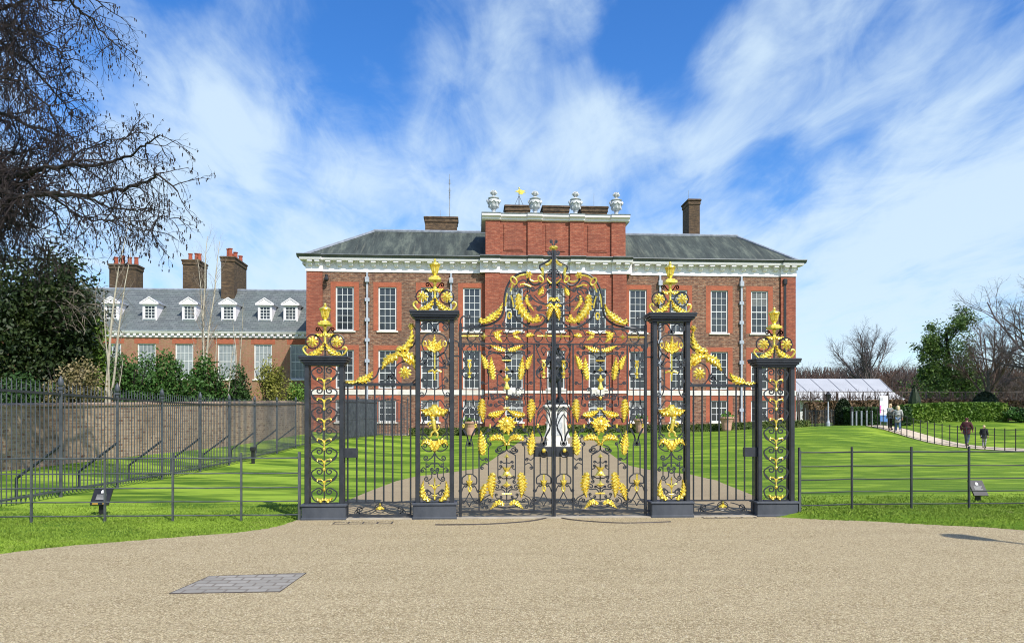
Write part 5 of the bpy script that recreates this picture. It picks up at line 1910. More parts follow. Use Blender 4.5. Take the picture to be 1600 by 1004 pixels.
# chimneys with red pots
for px0, px1, pt, Y, dep, npots, zb_ in ((169, 213.5, 412, 67.2, 1.5, 4, -1), (284, 311, 405, 67.2, 2.2, 3, -1), (343.5, 381, 400, 65.2, 3.6, 5, -2.2), (91, 108, 414, 67.5, 1.2, 0, -1)):
    if npots == 5:
        c, x0, x1, zt = stack(344, 367, pt, Y, zrw + zb_, wing, depth=dep)
    else:
        c, x0, x1, zt = stack(px0, px1, pt, Y, zrw + zb_, wing, depth=dep)
    for i in range(npots):
        if npots == 5:
            xx, yy = x0 + (0.38 if i % 2 else 0.75), Y + 0.35 + i * 0.72
        else:
            xx, yy = x0 + 0.35 + (x1 - x0 - 0.7) * i / max(npots - 1, 1), Y + dep / 2 + (0.4 if (npots == 3 and i == 1) else 0)
        mb = MB()
        hp = 0.75 + (0.12 if i == 1 else 0)
        mb.lathe([(0.22, 0.0), (0.19, 0.1), (0.165, hp - 0.1), (0.21, hp - 0.06), (0.21, hp), (0.14, hp), (0.14, hp - 0.3)], (xx, yy, zt - 0.01), 10)
        build(mb, 'chimney_pot', MAT['pot'], c, smooth=False)
# ================================================================== FENCES AND WALLS
# tall iron railings on the left
XF = -9.05
pl = [(XF, 6.5), (XF, 40.0)]
post_s = [14.0, 16.4, 19.03, 21.8, 24.9, 27.9, 31.2, 34.8, 38.6]
def fpt(px, s):
    X, Y, _ = ats(px, 660, s)
    return (X, Y)


posts = [(XF, 8.4), (XF, 11.2), (XF, 13.9)]
for s in post_s[1:]:
    posts.append((XF, s * CS - (XF - s * SN) / CS * SN if False else (s - XF * SN) / CS))
posts += [fpt(505, 42.0), fpt(532, 44.5), fpt(560, 47.0), fpt(589, 51.0), fpt(612, 51.0), fpt(637, 51.0)]
HF = 2.5
rail = empty('iron_railings', (posts[3][0], posts[3][1], h(*posts[3])), 'tall slate-grey iron railings with spiked bars and raking stays before the brick garden wall', 'railings')
for i, (x, y) in enumerate(posts):
    z = h(x, y)
    mb = MB()
    mb.cbox(x - 0.032, x + 0.032, y - 0.026, y + 0.026, z - 0.1, z + HF - 0.12, 0.008)
    mb.cbox(x - 0.045, x + 0.045, y - 0.04, y + 0.04, z + HF - 0.12, z + HF - 0.06, 0.01)
    p = build(mb, 'post', MAT['railing'], rail, org=(x, y, z))
    mb = MB()
    mb.lathe([(0.035, HF - 0.06), (0.055, HF - 0.02), (0.062, HF + 0.04), (0.05, HF + 0.10), (0.025, HF + 0.15), (0.006, HF + 0.19)], (x, y, z), 10)
    build(mb, 'finial', MAT['railing'], p, org=(x, y, z), smooth=True)
    if 1 <= i <= 11:
        # raking stay on the garden-wall side
        mb = MB()
        lx = x - 0.95
        mb.tube([(x, y, z + 1.15), (x - 0.25, y, z + 0.95), (lx, y, z + 0.42), (lx, y, h(lx, y) - 0.05)], 0.036, 6)
        mb.tube([(lx, y, z + 0.2), (x, y, z + 0.2)], 0.014, 4)
        build(mb, 'stay', MAT['railing_dark'], p, org=(x, y, z))
for i in range(len(posts) - 1):
    (x0, y0), (x1, y1) = posts[i], posts[i + 1]
    z0, z1 = h(x0, y0), h(x1, y1)
    L = math.hypot(x1 - x0, y1 - y0)
    n = max(3, int(L / (0.155 if i < 12 else 0.095)))
    mb = MB()
    last = i >= len(posts) - 3
    for k_ in range(1, n):
        t = k_ / n
        x, y, zg = x0 + (x1 - x0) * t, y0 + (y1 - y0) * t, z0 + (z1 - z0) * t
        top = HF
        if last:
            top = HF + 0.35 - 0.45 * abs((i - (len(posts) - 3)) + t - 0.35)
        mb.tube([(x, y, zg + 0.06), (x, y, zg + top - 0.10), (x, y, zg + top + 0.04)], [0.013, 0.013, 0.002] if i < 12 else [0.022, 0.022, 0.004], 5)
    def rl(hh0, hh1, r):
        mb.tube([(x0, y0, z0 + hh0), (x1, y1, z1 + hh1)], r, 4)
    a0 = a1 = HF - 0.22
    if last:
        a0, a1 = (HF - 0.1, HF + 0.12) if i == len(posts) - 3 else (HF + 0.12, HF - 0.2)
    pan = build(mb, 'panel', MAT['railing'], rail)
    mb = MB()
    rl(a0, a1, 0.036)
    build(mb, 'top_rail', MAT['railing_dark'], pan)
    mb = MB()
    rl(0.14, 0.14, 0.03)
    build(mb, 'bottom_rail', MAT['railing'], pan)
    if i > 11:
        mb = MB()
        rl(1.2, 1.2, 0.025)
        build(mb, 'middle_rail', MAT['railing'], pan)

# light estate fencing along the lawn edges
def estate_fence(pts, name, label, H, nr, mat, group=None, post_r=0.014, rail_r=0.011, dz=0.0):
    f = empty(name, (pts[0][0], pts[0][1], h(*pts[0])), label, 'fence', group)
    for i, (x, y) in enumerate(pts):
        z = h(x, y) + dz
        mb = MB()
        mb.box(x - post_r, x + post_r, y - post_r * 1.5, y + post_r * 1.5, z - 0.1, z + H)
        build(mb, 'post', mat, f, org=(x, y, z))
    for j in range(nr):
        hh = H - 0.05 - j * (H - 0.18) / (nr - 1) if j else H - 0.09
        hh = H * (0.92, 0.70, 0.49, 0.29, 0.09)[j] if nr == 5 else hh
        P = []
        for (x, y) in pts:
            P.append((x, y - 0.0, h(x, y) + dz + hh))
        mb = MB()
        for a, b in zip(P[:-1], P[1:]):
            sag = 0.006
            mb.tube([a, ((a[0] + b[0]) / 2, (a[1] + b[1]) / 2, (a[2] + b[2]) / 2 - sag), b], rail_r if j else rail_r * 1.2, 6)
        build(mb, 'rail', mat, f)
    return f


dlp = gl(508, 700)[0]
lf_pts = [(GC - dlp - U(33) - 0.03, YG - 0.12)] + [(at(px, 700, YG - 0.12)[0], YG - 0.12) for px in (377, 270, 164, 49, -70, -190)]
estate_fence(lf_pts, 'estate_fence', 'thin grey five-rail estate fence on the lawn before the tall railings and brick wall', 1.15, 5, MAT['fence'], post_r=0.014)
rf_pts = [(GC + dlp + U(33) + 0.03, YG - 0.12)] + [(at(px, 700, YG + 0.05)[0], YG + 0.05) for px in (1331, 1424, 1514, 1606, 1720)]
estate_fence(rf_pts, 'estate_fence', 'thin dark five-rail estate fence across the lawn, on the marquee side of the gates', 1.12, 5, MAT['railing_dark'], post_r=0.013)
# fence along the path on the right
pp = []
for px in (1353, 1362, 1371, 1380, 1389, 1398, 1408, 1417, 1427, 1438, 1449, 1460, 1472, 1484, 1496, 1510, 1524, 1539, 1554, 1570, 1587, 1606, 1630, 1660):
    q = [p for p in NEAR]
    s = np.interp(px, [p[0] for p in q], [p[2] for p in q])
    x, y, _ = ats(px, 660, s - 0.15)
    pp.append((x, y))
estate_fence(pp, 'path_fence', 'low dark metal fence running down beside the walkers on the sandy path', 1.3, 4, MAT['black'], post_r=0.016, rail_r=0.011)

# brick garden wall on the left
wp = [ats(-120, 700, 20.5)[:2], ats(0, 700, 23.9)[:2], ats(450, 700, 45)[:2], ats(478, 700, 50)[:2]]
gw = empty('garden_wall', (wp[1][0], wp[1][1], 0), 'old weathered brown and red brick garden wall behind the tall railings', 'wall')
for (a, b), (t0, t1) in zip(zip(wp[:-1], wp[1:]), ((2.12, 2.15), (2.15, 2.85), (2.85, 2.9))):
    a, b = Vector((*a, 0)), Vector((*b, 0))
    d = (b - a).normalized()
    nrm = Vector((d.y, -d.x, 0)) * 0.2
    mb = MB()
    za, zb_ = h(a.x, a.y) - 0.3, h(b.x, b.y) - 0.3
    q = [a + nrm, b + nrm, b - nrm, a - nrm]
    mb.add([(p.x, p.y, z) for p, z in zip(q, (za, zb_, zb_, za))] + [(p.x, p.y, z) for p, z in zip(q, (t0, t1, t1, t0))], [(3, 2, 1, 0), (4, 5, 6, 7), (0, 1, 5, 4), (1, 2, 6, 5), (2, 3, 7, 6), (3, 0, 4, 7)])
    build(mb, 'brickwork', MAT['wall_brick'], gw)
    mb = MB()
    q = [a + nrm * 1.25, b + nrm * 1.25, b - nrm * 1.25, a - nrm * 1.25]
    mb.add([(p.x, p.y, z) for p, z in zip(q, (t0 + .002, t1 + .002, t1 + .002, t0 + .002))] + [(p.x, p.y, z) for p, z in zip(q, (t0 + .07, t1 + .07, t1 + .07, t0 + .07))] + [((p.x), p.y, z) for p, z in zip((a, b), (t0 + .13, t1 + .13))],
           [(3, 2, 1, 0), (0, 1, 5, 4), (2, 3, 7, 6), (4, 5, 9, 8), (6, 7, 8, 9), (1, 2, 6, 9, 5), (3, 0, 4, 8, 7)])
    build(mb, 'coping', MAT['wall_brick'], gw)

# dark railings and gate at the palace's right corner
x0, y0, _ = ats(1258, 660, 55.5)
x1, y1, _ = ats(1303, 660, 55.0)
cr_ = empty('corner_railings', (x0, y0, h(x0, y0)), 'dark iron railings beside the palace corner, below the black lamp post', 'railings')
for i in range(24):
    t = i / 23
    x, y = x0 + (x1 - x0) * t, y0 + (y1 - y0) * t
    z = h(x, y)
    mb = MB()
    hh = 1.25 if i % 8 else 1.4
    mb.box(x - 0.016, x + 0.016, y - 0.016, y + 0.016, z, z + hh) if i % 8 else mb.box(x - 0.04, x + 0.04, y - 0.04, y + 0.04, z, z + hh)
    build(mb, 'upright_bar', MAT['black'] if i % 3 else MAT['fence'], cr_)
for hh in (0.12, 1.15):
    build(MB().tube([(x0, y0, h(x0, y0) + hh), (x1, y1, h(x1, y1) + hh)], 0.03, 4), 'rail', MAT['black'], cr_)
for px in (1331.5, 1338, 1346, 1354, 1362):
    x, y, z = gs(px, 52.0)
    mb = MB().cbox(x - 0.05, x + 0.05, y - 0.05, y + 0.05, z - 0.05, z + 0.98, 0.015)
    mb.cbox(x - 0.06, x + 0.06, y - 0.06, y + 0.06, z + 0.98, z + 1.03, 0.015)
    tag(build(mb, 'bollard', MAT['lead'], org=(x, y, z)), 'slim pale grey bollard, one of a row before the dark hedge beside the white banner', 'bollard', 'row of pale bollards')
x, y, z = gs(1331, 53.5)
mb = MB().cbox(x - 0.09, x + 0.09, y - 0.09, y + 0.09, z - 0.05, z + 1.25, 0.02)
mb.lathe([(0.1, 1.25), (0.13, 1.3), (0.06, 1.38), (0.0, 1.42)], (x, y, z), 8)
tag(build(mb, 'gate_post', MAT['black'], org=(x, y, z)), 'squat black gate post with pointed cap behind the bollards', 'post')

# ================================================================== SMALL THINGS
# statue on its pedestal
sx, sy, sz = gs(868.5, 40.0)
sz = ats(868, 697, 40)[2]
kz = 40 / F
ped = empty('stone_pedestal', (sx, sy, sz), 'tall carved white stone pedestal under the dark bronze statue', 'pedestal')
mb = MB()
hp = (697 - 632) * kz
mb.cbox(sx - 0.68, sx + 0.68, sy - 0.68, sy + 0.68, sz - 0.2, sz + 0.16, 0.02)
mb.cbox(sx - 0.58, sx + 0.58, sy - 0.58, sy + 0.58, sz + 0.16, sz + 0.34, 0.03)
build(mb, 'base', MAT['stone'], ped)
mb = MB()
mb.cbox(sx - 0.47, sx + 0.47, sy - 0.47, sy + 0.47, sz + 0.34, sz + hp - 0.26, 0.02)
for sg in (-1, 1):
    # scrolled consoles at the corners
    P = [(sx + sg * 0.46, sy - 0.5, sz + 0.36), (sx + sg * 0.58, sy - 0.52, sz + 0.5), (sx + sg * 0.50, sy - 0.5, sz + 0.85), (sx + sg * 0.45, sy - 0.5, sz + 1.3), (sx + sg * 0.47, sy - 0.5, sz + hp - 0.3)]
    mb.tube(P, [0.08, 0.13, 0.08, 0.06, 0.08], 8)
build(mb, 'die', MAT['stone'], ped)
mb = MB()
mb.box(sx - 0.30, sx + 0.30, sy - 0.485, sy - 0.46, sz + 0.6, sz + hp - 0.5)
for i in range(6):
    zz = sz + hp - 0.62 - i * 0.12
    mb.box(sx - 0.22, sx + 0.22 - 0.05 * (i % 3), sy - 0.492, sy - 0.48, zz - 0.018, zz + 0.018)
build(mb, 'inscription_panel', MAT['urn'], ped)
mb = MB()
mb.cbox(sx - 0.56, sx + 0.56, sy - 0.56, sy + 0.56, sz + hp - 0.26, sz + hp - 0.14, 0.03)
mb.cbox(sx - 0.66, sx + 0.66, sy - 0.66, sy + 0.66, sz + hp - 0.14, sz + hp, 0.03)
build(mb, 'capital', MAT['stone'], ped)


def skin_obj(name, verts, edges, radii, mat, parent, org, sub=1, root=0, smooth=True):
    me = bpy.data.meshes.new(name)
    me.from_pydata([tuple(Vector(v)) for v in verts], edges, [])
    me.materials.append(mat)
    o = bpy.data.objects.new(name, me)
    col.objects.link(o)
    md = o.modifiers.new('Skin', 'SKIN')
    md.use_smooth_shade = smooth
    for i, r in enumerate(radii):
        sv = me.skin_vertices[0].data[i]
        sv.radius = r if isinstance(r, tuple) else (r, r)
        sv.use_root = (i == root)
    ss = o.modifiers.new('Sub', 'SUBSURF')
    ss.levels = ss.render_levels = sub
    if parent:
        o.parent = parent
    o.location = Vector(org)
    ORG[o.name] = Vector(org)
    return o


def figure(name, label, cat, loc, rz, H, P, mats, group=None):
    """standing or walking human. Local axes: faces -Y, Z up, metres for H=1.7"""
    root = empty(name, loc, label, cat, group, rz)
    f = H / 1.70
    st = P.get('stride', 0.0)
    J = {}
    def S(v):
        return (v[0] * f, v[1] * f, v[2] * f)
    hipw = 0.09
    J['pel'] = (0, 0, 0.93); J['waist'] = (0, 0, 1.08); J['chest'] = (0, -0.01, 1.28); J['neck0'] = (0, 0.005, 1.43); J['neck'] = (0, -0.005, 1.49)
    hx, hy = P.get('look', (0, 0))
    J['head'] = (hx * .5, -0.02 + hy * .5, 1.58); J['crown'] = (hx, -0.01 + hy, 1.665)
    for s_, sg in (('L', 1), ('R', -1)):
        k_ = st * sg
        J['hip' + s_] = (sg * hipw, 0, 0.88)
        J['knee' + s_] = (sg * 0.10, -0.10 * max(k_, -0.3) * 2 - 0.02 - abs(st) * 0.1, 0.50)
        J['ank' + s_] = (sg * 0.10, -0.42 * k_ + (0.04 if k_ < 0 else 0), 0.10 + (0.06 if k_ < 0 else 0))
        J['toe' + s_] = (sg * 0.12, -0.42 * k_ - 0.15, 0.04 + (0.0 if k_ < 0 else 0))
        J['sh' + s_] = (sg * 0.185, 0.0, 1.39)
        el, wr = P.get('arm' + s_, ((sg * 0.25, 0.03, 1.12), (sg * 0.25, -0.10, 0.90)))
        J['el' + s_] = el
        J['wr' + s_] = wr
    names = ['pel', 'waist', 'chest', 'neck0', 'neck', 'head', 'crown']
    rad = {'pel': (0.15, 0.11), 'waist': (0.13, 0.095), 'chest': (0.16, 0.11), 'neck0': (0.10, 0.075), 'neck': 0.05, 'head': (0.075, 0.09), 'crown': (0.06, 0.075)}
    vs, es, rs, ix = [], [], [], {}
    def addj(n, r, par=None, co=None):
        ix[n] = len(vs)
        vs.append(S(co if co is not None else J[n]))
        rs.append(tuple(a * f for a in r) if isinstance(r, tuple) else r * f)
        if par is not None:
            es.append((ix[par], ix[n]))
    prev = None
    for n in names:
        addj(n, rad[n], prev)
        prev = n
    for s_, sg in (('L', 1), ('R', -1)):
        addj('hip' + s_, 0.085, 'pel'); addj('knee' + s_, 0.056, 'hip' + s_); addj('ank' + s_, 0.04, 'knee' + s_); addj('toe' + s_, (0.04, 0.03), 'ank' + s_)
        addj('sh' + s_, 0.062, 'neck0'); addj('el' + s_, 0.045, 'sh' + s_); addj('wr' + s_, 0.028, 'el' + s_)
        w = Vector(J['wr' + s_]); e = Vector(J['el' + s_])
        d = (w - e).normalized()
        side = Vector((1, 0, 0)) if abs(d.x) < 0.8 else Vector((0, 1, 0))
        side = (side - d * side.dot(d)).normalized()
        palm = w + d * 0.075
        addj('palm' + s_, (0.038, 0.02), 'wr' + s_, palm)
        for fi, (off, ln) in enumerate(((-0.030, 0.075), (-0.010, 0.085), (0.010, 0.080), (0.028, 0.062))):
            k1 = palm + side * off + d * 0.03
            addj('f%s%d' % (s_, fi), 0.009, 'palm' + s_, k1)
            addj('g%s%d' % (s_, fi), 0.007, 'f%s%d' % (s_, fi), k1 + d * ln * 0.8 + d.cross(side) * 0.02 * sg)
        th = w + d * 0.03 - side * 0.035 * 1
        addj('t' + s_, 0.010, 'wr' + s_, th)
        addj('u' + s_, 0.008, 't' + s_, th + d * 0.045 - side * 0.015)
    body = skin_obj('body', vs, es, rs, mats['skin'], root, (0, 0, 0))
    # face
    mb = MB()
    hd = Vector(J['head']) + Vector((hx * .15, 0, 0.02))
    mb.ell(S((hd.x + hx * .3, hd.y - 0.098, hd.z)), 0.012 * f, 0.018 * f, 0.02 * f, 6, 5)
    for sg in (-1, 1):
        mb.ell(S((hd.x + sg * 0.03, hd.y - 0.082, hd.z + 0.03)), 0.012 * f, 0.008 * f, 0.007 * f, 6, 4)
        mb.ell(S((hd.x + sg * 0.078, hd.y + 0.005, hd.z)), 0.012 * f, 0.02 * f, 0.032 * f, 6, 5)
    mb.ell(S((hd.x, hd.y - 0.082, hd.z - 0.045)), 0.025 * f, 0.01 * f, 0.007 * f, 6, 4)
    o_ = bpy.data.meshes.new('face'); o_.from_pydata(mb.v, [], mb.f); o_.materials.append(mats['skin'])
    fo = bpy.data.objects.new('face', o_); col.objects.link(fo); fo.parent = root
    # hair
    if mats.get('hair'):
        mb = MB()
        c = Vector(J['head']) + Vector((hx * .3, 0.015, 0.055))
        mb.ell(S(c), 0.098 * f, 0.108 * f, 0.095 * f, 12, 8)
        if P.get('long_hair'):
            mb.tube([S(c + Vector((0, 0.05, 0.02))), S(c + Vector((0, 0.075, -0.10))), S(c + Vector((0, 0.085, -0.22)))], [0.075 * f, 0.085 * f, 0.05 * f], 10)
            for sg in (-1, 1):
                mb.tube([S(c + Vector((sg * 0.07, 0.0, 0.0))), S(c + Vector((sg * 0.088, 0.01, -0.10))), S(c + Vector((sg * 0.09, 0.01, -0.22)))], [0.04 * f, 0.045 * f, 0.025 * f], 8)
        me = bpy.data.meshes.new('hair'); me.from_pydata(mb.v, [], mb.f); me.materials.append(mats['hair'])
        ho = bpy.data.objects.new('hair', me); col.objects.link(ho); ho.parent = root
    # coat (torso, sleeves, skirt to 'hem')
    hem = P.get('hem', 0.80)
    vs, es, rs, ix = [], [], [], {}
    cw = P.get('bulk', 1.0)
    addj('pel', (0.185 * cw, 0.145 * cw)); addj('waist', (0.165 * cw, 0.125 * cw), 'pel'); addj('chest', (0.19 * cw, 0.135 * cw), 'waist'); addj('neck0', (0.125, 0.095), 'chest')
    addj('col', (0.075, 0.075), 'neck0', Vector(J['neck']) + Vector((0, 0.01, -0.015)))
    addj('hem', (P.get('hemw', 0.20) * cw, 0.155 * cw), 'pel', (0, 0, hem))
    for s_ in 'LR':
        addj('sh' + s_, 0.082 * cw, 'neck0'); addj('el' + s_, 0.064 * cw, 'sh' + s_)
        addj('wr' + s_, 0.048, 'el' + s_, Vector(J['wr' + s_]).lerp(Vector(J['el' + s_]), 0.1))
    skin_obj('coat', vs, es, rs, mats['coat'], root, (0, 0, 0))
    # trousers
    vs, es, rs, ix = [], [], [], {}
    addj('pel', (0.15, 0.115), None, (0, 0, 0.93))
    for s_ in 'LR':
        addj('hip' + s_, 0.10, 'pel'); addj('knee' + s_, 0.072, 'hip' + s_); addj('ank' + s_, 0.058, 'knee' + s_)
    skin_obj('trousers', vs, es, rs, mats['trousers'], root, (0, 0, 0))
    for s_ in 'LR':
        vs, es, rs, ix = [], [], [], {}
        a, t = Vector(J['ank' + s_]), Vector(J['toe' + s_])
        addj('a', 0.055, None, a + Vector((0, 0.02, -0.03))); addj('b', (0.05, 0.04), 'a', (a + t) / 2 + Vector((0, 0, -0.02))); addj('c', (0.045, 0.034), 'b', t)
        skin_obj('shoe', vs, es, rs, mats['shoe'], root, (0, 0, 0))
    return root


st = figure('bronze_statue', 'dark bronze statue of a standing man in coat and hat on the white pedestal', 'statue', (sx, sy, sz + hp + 0.10), 0.0, 2.95,
            dict(stride=0.22, hem=0.60, hemw=0.27, bulk=1.12, armR=((-0.36, -0.02, 1.14), (-0.52, -0.20, 0.98)), armL=((0.36, 0.06, 1.16), (0.22, -0.08, 1.0))),
            dict(skin=MAT['bronze'], hair=MAT['bronze'], coat=MAT['bronze'], trousers=MAT['bronze'], shoe=MAT['bronze']))
f_ = 2.95 / 1.7
def local(mb, name, mat, par):
    me = bpy.data.meshes.new(name); me.from_pydata(mb.v, [], mb.f); me.materials.append(mat)
    o_ = bpy.data.objects.new(name, me); col.objects.link(o_); o_.parent = par
    return o_


mb = MB()
for sg in (-1, 1):
    mb.tube([(sg * 0.08 * f_, 0.02, 1.66 * f_), (sg * 0.12 * f_, 0.0, 1.52 * f_), (sg * 0.13 * f_, -0.02, 1.38 * f_)], [0.09, 0.12, 0.07], 8)
local(mb, 'wig', MAT['bronze'], st)
mb = MB()
mb.lathe([(0.17 * f_, 1.685 * f_), (0.185 * f_, 1.70 * f_), (0.10 * f_, 1.715 * f_), (0.095 * f_, 1.78 * f_), (0.06 * f_, 1.81 * f_)], (0, -0.02, 0), 16)
local(mb, 'hat', MAT['bronze'], st)
mb = MB()
mb.tube([(-0.54 * f_, -0.26 * f_, 1.05 * f_), (-0.40 * f_, -0.30 * f_, 0.02)], 0.022, 6)
local(mb, 'cane', MAT['bronze'], st)
mb = MB()
mb.cbox(-0.55, 0.55, -0.5, 0.5, -0.10, 0.02, 0.02)
mb.ell((0.25, 0.25, 0.15), 0.22, 0.2, 0.25, 8, 6)
local(mb, 'plinth', MAT['bronze'], st)

# info lecterns
def lectern(px, py, s, lab, W=0.32):
    x, y, _ = ats(px, py, s)
    z = h(x, y)
    r = empty('sign_lectern', (x, y, z), lab, 'sign', 'small information lecterns')
    top = ats(px, py, s)[2]
    mb = MB()
    mb.box(x - 0.045, x + 0.045, y - 0.02, y + 0.03, z - 0.05, top - 0.06)
    build(mb, 'stand', MAT['sign_black'], r)
    def pl(u, v, n):
        a = math.radians(56)
        return (x + u, y + v * math.cos(a) - n * math.sin(a), top + v * math.sin(a) + n * math.cos(a))
    def slab(mb, u0, u1, v0, v1, n0, n1):
        vs = [pl(u, v, n) for n in (n0, n1) for u, v in ((u0, v0), (u1, v0), (u1, v1), (u0, v1))]
        mb.add(vs, [(3, 2, 1, 0), (4, 5, 6, 7), (0, 1, 5, 4), (1, 2, 6, 5), (2, 3, 7, 6), (3, 0, 4, 7)])
    mb = MB()
    slab(mb, -W / 2, W / 2, -0.17, 0.17, -0.02, 0.012)
    bd = build(mb, 'board', MAT['sign_black'], r)
    mb = MB()
    slab(mb, -0.025, 0.025, 0.06, 0.11, 0.0125, 0.014)
    slab(mb, -0.015, 0.015, 0.11, 0.122, 0.0125, 0.014)
    build(mb, 'crest', MAT['sign_white'], bd)
    mb = MB()
    for i in range(5):
        slab(mb, -0.085, 0.085 - 0.02 * (i % 3), 0.02 - i * 0.022, 0.032 - i * 0.022, 0.0125, 0.0138)
    build(mb, 'text', MAT['sign_text'], bd)
    return r, bd, slab


r1, bd, slab = lectern(159, 775, 13.2, 'black sloping information sign on a post standing on the lawn before the railings')
mb = MB(); slab(mb, -0.12, -0.02, -0.16, -0.145, 0.0125, 0.014); slab(mb, 0.06, 0.11, -0.16, -0.145, 0.0125, 0.014)
build(mb, 'yellow_strip', MAT['sign_yellow'], bd)
lectern(1528, 762, 14.6, 'black sloping information sign on a post on the lawn behind the marquee-side estate fence', 0.29)

# small dark bin-like post by the railings
x, y, z = gs(395.5, 29.0)
mb = MB().cbox(x - 0.06, x + 0.06, y - 0.06, y + 0.06, z - 0.05, z + 0.62, 0.02)
mb.cbox(x - 0.11, x + 0.11, y - 0.09, y + 0.09, z + 0.5, z + 0.66, 0.03)
tag(build(mb, 'marker_post', MAT['black'], org=(x, y, z)), 'short black marker post standing at the foot of the railings', 'post')

# lamp posts
def lamp_post(x, y, z, H, lab, mat):
    r = empty('lamp_post', (x, y, z), lab, 'lamp post')
    mb = MB()
    mb.lathe([(0.14, -0.1), (0.14, 0.25), (0.09, 0.4), (0.065, 0.6), (0.05, H * 0.6), (0.045, H - 0.55), (0.07, H - 0.5)], (x, y, z), 10)
    build(mb, 'column', mat, r)
    mb = MB()
    mb.lathe([(0.08, H - 0.5), (0.20, H - 0.05), (0.24, H - 0.02), (0.10, H + 0.14), (0.03, H + 0.22), (0.0, H + 0.26)], (x, y, z), 8)
    for a in range(4):
        an = PI / 4 + a * PI / 2
        mb.tube([(x + 0.1 * math.cos(an), y + 0.1 * math.sin(an), z + H - 0.5), (x + 0.24 * math.cos(an), y + 0.24 * math.sin(an), z + H)], 0.018, 4)
    build(mb, 'lantern', MAT['black'], r)


x, y, z = gs(1294, 54.5)
lamp_post(x, y, z, 2.35, 'black lantern lamp post standing among the railings in front of the marquee', MAT['leadpipe'])

# terracotta planters along the palace front
def planter(px, s, lab, plant=False):
    x, y, z = gs(px, s)
    r = empty('planter', (x, y, z), lab, 'planter', 'terracotta planters before the palace')
    mb = MB().lathe([(0.26, 0.0), (0.30, 0.08), (0.36, 0.55), (0.44, 0.80), (0.50, 0.86), (0.50, 0.98), (0.42, 0.98), (0.40, 0.85)], (x, y, z), 16)
    build(mb, 'pot', MAT['planter'], r, smooth=False)
    pts = NR.normal(size=(90, 3)) * np.array([0.22, 0.22, 0.13]) + np.array([x, y, z + 1.02])
    mb = MB(); leaf_cards(mb, pts, 0.14)
    build(mb, 'plant', MAT['bright_bush'], r)


def leaf_cards(mb, pts, size, up=0.3, aspect=1.7):
    n = len(pts)
    a = NR.normal(size=(n, 3)); a[:, 2] += up
    a /= np.linalg.norm(a, axis=1)[:, None]
    b = NR.normal(size=(n, 3))
    b -= a * (a * b).sum(1)[:, None]
    b /= np.linalg.norm(b, axis=1)[:, None] + 1e-9
    c = np.cross(a, b)
    s = size * NR.uniform(0.6, 1.3, size=(n, 1))
    L = b * s * 0.5 * aspect
    W = c * s * 0.5
    Q = np.stack([pts - L, pts + W * 0.9 - L * 0.1, pts + L, pts - W * 0.9 - L * 0.1], 1)
    mb.quads(Q)


planter(735, 50.6, 'terracotta planter against the low box hedge, behind the gate leaf nearest the lion pier')
planter(1135.5, 51.5, 'terracotta planter standing before the palace by the side gate bars')
planter(1001, 50.9, 'terracotta planter seen through the gate leaf near the tall pier')

# banner by the path
x, y, z = gs(1381, 49.5)
bn = empty('banner_sign', (x, y, z), 'white upright banner sign with pink edge and blue foot beside the path', 'banner')
bz0, bz1 = z + 0.75, ats(1381, 618, 49.5)[2]
mb = MB().box(x - 0.28, x + 0.28, y - 0.03, y + 0.03, bz0, bz1)
b1 = build(mb, 'panel', MAT['banner_white'], bn)
H_ = bz1 - bz0
build(MB().box(x - 0.283, x - 0.19, y - 0.034, y + 0.02, bz0 + 0.1 * H_, bz0 + 0.5 * H_), 'pink_strip', MAT['banner_pink'], b1)
mb = MB().box(x - 0.283, x - 0.05, y - 0.033, y + 0.02, bz1 - 0.35, bz1 - 0.13)
mb.box(x - 0.2, x + 0.02, y - 0.033, y + 0.02, bz1 - 0.66, bz1 - 0.62)
build(mb, 'grey_mark', MAT['banner_grey'], b1)
mb = MB().box(x - 0.26, x + 0.24, y - 0.03, y + 0.03, bz0 - 0.45, bz0 - .002)
build(mb, 'blue_board', MAT['banner_blue'], bn)
mb = MB()
for sg in (-1, 1):
    mb.box(x + sg * 0.22 - 0.02, x + sg * 0.22 + 0.02, y - 0.02, y + 0.02, z - 0.05, bz0 - 0.451)
build(mb, 'legs', MAT['lead'], bn)

# people on the path
x, y, z = gs(1390.5, 46.6)
figure('person', 'woman in grey jacket and black trousers with arms raised, beside the white banner', 'person', (x, y, z + .03), 0.35, 1.62,
       dict(long_hair=True, hem=0.82, armL=((0.27, -0.08, 1.16), (0.12, -0.26, 1.24)), armR=((-0.27, -0.08, 1.16), (-0.10, -0.26, 1.26)), look=(0.02, -0.02)),
       dict(skin=MAT['skin'], hair=MAT['hair_blond'], coat=MAT['coat_grey'], trousers=MAT['trousers_black'], shoe=MAT['coat_black']))
x, y, z = gs(1403, 46.2)
figure('person', 'blond woman in long pale grey coat and blue jeans walking beside her companion', 'person', (x, y, z + .03), PI - 0.5, 1.64,
       dict(long_hair=True, hem=0.58, hemw=0.20, stride=0.25, bulk=1.05, armL=((0.26, 0.03, 1.13), (0.22, -0.12, 0.95))),
       dict(skin=MAT['skin'], hair=MAT['hair_blond'], coat=MAT['coat_pale'], trousers=MAT['jeans'], shoe=MAT['shoe_white']))
x, y, z = gs(1510.5, 45.3)
figure('person', 'adult in hooded dark maroon coat walking along the path beside a child', 'person', (x, y, z + .03), PI - 0.9, 1.72,
       dict(hem=0.72, stride=0.5, bulk=1.22, armL=((0.30, 0.08, 1.13), (0.27, 0.02, 0.92)), armR=((-0.30, -0.02, 1.13), (-0.27, -0.16, 0.95))),
       dict(skin=MAT['skin'], hair=MAT['coat_maroon'], coat=MAT['coat_maroon'], trousers=MAT['jeans_dark'], shoe=MAT['coat_black']))
x, y, z = gs(1537.5, 45.0)
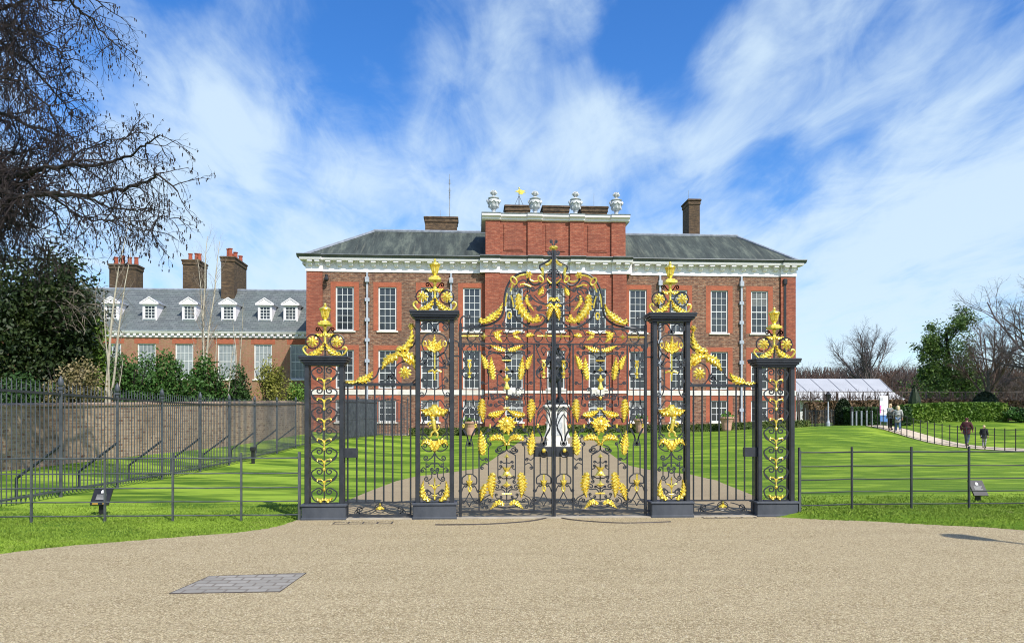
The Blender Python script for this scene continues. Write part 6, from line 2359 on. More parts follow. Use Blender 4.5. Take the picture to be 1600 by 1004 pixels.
figure('person', 'fair-haired child in black jacket and grey trousers walking behind the maroon coat', 'person', (x, y, z + .03), PI - 0.9, 1.36,
       dict(hem=0.80, stride=0.3, bulk=1.15),
       dict(skin=MAT['skin'], hair=MAT['hair_blond'], coat=MAT['coat_black'], trousers=MAT['trousers_grey'], shoe=MAT['coat_black']))

# white marquee on the right
YM = 72.0
mx0 = at(1180, 600, YM)[0]
mx1 = at(1412, 625, YM)[0]
zt_ = at(1330, 591.5, YM + 4)[2]
ze_ = at(1330, 611, YM)[2]
zl_ = at(1330, 625, YM)[2]
xr_ = at(1374, 592, YM + 4)[0]
mq = empty('marquee', ((mx0 + mx1) / 2, YM, 1.2), 'long white marquee with panelled pitched roof behind the bare cradle walk', 'marquee')
mb = MB()
mb.add([(mx0, YM, ze_), (mx1 - 1.2, YM, ze_), (xr_, YM + 4, zt_), (mx0, YM + 4, zt_), (mx0, YM + 8, ze_), (mx1 - 1.2, YM + 8, ze_)], [(0, 1, 2, 3), (3, 2, 5, 4), (1, 5, 2)])
mroof = build(mb, 'roof', MAT['marquee'], mq)
mb = MB()
mb.add([(mx0, YM - .02, ze_), (mx1 - 1.2, YM - .02, ze_), (mx1, YM - 0.6, zl_), (mx0, YM - 0.6, zl_), (mx1, YM + 8.6, zl_), (mx1 - 1.2, YM + 8, ze_)], [(3, 2, 1, 0), (2, 4, 5, 1)])
build(mb, 'valance', MAT['marquee'], mq)
for i in range(9):
    t = i / 8
    xa_ = mx0 + (mx1 - 1.2 - mx0) * t
    xb_ = mx0 + (xr_ - mx0) * t
    build(MB().tube([(xa_, YM - 0.02, ze_ + .02), (xb_, YM + 4, zt_ + .02)], 0.035, 4), 'seam', MAT['marquee_seam'], mroof)
mb = MB()
mb.box(mx0, mx1 - 0.6, YM + 0.3, YM + 0.35, 0.9, zl_ + 0.2)
build(mb, 'wall', MAT['marquee_wall'], mq)
# ================================================================== VEGETATION
def grow(mb, p, d, L, r, lev, P, rng, out=None):
    """recursive limb; appends twig end points to out"""
    segs = P['seg'][lev]
    pts, rs = [tuple(p)], [r]
    p = Vector(p)
    d = Vector(d).normalized()
    dirs = [d.copy()]
    wig, up = P['wig'][lev], P['up'][lev]
    rend = r * P['taper'][lev]
    for i in range(segs):
        d = d + Vector((rng.gauss(0, wig), rng.gauss(0, wig), rng.gauss(0, wig) + up))
        d.normalize()
        p = p + d * (L / segs)
        pts.append(tuple(p))
        rs.append(r + (rend - r) * (i + 1) / segs)
        dirs.append(d.copy())
    mb[min(lev, len(mb) - 1)].tube(pts, rs, P['sides'][lev], caps=False)
    if lev + 1 < len(P['seg']):
        n = P['kids'][lev]
        n = max(1, int(n * rng.uniform(0.8, 1.2) + 0.5))
        for k in range(n):
            t = P['t0'][lev] + (1 - P['t0'][lev]) * ((k + rng.random()) / n)
            i = min(int(t * segs), segs - 1)
            fr = t * segs - i
            q = Vector(pts[i]).lerp(Vector(pts[i + 1]), fr)
            dd = dirs[i]
            ang = math.radians(rng.gauss(*P['ang'][lev]))
            ax = dd.orthogonal().normalized()
            ax.rotate(Matrix.Rotation(rng.uniform(0, 2 * PI), 3, dd))
            nd = dd.copy()
            nd.rotate(Matrix.Rotation(ang, 3, ax))
            rr = (rs[i] + (rs[i + 1] - rs[i]) * fr) * P['rr'][lev]
            grow(mb, q, nd, L * P['lr'][lev] * (1.15 - 0.55 * t) * rng.uniform(0.75, 1.25), rr, lev + 1, P, rng, out)
    elif out is not None:
        out.append(pts[-1])
        out.append(pts[len(pts) // 2])


def bare_tree(loc, H, r, P, rng, mats, name, label, group=None, trunkfrac=0.3, lean=(0, 0), cat='tree'):
    mbs = [MB(), MB()]
    pts = []
    x, y, z = loc
    root = empty(name, loc, label, cat, group)
    grow(mbs, (x, y, z - 0.2), (lean[0], lean[1], 1), H * P.get('trunk', 0.75), r, 0, P, rng, pts)
    zmax = max(np.percentile(np.array(mb_.v)[:, 2], 99.7) for mb_ in mbs if mb_.v)
    fs = H / (zmax - z)
    def rs_(q):
        return (x + (q[0] - x) * fs, y + (q[1] - y) * fs, z + (q[2] - z) * fs)
    for mb_ in mbs:
        mb_.v = [rs_(q) for q in mb_.v]
    pts = [rs_(q) for q in pts]
    tr = build(mbs[0], 'trunk', mats[0], root)
    cw = build(mbs[1], 'crown', mats[1], root)
    return root, pts


BARE = dict(seg=[7, 6, 5, 4, 3], wig=[0.05, 0.11, 0.15, 0.19, 0.24], up=[0.02, 0.06, 0.05, 0.03, 0.0], taper=[0.35, 0.3, 0.3, 0.35, 0.5],
            sides=[8, 5, 4, 3, 3], kids=[9, 7, 6, 5], t0=[0.30, 0.2, 0.2, 0.15], ang=[(48, 10), (45, 12), (45, 14), (45, 18)], rr=[0.55, 0.55, 0.55, 0.6], lr=[0.62, 0.55, 0.52, 0.5], trunk=0.72)
rng = random.Random(11)


def lumps(c, rx, ry, rz, n, k, shell=0.75):
    """points spread over an uneven crown made of k lumps within an ellipsoid"""
    out = []
    for i in range(k):
        v = NR.normal(size=3); v /= np.linalg.norm(v)
        rad = NR.uniform(0.25, 0.72)
        cc = np.array(c) + v * np.array([rx, ry, rz]) * rad
        rr = NR.uniform(0.28, 0.50)
        m = n // k
        w = NR.normal(size=(m, 3)); w /= np.linalg.norm(w, axis=1)[:, None]
        w *= (NR.uniform(shell ** 3, 1, size=(m, 1))) ** (1 / 3)
        w += NR.normal(size=(m, 3)) * 0.10
        out.append(cc + w * np.array([rx, ry, rz]) * rr)
    return np.concatenate(out)


def bush(name, label, cat, c, rx, ry, rz, n, k, leaf, mat, group=None, shell=0.6, stems=True, floor=None, aspect=1.7):
    base = (c[0], c[1], floor if floor is not None else c[2] - rz)
    r = empty(name, base, label, cat, group)
    pts = lumps(c, rx, ry, rz, n, k, shell)
    pts = pts[pts[:, 2] > base[2] - 0.1]
    mb = MB()
    leaf_cards(mb, pts, leaf, aspect=aspect)
    build(mb, 'foliage', mat, r)
    if stems:
        mb = MB()
        for i in range(7):
            t = NR.normal(size=2) * 0.4
            mb.tube([(c[0] + t[0] * 0.2, c[1] + t[1] * 0.2, base[2] - 0.1), (c[0] + t[0] * rx * .5, c[1] + t[1] * ry * .5, c[2]), (c[0] + t[0] * rx, c[1] + t[1] * ry, c[2] + rz * 0.6)], [0.05, 0.035, 0.015], 5)
        build(mb, 'stem', MAT['bark_dark'], r)
    return r


def pxbush(px, py0, py1, wpx, s, name, label, cat, n, k, leaf, mat, group=None, depth=None, **kw):
    """bush whose outline spans photo rows py0..py1 at depth s"""
    x, y, zt = ats(px, py0, s)
    zb0 = ats(px, py1, s)[2]
    g = h(x, y)
    zb0 = min(zb0, g)
    rz = (zt - zb0) / 2
    rx = wpx * s / F / 2
    return bush(name, label, cat, (x, y, zb0 + rz), rx * 1.05, depth or rx, rz * 1.05, n, k, leaf, mat, group, floor=g - 0.05, **kw)


# --- the big dark evergreen and shrubs over the garden wall
pxbush(52, 384, 640, 215, 37, 'evergreen_tree', 'large dark evergreen tree rising over the garden wall under the overhanging bare branches', 'tree', 25000, 44, 0.15, MAT['evergreen'], shell=0.4, depth=2.6)
pxbush(120, 440, 640, 120, 40, 'evergreen_shrub', 'olive-brown evergreen shrub tangled with bare twigs, beside the big dark evergreen tree', 'shrub', 9000, 26, 0.13, MAT['evergreen'], shell=0.4, depth=2.0)
pxbush(148, 478, 640, 60, 38.5, 'evergreen_shrub', 'tall narrow yellow-green shrub behind the pale multi-stemmed birch', 'shrub', 4500, 18, 0.12, MAT['hedge'], shell=0.4)
pxbush(105, 548, 640, 110, 34, 'flowering_shrub', 'pale-blossomed brown shrub spilling over the garden wall', 'shrub', 5000, 24, 0.09, MAT['dry_shrub'], shell=0.3, depth=1.2)
pxbush(40, 580, 650, 130, 33, 'laurel_shrub', 'dark low laurel right behind the wall below the big evergreen', 'shrub', 6000, 20, 0.11, MAT['laurel_dark'], shell=0.4, depth=1.2)
# bare tangle over the evergreen
mbt = MB()
for i in range(70):
    px, py = rng.uniform(60, 160), rng.uniform(450, 520)
    x, y, z = ats(px, py, 36.2)
    P = [Vector((x, y, z))]
    d = Vector((rng.uniform(-0.4, 0.6), 0, 0.3)).normalized()
    for j in range(6):
        d = (d + Vector((rng.gauss(0, 0.25), rng.gauss(0, 0.15), -0.28 + rng.gauss(0, 0.1)))).normalized()
        P.append(P[-1] + d * rng.uniform(0.2, 0.4))
    mbt.tube(P, [0.012] * 6 + [0.006], 3, caps=False)
tag(build(mbt, 'climber', MAT['twig_pale'], org=ats(110, 480, 36.2)), 'tangle of pale bare climber stems hanging over the dark evergreen', 'climber')
# laurels
for i, (px, t, b, w_, s, m_, lab) in enumerate(((205, 540, 640, 90, 36, 'laurel', 'green laurel shrub over the wall just beside the pale birch stems'),
                                       (262, 538, 640, 110, 38, 'laurel', 'large bright laurel shrub below the second white dormer after the birch'),
                                       (325, 552, 640, 75, 39.5, 'laurel', 'mid-green laurel shrub at the foot of the thin poplar'),
                                       (372, 566, 640, 60, 41, 'laurel_dark', 'compact dark laurel shrub before the yellow willow bush'))):
    pxbush(px, t, b, w_, s, 'laurel_shrub', lab, 'shrub', 8500, 24, 0.095, MAT[m_], 'laurel shrubs over the garden wall', shell=0.5, depth=1.3)
pxbush(424, 552, 640, 62, 46, 'willow_bush', 'yellow-green spring willow bush before the wing windows', 'shrub', 4500, 18, 0.08, MAT['willow'], shell=0.2)
pxbush(462, 577, 640, 44, 49, 'shrub', 'small bright green shrub beside the low gate pier cap', 'shrub', 3000, 12, 0.10, MAT['bright_bush'], shell=0.3)
# pale multi-stemmed birch
STEM = dict(seg=[12, 6, 4], wig=[0.035, 0.12, 0.18], up=[0.02, 0.12, 0.05], taper=[0.15, 0.3, 0.4], sides=[6, 3, 3], kids=[16, 4], t0=[0.35, 0.2], ang=[(28, 8), (35, 12)], rr=[0.4, 0.6], lr=[0.16, 0.5])
def multistem(px, s, tops, name, label, r0, mats, kids=16):
    x, y, _ = ats(px, 620, s)
    z = h(x, y)
    root = empty(name, (x, y, z), label, 'tree')
    mbs = [MB(), MB()]
    P = dict(STEM); P['kids'] = [kids, 4]
    for i, (tx, ty) in enumerate(tops):
        tx_, ty_, tz_ = ats(tx, ty, s)
        d = Vector((tx_ - x, 0, tz_ - z))
        mb2 = [MB(), mbs[1]]
        grow(mb2, (x + 0.05 * i, y + rng.uniform(-.1, .1), z - 0.1), d, d.length, r0 * (1 - 0.12 * i), 0, P, rng)
        build(mb2[0], 'trunk', mats[0], root)
    build(mbs[1], 'crown', mats[1], root)


multistem(161, 35, [(166, 335), (200, 390), (184, 450), (205, 560)], 'birch_tree', 'pale-barked multi-stemmed birch in front of the first white dormers', 0.085, (MAT['bark_pale'], MAT['twig_pale']), kids=12)
multistem(316, 42, [(320, 362), (332, 372), (312, 400), (345, 520)], 'poplar_tree', 'thin upright bare poplar before the wing between two brick chimneys', 0.10, (MAT['bark_pale'], MAT['twig_pale']), kids=22)
multistem(370, 44, [(374, 470), (366, 500)], 'sapling', 'short slender bare sapling before the fourth dormer', 0.06, (MAT['bark_pale'], MAT['twig_pale']), kids=14)
multistem(345, 40, [(372, 520), (358, 560)], 'sapling', 'leaning pale sapling stems rising from the laurels', 0.05, (MAT['bark_pale'], MAT['twig_pale']), kids=6)

# --- overhanging bare tree, trunk outside the frame on the left
S0 = 21.0
tx, ty, _ = ats(-200, 500, 23.0)
tz = h(tx, ty)
big = empty('plane_tree', (tx, ty, tz), 'dark bare overhanging tree with drooping catkin-hung twigs against the sky', 'tree')
trunk_mb, limb_mb, twig_mb, bud_mb = MB(), MB(), MB(), MB()
top = ats(-150, -60, 22.0)
fork = Vector(ats(-170, 330, 22.5))
trunk_mb.tube([(tx, ty, tz - 0.2), (tx + 0.1, ty, tz + 2.0), tuple(fork), tuple(Vector(ats(-140, 130, 22))), top], [0.55, 0.48, 0.38, 0.28, 0.14], 10)
build(trunk_mb, 'trunk', MAT['bark_dark'], big)
LIMBS = [
    ([(-170, 300), (-60, 300), (0, 280), (54, 268), (96, 259), (138, 257), (180, 253), (209, 238), (247, 213)], 20.5, 0.12, 1.0),
    ([(-170, 340), (-60, 300), (0, 293), (25, 310), (75, 301), (134, 307), (180, 295), (218, 289), (251, 272), (280, 300)], 20.0, 0.13, 1.0),
    ([(-60, 300), (12, 285), (17, 326), (8, 368), (-20, 400)], 21.0, 0.07, 1.0),
    ([(-160, 130), (-60, 60), (0, 15), (60, -5), (105, 0), (135, 25), (159, 50), (192, 80)], 20.8, 0.09, 1.0),
    ([(-165, 230), (-60, 110), (0, 71), (42, 92), (84, 142), (105, 167), (120, 190)], 21.3, 0.09, 1.0),
    ([(-170, 260), (-50, 190), (0, 176), (54, 200), (90, 208), (125, 222), (160, 232)], 21.8, 0.09, 1.0),
    ([(-150, 60), (-60, -10), (0, -20), (70, -25), (130, -10), (170, 15)], 20.0, 0.08, 1.0),
    ([(-170, 330), (-60, 350), (0, 345), (40, 350), (70, 372), (78, 400)], 20.4, 0.06, 1.0),
    ([(75, 301), (110, 330), (150, 345), (190, 345), (235, 360)], 20.0, 0.04, 1.0),
    ([(134, 307), (170, 325), (205, 328), (245, 330), (270, 345)], 19.7, 0.04, 1.0),
    ([(-160, 170), (-60, 140), (0, 120), (40, 130), (75, 165), (90, 200)], 20.2, 0.07, 1.0),
    ([(96, 259), (130, 235), (165, 222), (200, 215), (215, 205)], 20.8, 0.035, 1.0),
    ([(-160, 120), (-40, 40), (10, 40), (50, 50), (90, 75), (110, 100)], 20.6, 0.06, 1.0),
    ([(-160, 230), (-60, 250), (-10, 235), (30, 240), (60, 232), (95, 240)], 21.2, 0.07, 1.0),
]
TW = dict(seg=[5, 4, 3], wig=[0.26, 0.32, 0.35], up=[-0.10, -0.16, -0.22], taper=[0.45, 0.5, 0.7], sides=[4, 3, 3], kids=[4, 2], t0=[0.2, 0.2], ang=[(44, 16), (42, 18)], rr=[0.7, 0.85], lr=[0.62, 0.65])
ends = []
for pts, s, r, dens in LIMBS:
    P3 = []
    for i, (px, py) in enumerate(pts):
        P3.append(ats(px, py, s + 1.2 * math.sin(i * 1.3)))
    Q = resample(cr([Vector(p) for p in P3], 5) if False else P3, len(P3) * 5)
    Q = [tuple(np.array(q) + NR.normal(size=3) * 0.03) for q in Q]
    rr = [r * 0.84 * (1 - 0.82 * i / (len(Q) - 1)) for i in range(len(Q))]
    limb_mb.tube(Q, rr, 6, caps=False)
    n0 = len(Q)
    for i in range(2, n0):
        u = (i / n0)
        px_ = pts[min(int(u * len(pts)), len(pts) - 1)][0]
        if px_ < -90:
            continue
        for kk in range(1 if px_ > 110 else (2 if px_ > 50 else 3)):
            d0 = Vector(Q[i]) - Vector(Q[i - 1])
            d0.normalize()
            ax = d0.orthogonal().normalized()
            ax.rotate(Matrix.Rotation(rng.uniform(0, 2 * PI), 3, d0))
            d0.rotate(Matrix.Rotation(math.radians(rng.gauss(55, 15)), 3, ax))
            grow([twig_mb], Q[i], d0, rng.uniform(0.7, 1.45) * (0.75 if u > 0.85 else 1), max(rr[i] * 0.42, 0.0145), 0, TW, rng, ends)
build(limb_mb, 'limb', MAT['bark_dark'], big)
build(twig_mb, 'twig', MAT['twig_dark'], big)
for e in ends:
    if rng.random() < 0.5:
        L = rng.uniform(0.04, 0.10)
        bud_mb.tube([e, (e[0] + rng.gauss(0, .01), e[1], e[2] - L)], [0.016, 0.011], 4)
build(bud_mb, 'catkin', MAT['twig_dark'], big)

# --- low box hedge with bulbs along the palace front
def hedge_block(name, label, pts, width, height, n, leaf, mat, cat='hedge', core=True, group=None):
    """clipped hedge following ground points; solid twiggy core under a skin of leaf clumps"""
    r = empty(name, (pts[0][0], pts[0][1], h(*pts[0][:2])), label, cat, group)
    A = resample([p[:2] for p in pts], 40)
    Z = hz(A[:, 0], A[:, 1])
    mb = MB()
    dirs = np.gradient(A, axis=0)
    dirs /= np.linalg.norm(dirs, axis=1)[:, None]
    nr = np.c_[-dirs[:, 1], dirs[:, 0]]
    w = width / 2 - leaf * 0.25
    H = height - leaf * 0.25
    vs, fs = [], []
    for i in range(40):
        a, b = A[i] - nr[i] * w, A[i] + nr[i] * w
        vs += [(a[0], a[1], Z[i] - 0.1), (a[0], a[1], Z[i] + H), (b[0], b[1], Z[i] + H), (b[0], b[1], Z[i] - 0.1)]
    for i in range(39):
        for k in range(3):
            fs.append((i * 4 + k, (i + 1) * 4 + k, (i + 1) * 4 + k + 1, i * 4 + k + 1))
    fs += [(0, 1, 2, 3), (159, 158, 157, 156)]
    mb.add(vs, fs)
    build(mb, 'core', mat, r)
    t = NR.uniform(0, 39, n)
    i0 = t.astype(int).clip(0, 38)
    fr = (t - i0)[:, None]
    C = A[i0] * (1 - fr) + A[i0 + 1] * fr
    Zc = Z[i0] * (1 - fr[:, 0]) + Z[i0 + 1] * fr[:, 0]
    side = NR.uniform(0, 1, n)
    off = np.where(side < 0.4, -width / 2, np.where(side < 0.5, width / 2, NR.uniform(-width / 2, width / 2, n)))
    zz = np.where(side < 0.5, NR.uniform(0, height, n), height)
    wob = 0.05 * np.sin(t * 2.1) + 0.04 * np.sin(t * 5.3)
    P = np.c_[C + nr[i0] * (off + NR.normal(size=n) * 0.03)[:, None], Zc + zz * (1 + wob * 0.6) + NR.normal(size=n) * 0.02]
    mb = MB()
    leaf_cards(mb, P, leaf)
    build(mb, 'foliage', mat, r)
    return r


hedge_block('box_hedge', 'low clipped box hedge along the foot of the palace wall', [gs(640, 51.6), gs(868, 52.0), gs(1100, 52.6), gs(1262, 54.2)], 0.7, 0.48, 7000, 0.10, MAT['box_hedge'])
# hedges on the right
hedge_block('clipped_hedge', 'long clipped green hedge on the bank behind the two women', [gs(1412, 57.5), gs(1480, 58), gs(1563, 58.3)], 1.6, 1.35, 9000, 0.14, MAT['hedge'])
hedge_block('clipped_hedge', 'dark clipped hedge beside the white banner and bollards', [gs(1325, 57), gs(1345, 55.5), gs(1376, 54.5), gs(1411, 55.5)], 1.4, 1.25, 6000, 0.13, MAT['laurel_dark'])
pxbush(1594, 633, 658, 60, 57, 'shrub', 'dark green rounded shrub past the end of the long clipped hedge', 'shrub', 1800, 10, 0.16, MAT['laurel'], shell=0.6, depth=1.2)
# domed topiaries
def dome(px, py0, py1, wpx, s, label, base=None):
    x, y, zt = ats(px, py0, s)
    z0 = ats(px, py1, s)[2] if base is None else h(x, y)
    rx = wpx * s / F / 2
    r = empty('topiary', (x, y, h(x, y)), label, 'topiary', 'domed yew topiaries')
    H = zt - z0
    mb = MB()
    prof = [(rx * 0.86, h(x, y) - z0), (rx * 0.93, H * 0.15), (rx * .95, H * 0.35), (rx * 0.86, H * 0.6), (rx * 0.62, H * 0.82), (rx * 0.3, H * 0.93), (0.02, H * 0.955)]
    mb.lathe(prof, (x, y, z0), 18)
    build(mb, 'core', MAT['yew'], r)
    n = 3600
    th = NR.uniform(0, 2 * PI, n)
    q = NR.uniform(0, 1, n) ** 0.7
    rr = np.sqrt(np.clip(1 - (q * 1.0) ** 2.2, 0, 1))
    P = np.c_[x + rx * rr * np.cos(th), y + rx * rr * np.sin(th), z0 + H * q] + NR.normal(size=(n, 3)) * 0.03
    mb = MB()
    leaf_cards(mb, P, 0.11)
    build(mb, 'foliage', MAT['yew'], r)


dome(1317.5, 624, 662, 27, 57, 'dark domed yew topiary by the lamp post and marquee', 1)
dome(1539.5, 612, 640, 42, 62, 'broad dark domed yew topiary rising behind the long clipped hedge', 1)
x, y, z = gs(1429, 63)
r = empty('topiary', (x, y, z), 'narrow pointed dark yew among the bare cradle walk', 'topiary')
mb = MB().lathe([(0.5, 0), (0.62, 0.6), (0.5, 1.6), (0.28, 2.4), (0.02, 3.0)], (x, y, z), 10)
build(mb, 'core', MAT['yew'], r)
n = 900
q = NR.uniform(0, 1, n); th = NR.uniform(0, 2 * PI, n)
mb = MB()
leaf_cards(mb, np.c_[x + 0.66 * (1 - q) ** 0.7 * np.cos(th), y + 0.66 * (1 - q) ** 0.7 * np.sin(th), z + 3.0 * q], 0.12)
build(mb, 'foliage', MAT['yew'], r)

# bare pleached cradle walk (lime arches) and its dry beech base
YC = 64.5
cw0, cw1 = at(1246, 640, YC)[0], at(1640, 640, YC)[0]
pw = empty('cradle_walk', ((cw0 + cw1) / 2, YC, h((cw0 + cw1) / 2, YC)), 'long bare pleached lime arcade with upright twigs and arches behind the hedges', 'hedge')
zc_top = at(1420, 612, YC)[2]
zc_mid = at(1420, 629, YC)[2]
stem_mb, twm = MB(), MB()
xx = cw0
i = 0
while xx < cw1:
    g = h(xx, YC)
    for yy in (YC, YC + 2.2):
        stem_mb.tube([(xx, yy, g - 0.1), (xx + rng.uniform(-.05, .05), yy, zc_mid), (xx + rng.uniform(-.1, .1), yy, zc_top)], [0.09, 0.07, 0.05], 5, caps=False)
    # arch between stems
    P = [(xx + 1.2 * t, YC, zc_mid - 0.25 + 0.75 * math.sin(PI * t)) for t in np.linspace(0, 1, 9)]
    stem_mb.tube(P, 0.04, 4, caps=False)
    for k_ in range(30):
        x0 = xx + rng.uniform(0, 1.2)
        z0 = zc_mid + rng.uniform(-0.2, 0.5)
        P = [Vector((x0, YC + rng.uniform(-.2, .2), z0))]
        d = Vector((rng.gauss(0, 0.5), rng.gauss(0, .15), 1)).normalized()
        for j in range(3):
            d = (d + Vector((rng.gauss(0, 0.25), 0, 0.08))).normalized()
            P.append(P[-1] + d * rng.uniform(0.18, 0.36))
        twm.tube(P, [0.022, 0.018, 0.015, 0.008], 3, caps=False)
    xx += 1.2
    i += 1
stem_mb.tube([(cw0, YC, zc_top), (cw1, YC, zc_top)], 0.04, 4)
stem_mb.tube([(cw0, YC, zc_mid + 0.4), (cw1, YC, zc_mid + 0.4)], 0.03, 4)
build(stem_mb, 'trunk', MAT['bark_grey'], pw)
build(twm, 'twigs', MAT['twig_brown'], pw)
hedge_block('beech_hedge', 'brown dry-leaved beech hedge under the bare cradle walk', [(cw0, YC - 1.6), ((cw0 + cw1) / 2, YC - 1.6), (cw1, YC - 1.6)], 1.2, 1.75, 9000, 0.16, MAT['beech'])

# --- trees on the right
def placed(px, py_top, s, **kw):
    x, y, zt = ats(px, py_top, s)
    return (x, y, h(x, y)), zt - h(x, y)


loc, Ht = placed(1369, 503, 92)
F1 = dict(BARE); F1['kids'] = [11, 11, 8, 5]; F1['rr'] = [0.62, 0.6, 0.65, 0.7]; F1['ang'] = [(33, 7), (30, 9), (36, 14), (45, 18)]; F1['up'] = [0.02, 0.12, 0.08, 0.04, 0]; F1['trunk'] = 0.55; F1['lr'] = [1.15, 0.42, 0.5, 0.5]; F1['t0'] = [0.30, 0.38, 0.2, 0.15]
bare_tree(loc, Ht, 0.34, F1, random.Random(5), (MAT['bark_grey'], MAT['twig_grey']), 'bare_tree', 'tall bare fan-shaped tree standing alone behind the marquee end')
# ivy-clad tree
loc, Ht = placed(1484, 480, 82)
F2 = dict(BARE); F2['kids'] = [14, 6, 5, 4]; F2['ang'] = [(52, 10), (38, 12), (45, 14), (45, 18)]; F2['lr'] = [0.42, 0.5, 0.5, 0.5]; F2['t0'] = [0.15, 0.25, 0.2, 0.2]; F2['up'] = [0.02, 0.07, 0.05, 0.03, 0]; F2['trunk'] = 0.82; F2['sides'] = [8, 5, 4, 3, 3]
ivt, ep = bare_tree(loc, Ht, 0.42, F2, random.Random(9), (MAT['bark_dark'], MAT['bark_dark']), 'ivy_tree', 'large green ivy-clad tree with dark limbs showing, behind the long hedge')
EP = np.array(ep)
sel = EP[NR.integers(0, len(EP), 13000)] + NR.normal(size=(13000, 3)) * 0.22
lowmask = NR.uniform(0, 1, 13000) < np.clip(1.3 - (sel[:, 2] - loc[2]) / Ht * 0.8, 0.4, 1)
sel = sel[lowmask]
cl = lumps((loc[0] - 0.7, loc[1] - .5, loc[2] + Ht * 0.28), Ht * 0.46, Ht * 0.3, Ht * 0.30, 7500, 50, 0.2)
cl2 = lumps((loc[0] - 0.1, loc[1], loc[2] + Ht * 0.54), Ht * 0.30, Ht * 0.25, Ht * 0.40, 5600, 46, 0.2)
cl = np.concatenate([sel, cl, cl2])
cl = cl[cl[:, 2] > loc[2]]
mb = MB()
leaf_cards(mb, cl, 0.15)
build(mb, 'ivy', MAT['ivy'], ivt)
# big bare tree whose crown enters from the frame edge
loc, Ht = placed(1668, 392, 58)
F3 = dict(BARE); F3['kids'] = [22, 11, 8, 5]; F3['ang'] = [(60, 12), (42, 12), (44, 14), (44, 18)]; F3['lr'] = [0.84, 0.5, 0.5, 0.5]; F3['t0'] = [0.30, 0.15, 0.2, 0.15]; F3['up'] = [0.02, 0.045, 0.03, 0.02, 0]; F3['rr'] = [0.42, 0.55, 0.65, 0.7]
bare_tree(loc, Ht, 0.5, F3, random.Random(21), (MAT['bark_grey'], MAT['twig_grey']), 'bare_tree', 'big spreading bare tree leaning in from the frame edge beyond the ivy-clad tree')
loc, Ht = placed(1545, 495, 78)
bare_tree(loc, Ht, 0.34, F1, random.Random(33), (MAT['bark_grey'], MAT['twig_brown']), 'bare_tree', 'bare forked tree immediately beside the ivy-clad tree')
# background belt of bare trees and scrub
specs = [(1262, 566, 115), (1290, 572, 118), (1322, 560, 112), (1345, 552, 105), (1392, 556, 104), (1412, 566, 100), (1438, 560, 108), (1520, 545, 96), (1560, 552, 92), (1585, 540, 90), (1612, 560, 84), (1236, 575, 120), (1375, 572, 96), (1600, 575, 76)]
BG = dict(BARE); BG['kids'] = [14, 11, 9]; BG['seg'] = [6, 5, 4, 3]; BG['t0'] = [0.08, 0.15, 0.15]; BG['ang'] = [(50, 14), (48, 14), (48, 16)]; BG['lr'] = [0.62, 0.6, 0.55]; BG['sides'] = [6, 4, 3, 3]; BG['rr'] = [0.6, 0.65, 0.7]
protos = []
desc = ['bare grey tree far off over the marquee, nearest the palace corner', 'low bare tree over the middle of the marquee roof', 'bushy bare tree behind the marquee ridge', 'bare tree at the foot of the fan-shaped tree, palace side', 'bare tree at the foot of the fan-shaped tree, ivy side', 'twiggy bare tree above the marquee end', 'bare tree just before the ivy-clad tree begins', 'brown bare tree behind the ivy-clad tree', 'brown bare tree below the spreading crown at the frame edge', 'tallest brown bare tree under the spreading crown', 'brown bare tree at the very frame edge', 'bare tree half hidden by the palace corner', 'low scrubby bare tree behind the banner', 'low dense brown tree over the broad yew dome']
for i, ((px, py, s), lab) in enumerate(zip(specs, desc)):
    loc, Ht = placed(px, py, s)
    if i < 4:
        r, _ = bare_tree(loc, Ht, 0.22, BG, random.Random(50 + i), (MAT['bark_grey'], MAT['twig_grey'] if i % 2 else MAT['twig_brown']), 'bare_tree', lab, 'far bare trees')
        protos.append((r, Ht))
    else:
        r, H0 = protos[i % 4]
        c = copy_tree(r, None, loc=loc, rz=rng.uniform(0, 6.28), scale=Ht / H0)
        c['label'] = lab
# far-off wood closing the view
wd = MB()
for k_ in range(4200):
    px = rng.uniform(1225, 1700)
    s = rng.uniform(105, 135)
    x, y, _ = ats(px, 600, s)
    z = h(x, y)
    top = 660 - (660 - rng.uniform(572, 602)) * 1.0
    zt = ats(px, top, s)[2]
    P = [(x, y, z + (zt - z) * rng.uniform(0, 0.4)), (x + rng.gauss(0, .5), y, z + (zt - z) * 0.6), (x + rng.gauss(0, 1.0), y, zt)]
    wd.tube(P, [0.10, 0.07, 0.03], 3, caps=False)
wd_ = build(wd, 'far_wood', MAT['twig_brown'])
wd_['kind'] = 'stuff'
scr = MB()
pts = []
for k_ in range(9000):
    px = rng.uniform(1225, 1720)
    s = rng.uniform(96, 128)
    x, y, _ = ats(px, 600, s)
    z = h(x, y)
    pts.append((x, y, z + abs(rng.gauss(0, 1.9))))
leaf_cards(scr, np.array(pts), 0.5)
sc_o = build(scr, 'undergrowth', MAT['beech'])
sc_o['kind'] = 'stuff'

# --- grass blades on the near verges (real geometry over the lawn sheet)
def blades(n, region, hmin, hmax):
    XY = region(n)
    m = len(XY)
    Z = hz(XY[:, 0], XY[:, 1])
    hh = NR.uniform(hmin, hmax, m) * (0.7 + 0.6 * (np.sin(XY[:, 0] * 3.1) * np.sin(XY[:, 1] * 2.7) * 0.5 + 0.5))
    an = NR.uniform(0, 2 * PI, m)
    w = NR.uniform(0.005, 0.010, m)
    lean = NR.normal(size=(m, 2)) * 0.5 * hh[:, None]
    b = np.c_[XY, Z - 0.005]
    dx = np.c_[np.cos(an) * w, np.sin(an) * w, np.zeros(m)]
    mid = b + np.c_[lean * 0.35, hh * 0.6]
    tip = b + np.c_[lean, hh]
    return np.stack([b - dx, b + dx, mid + dx * 0.6, tip], 1)


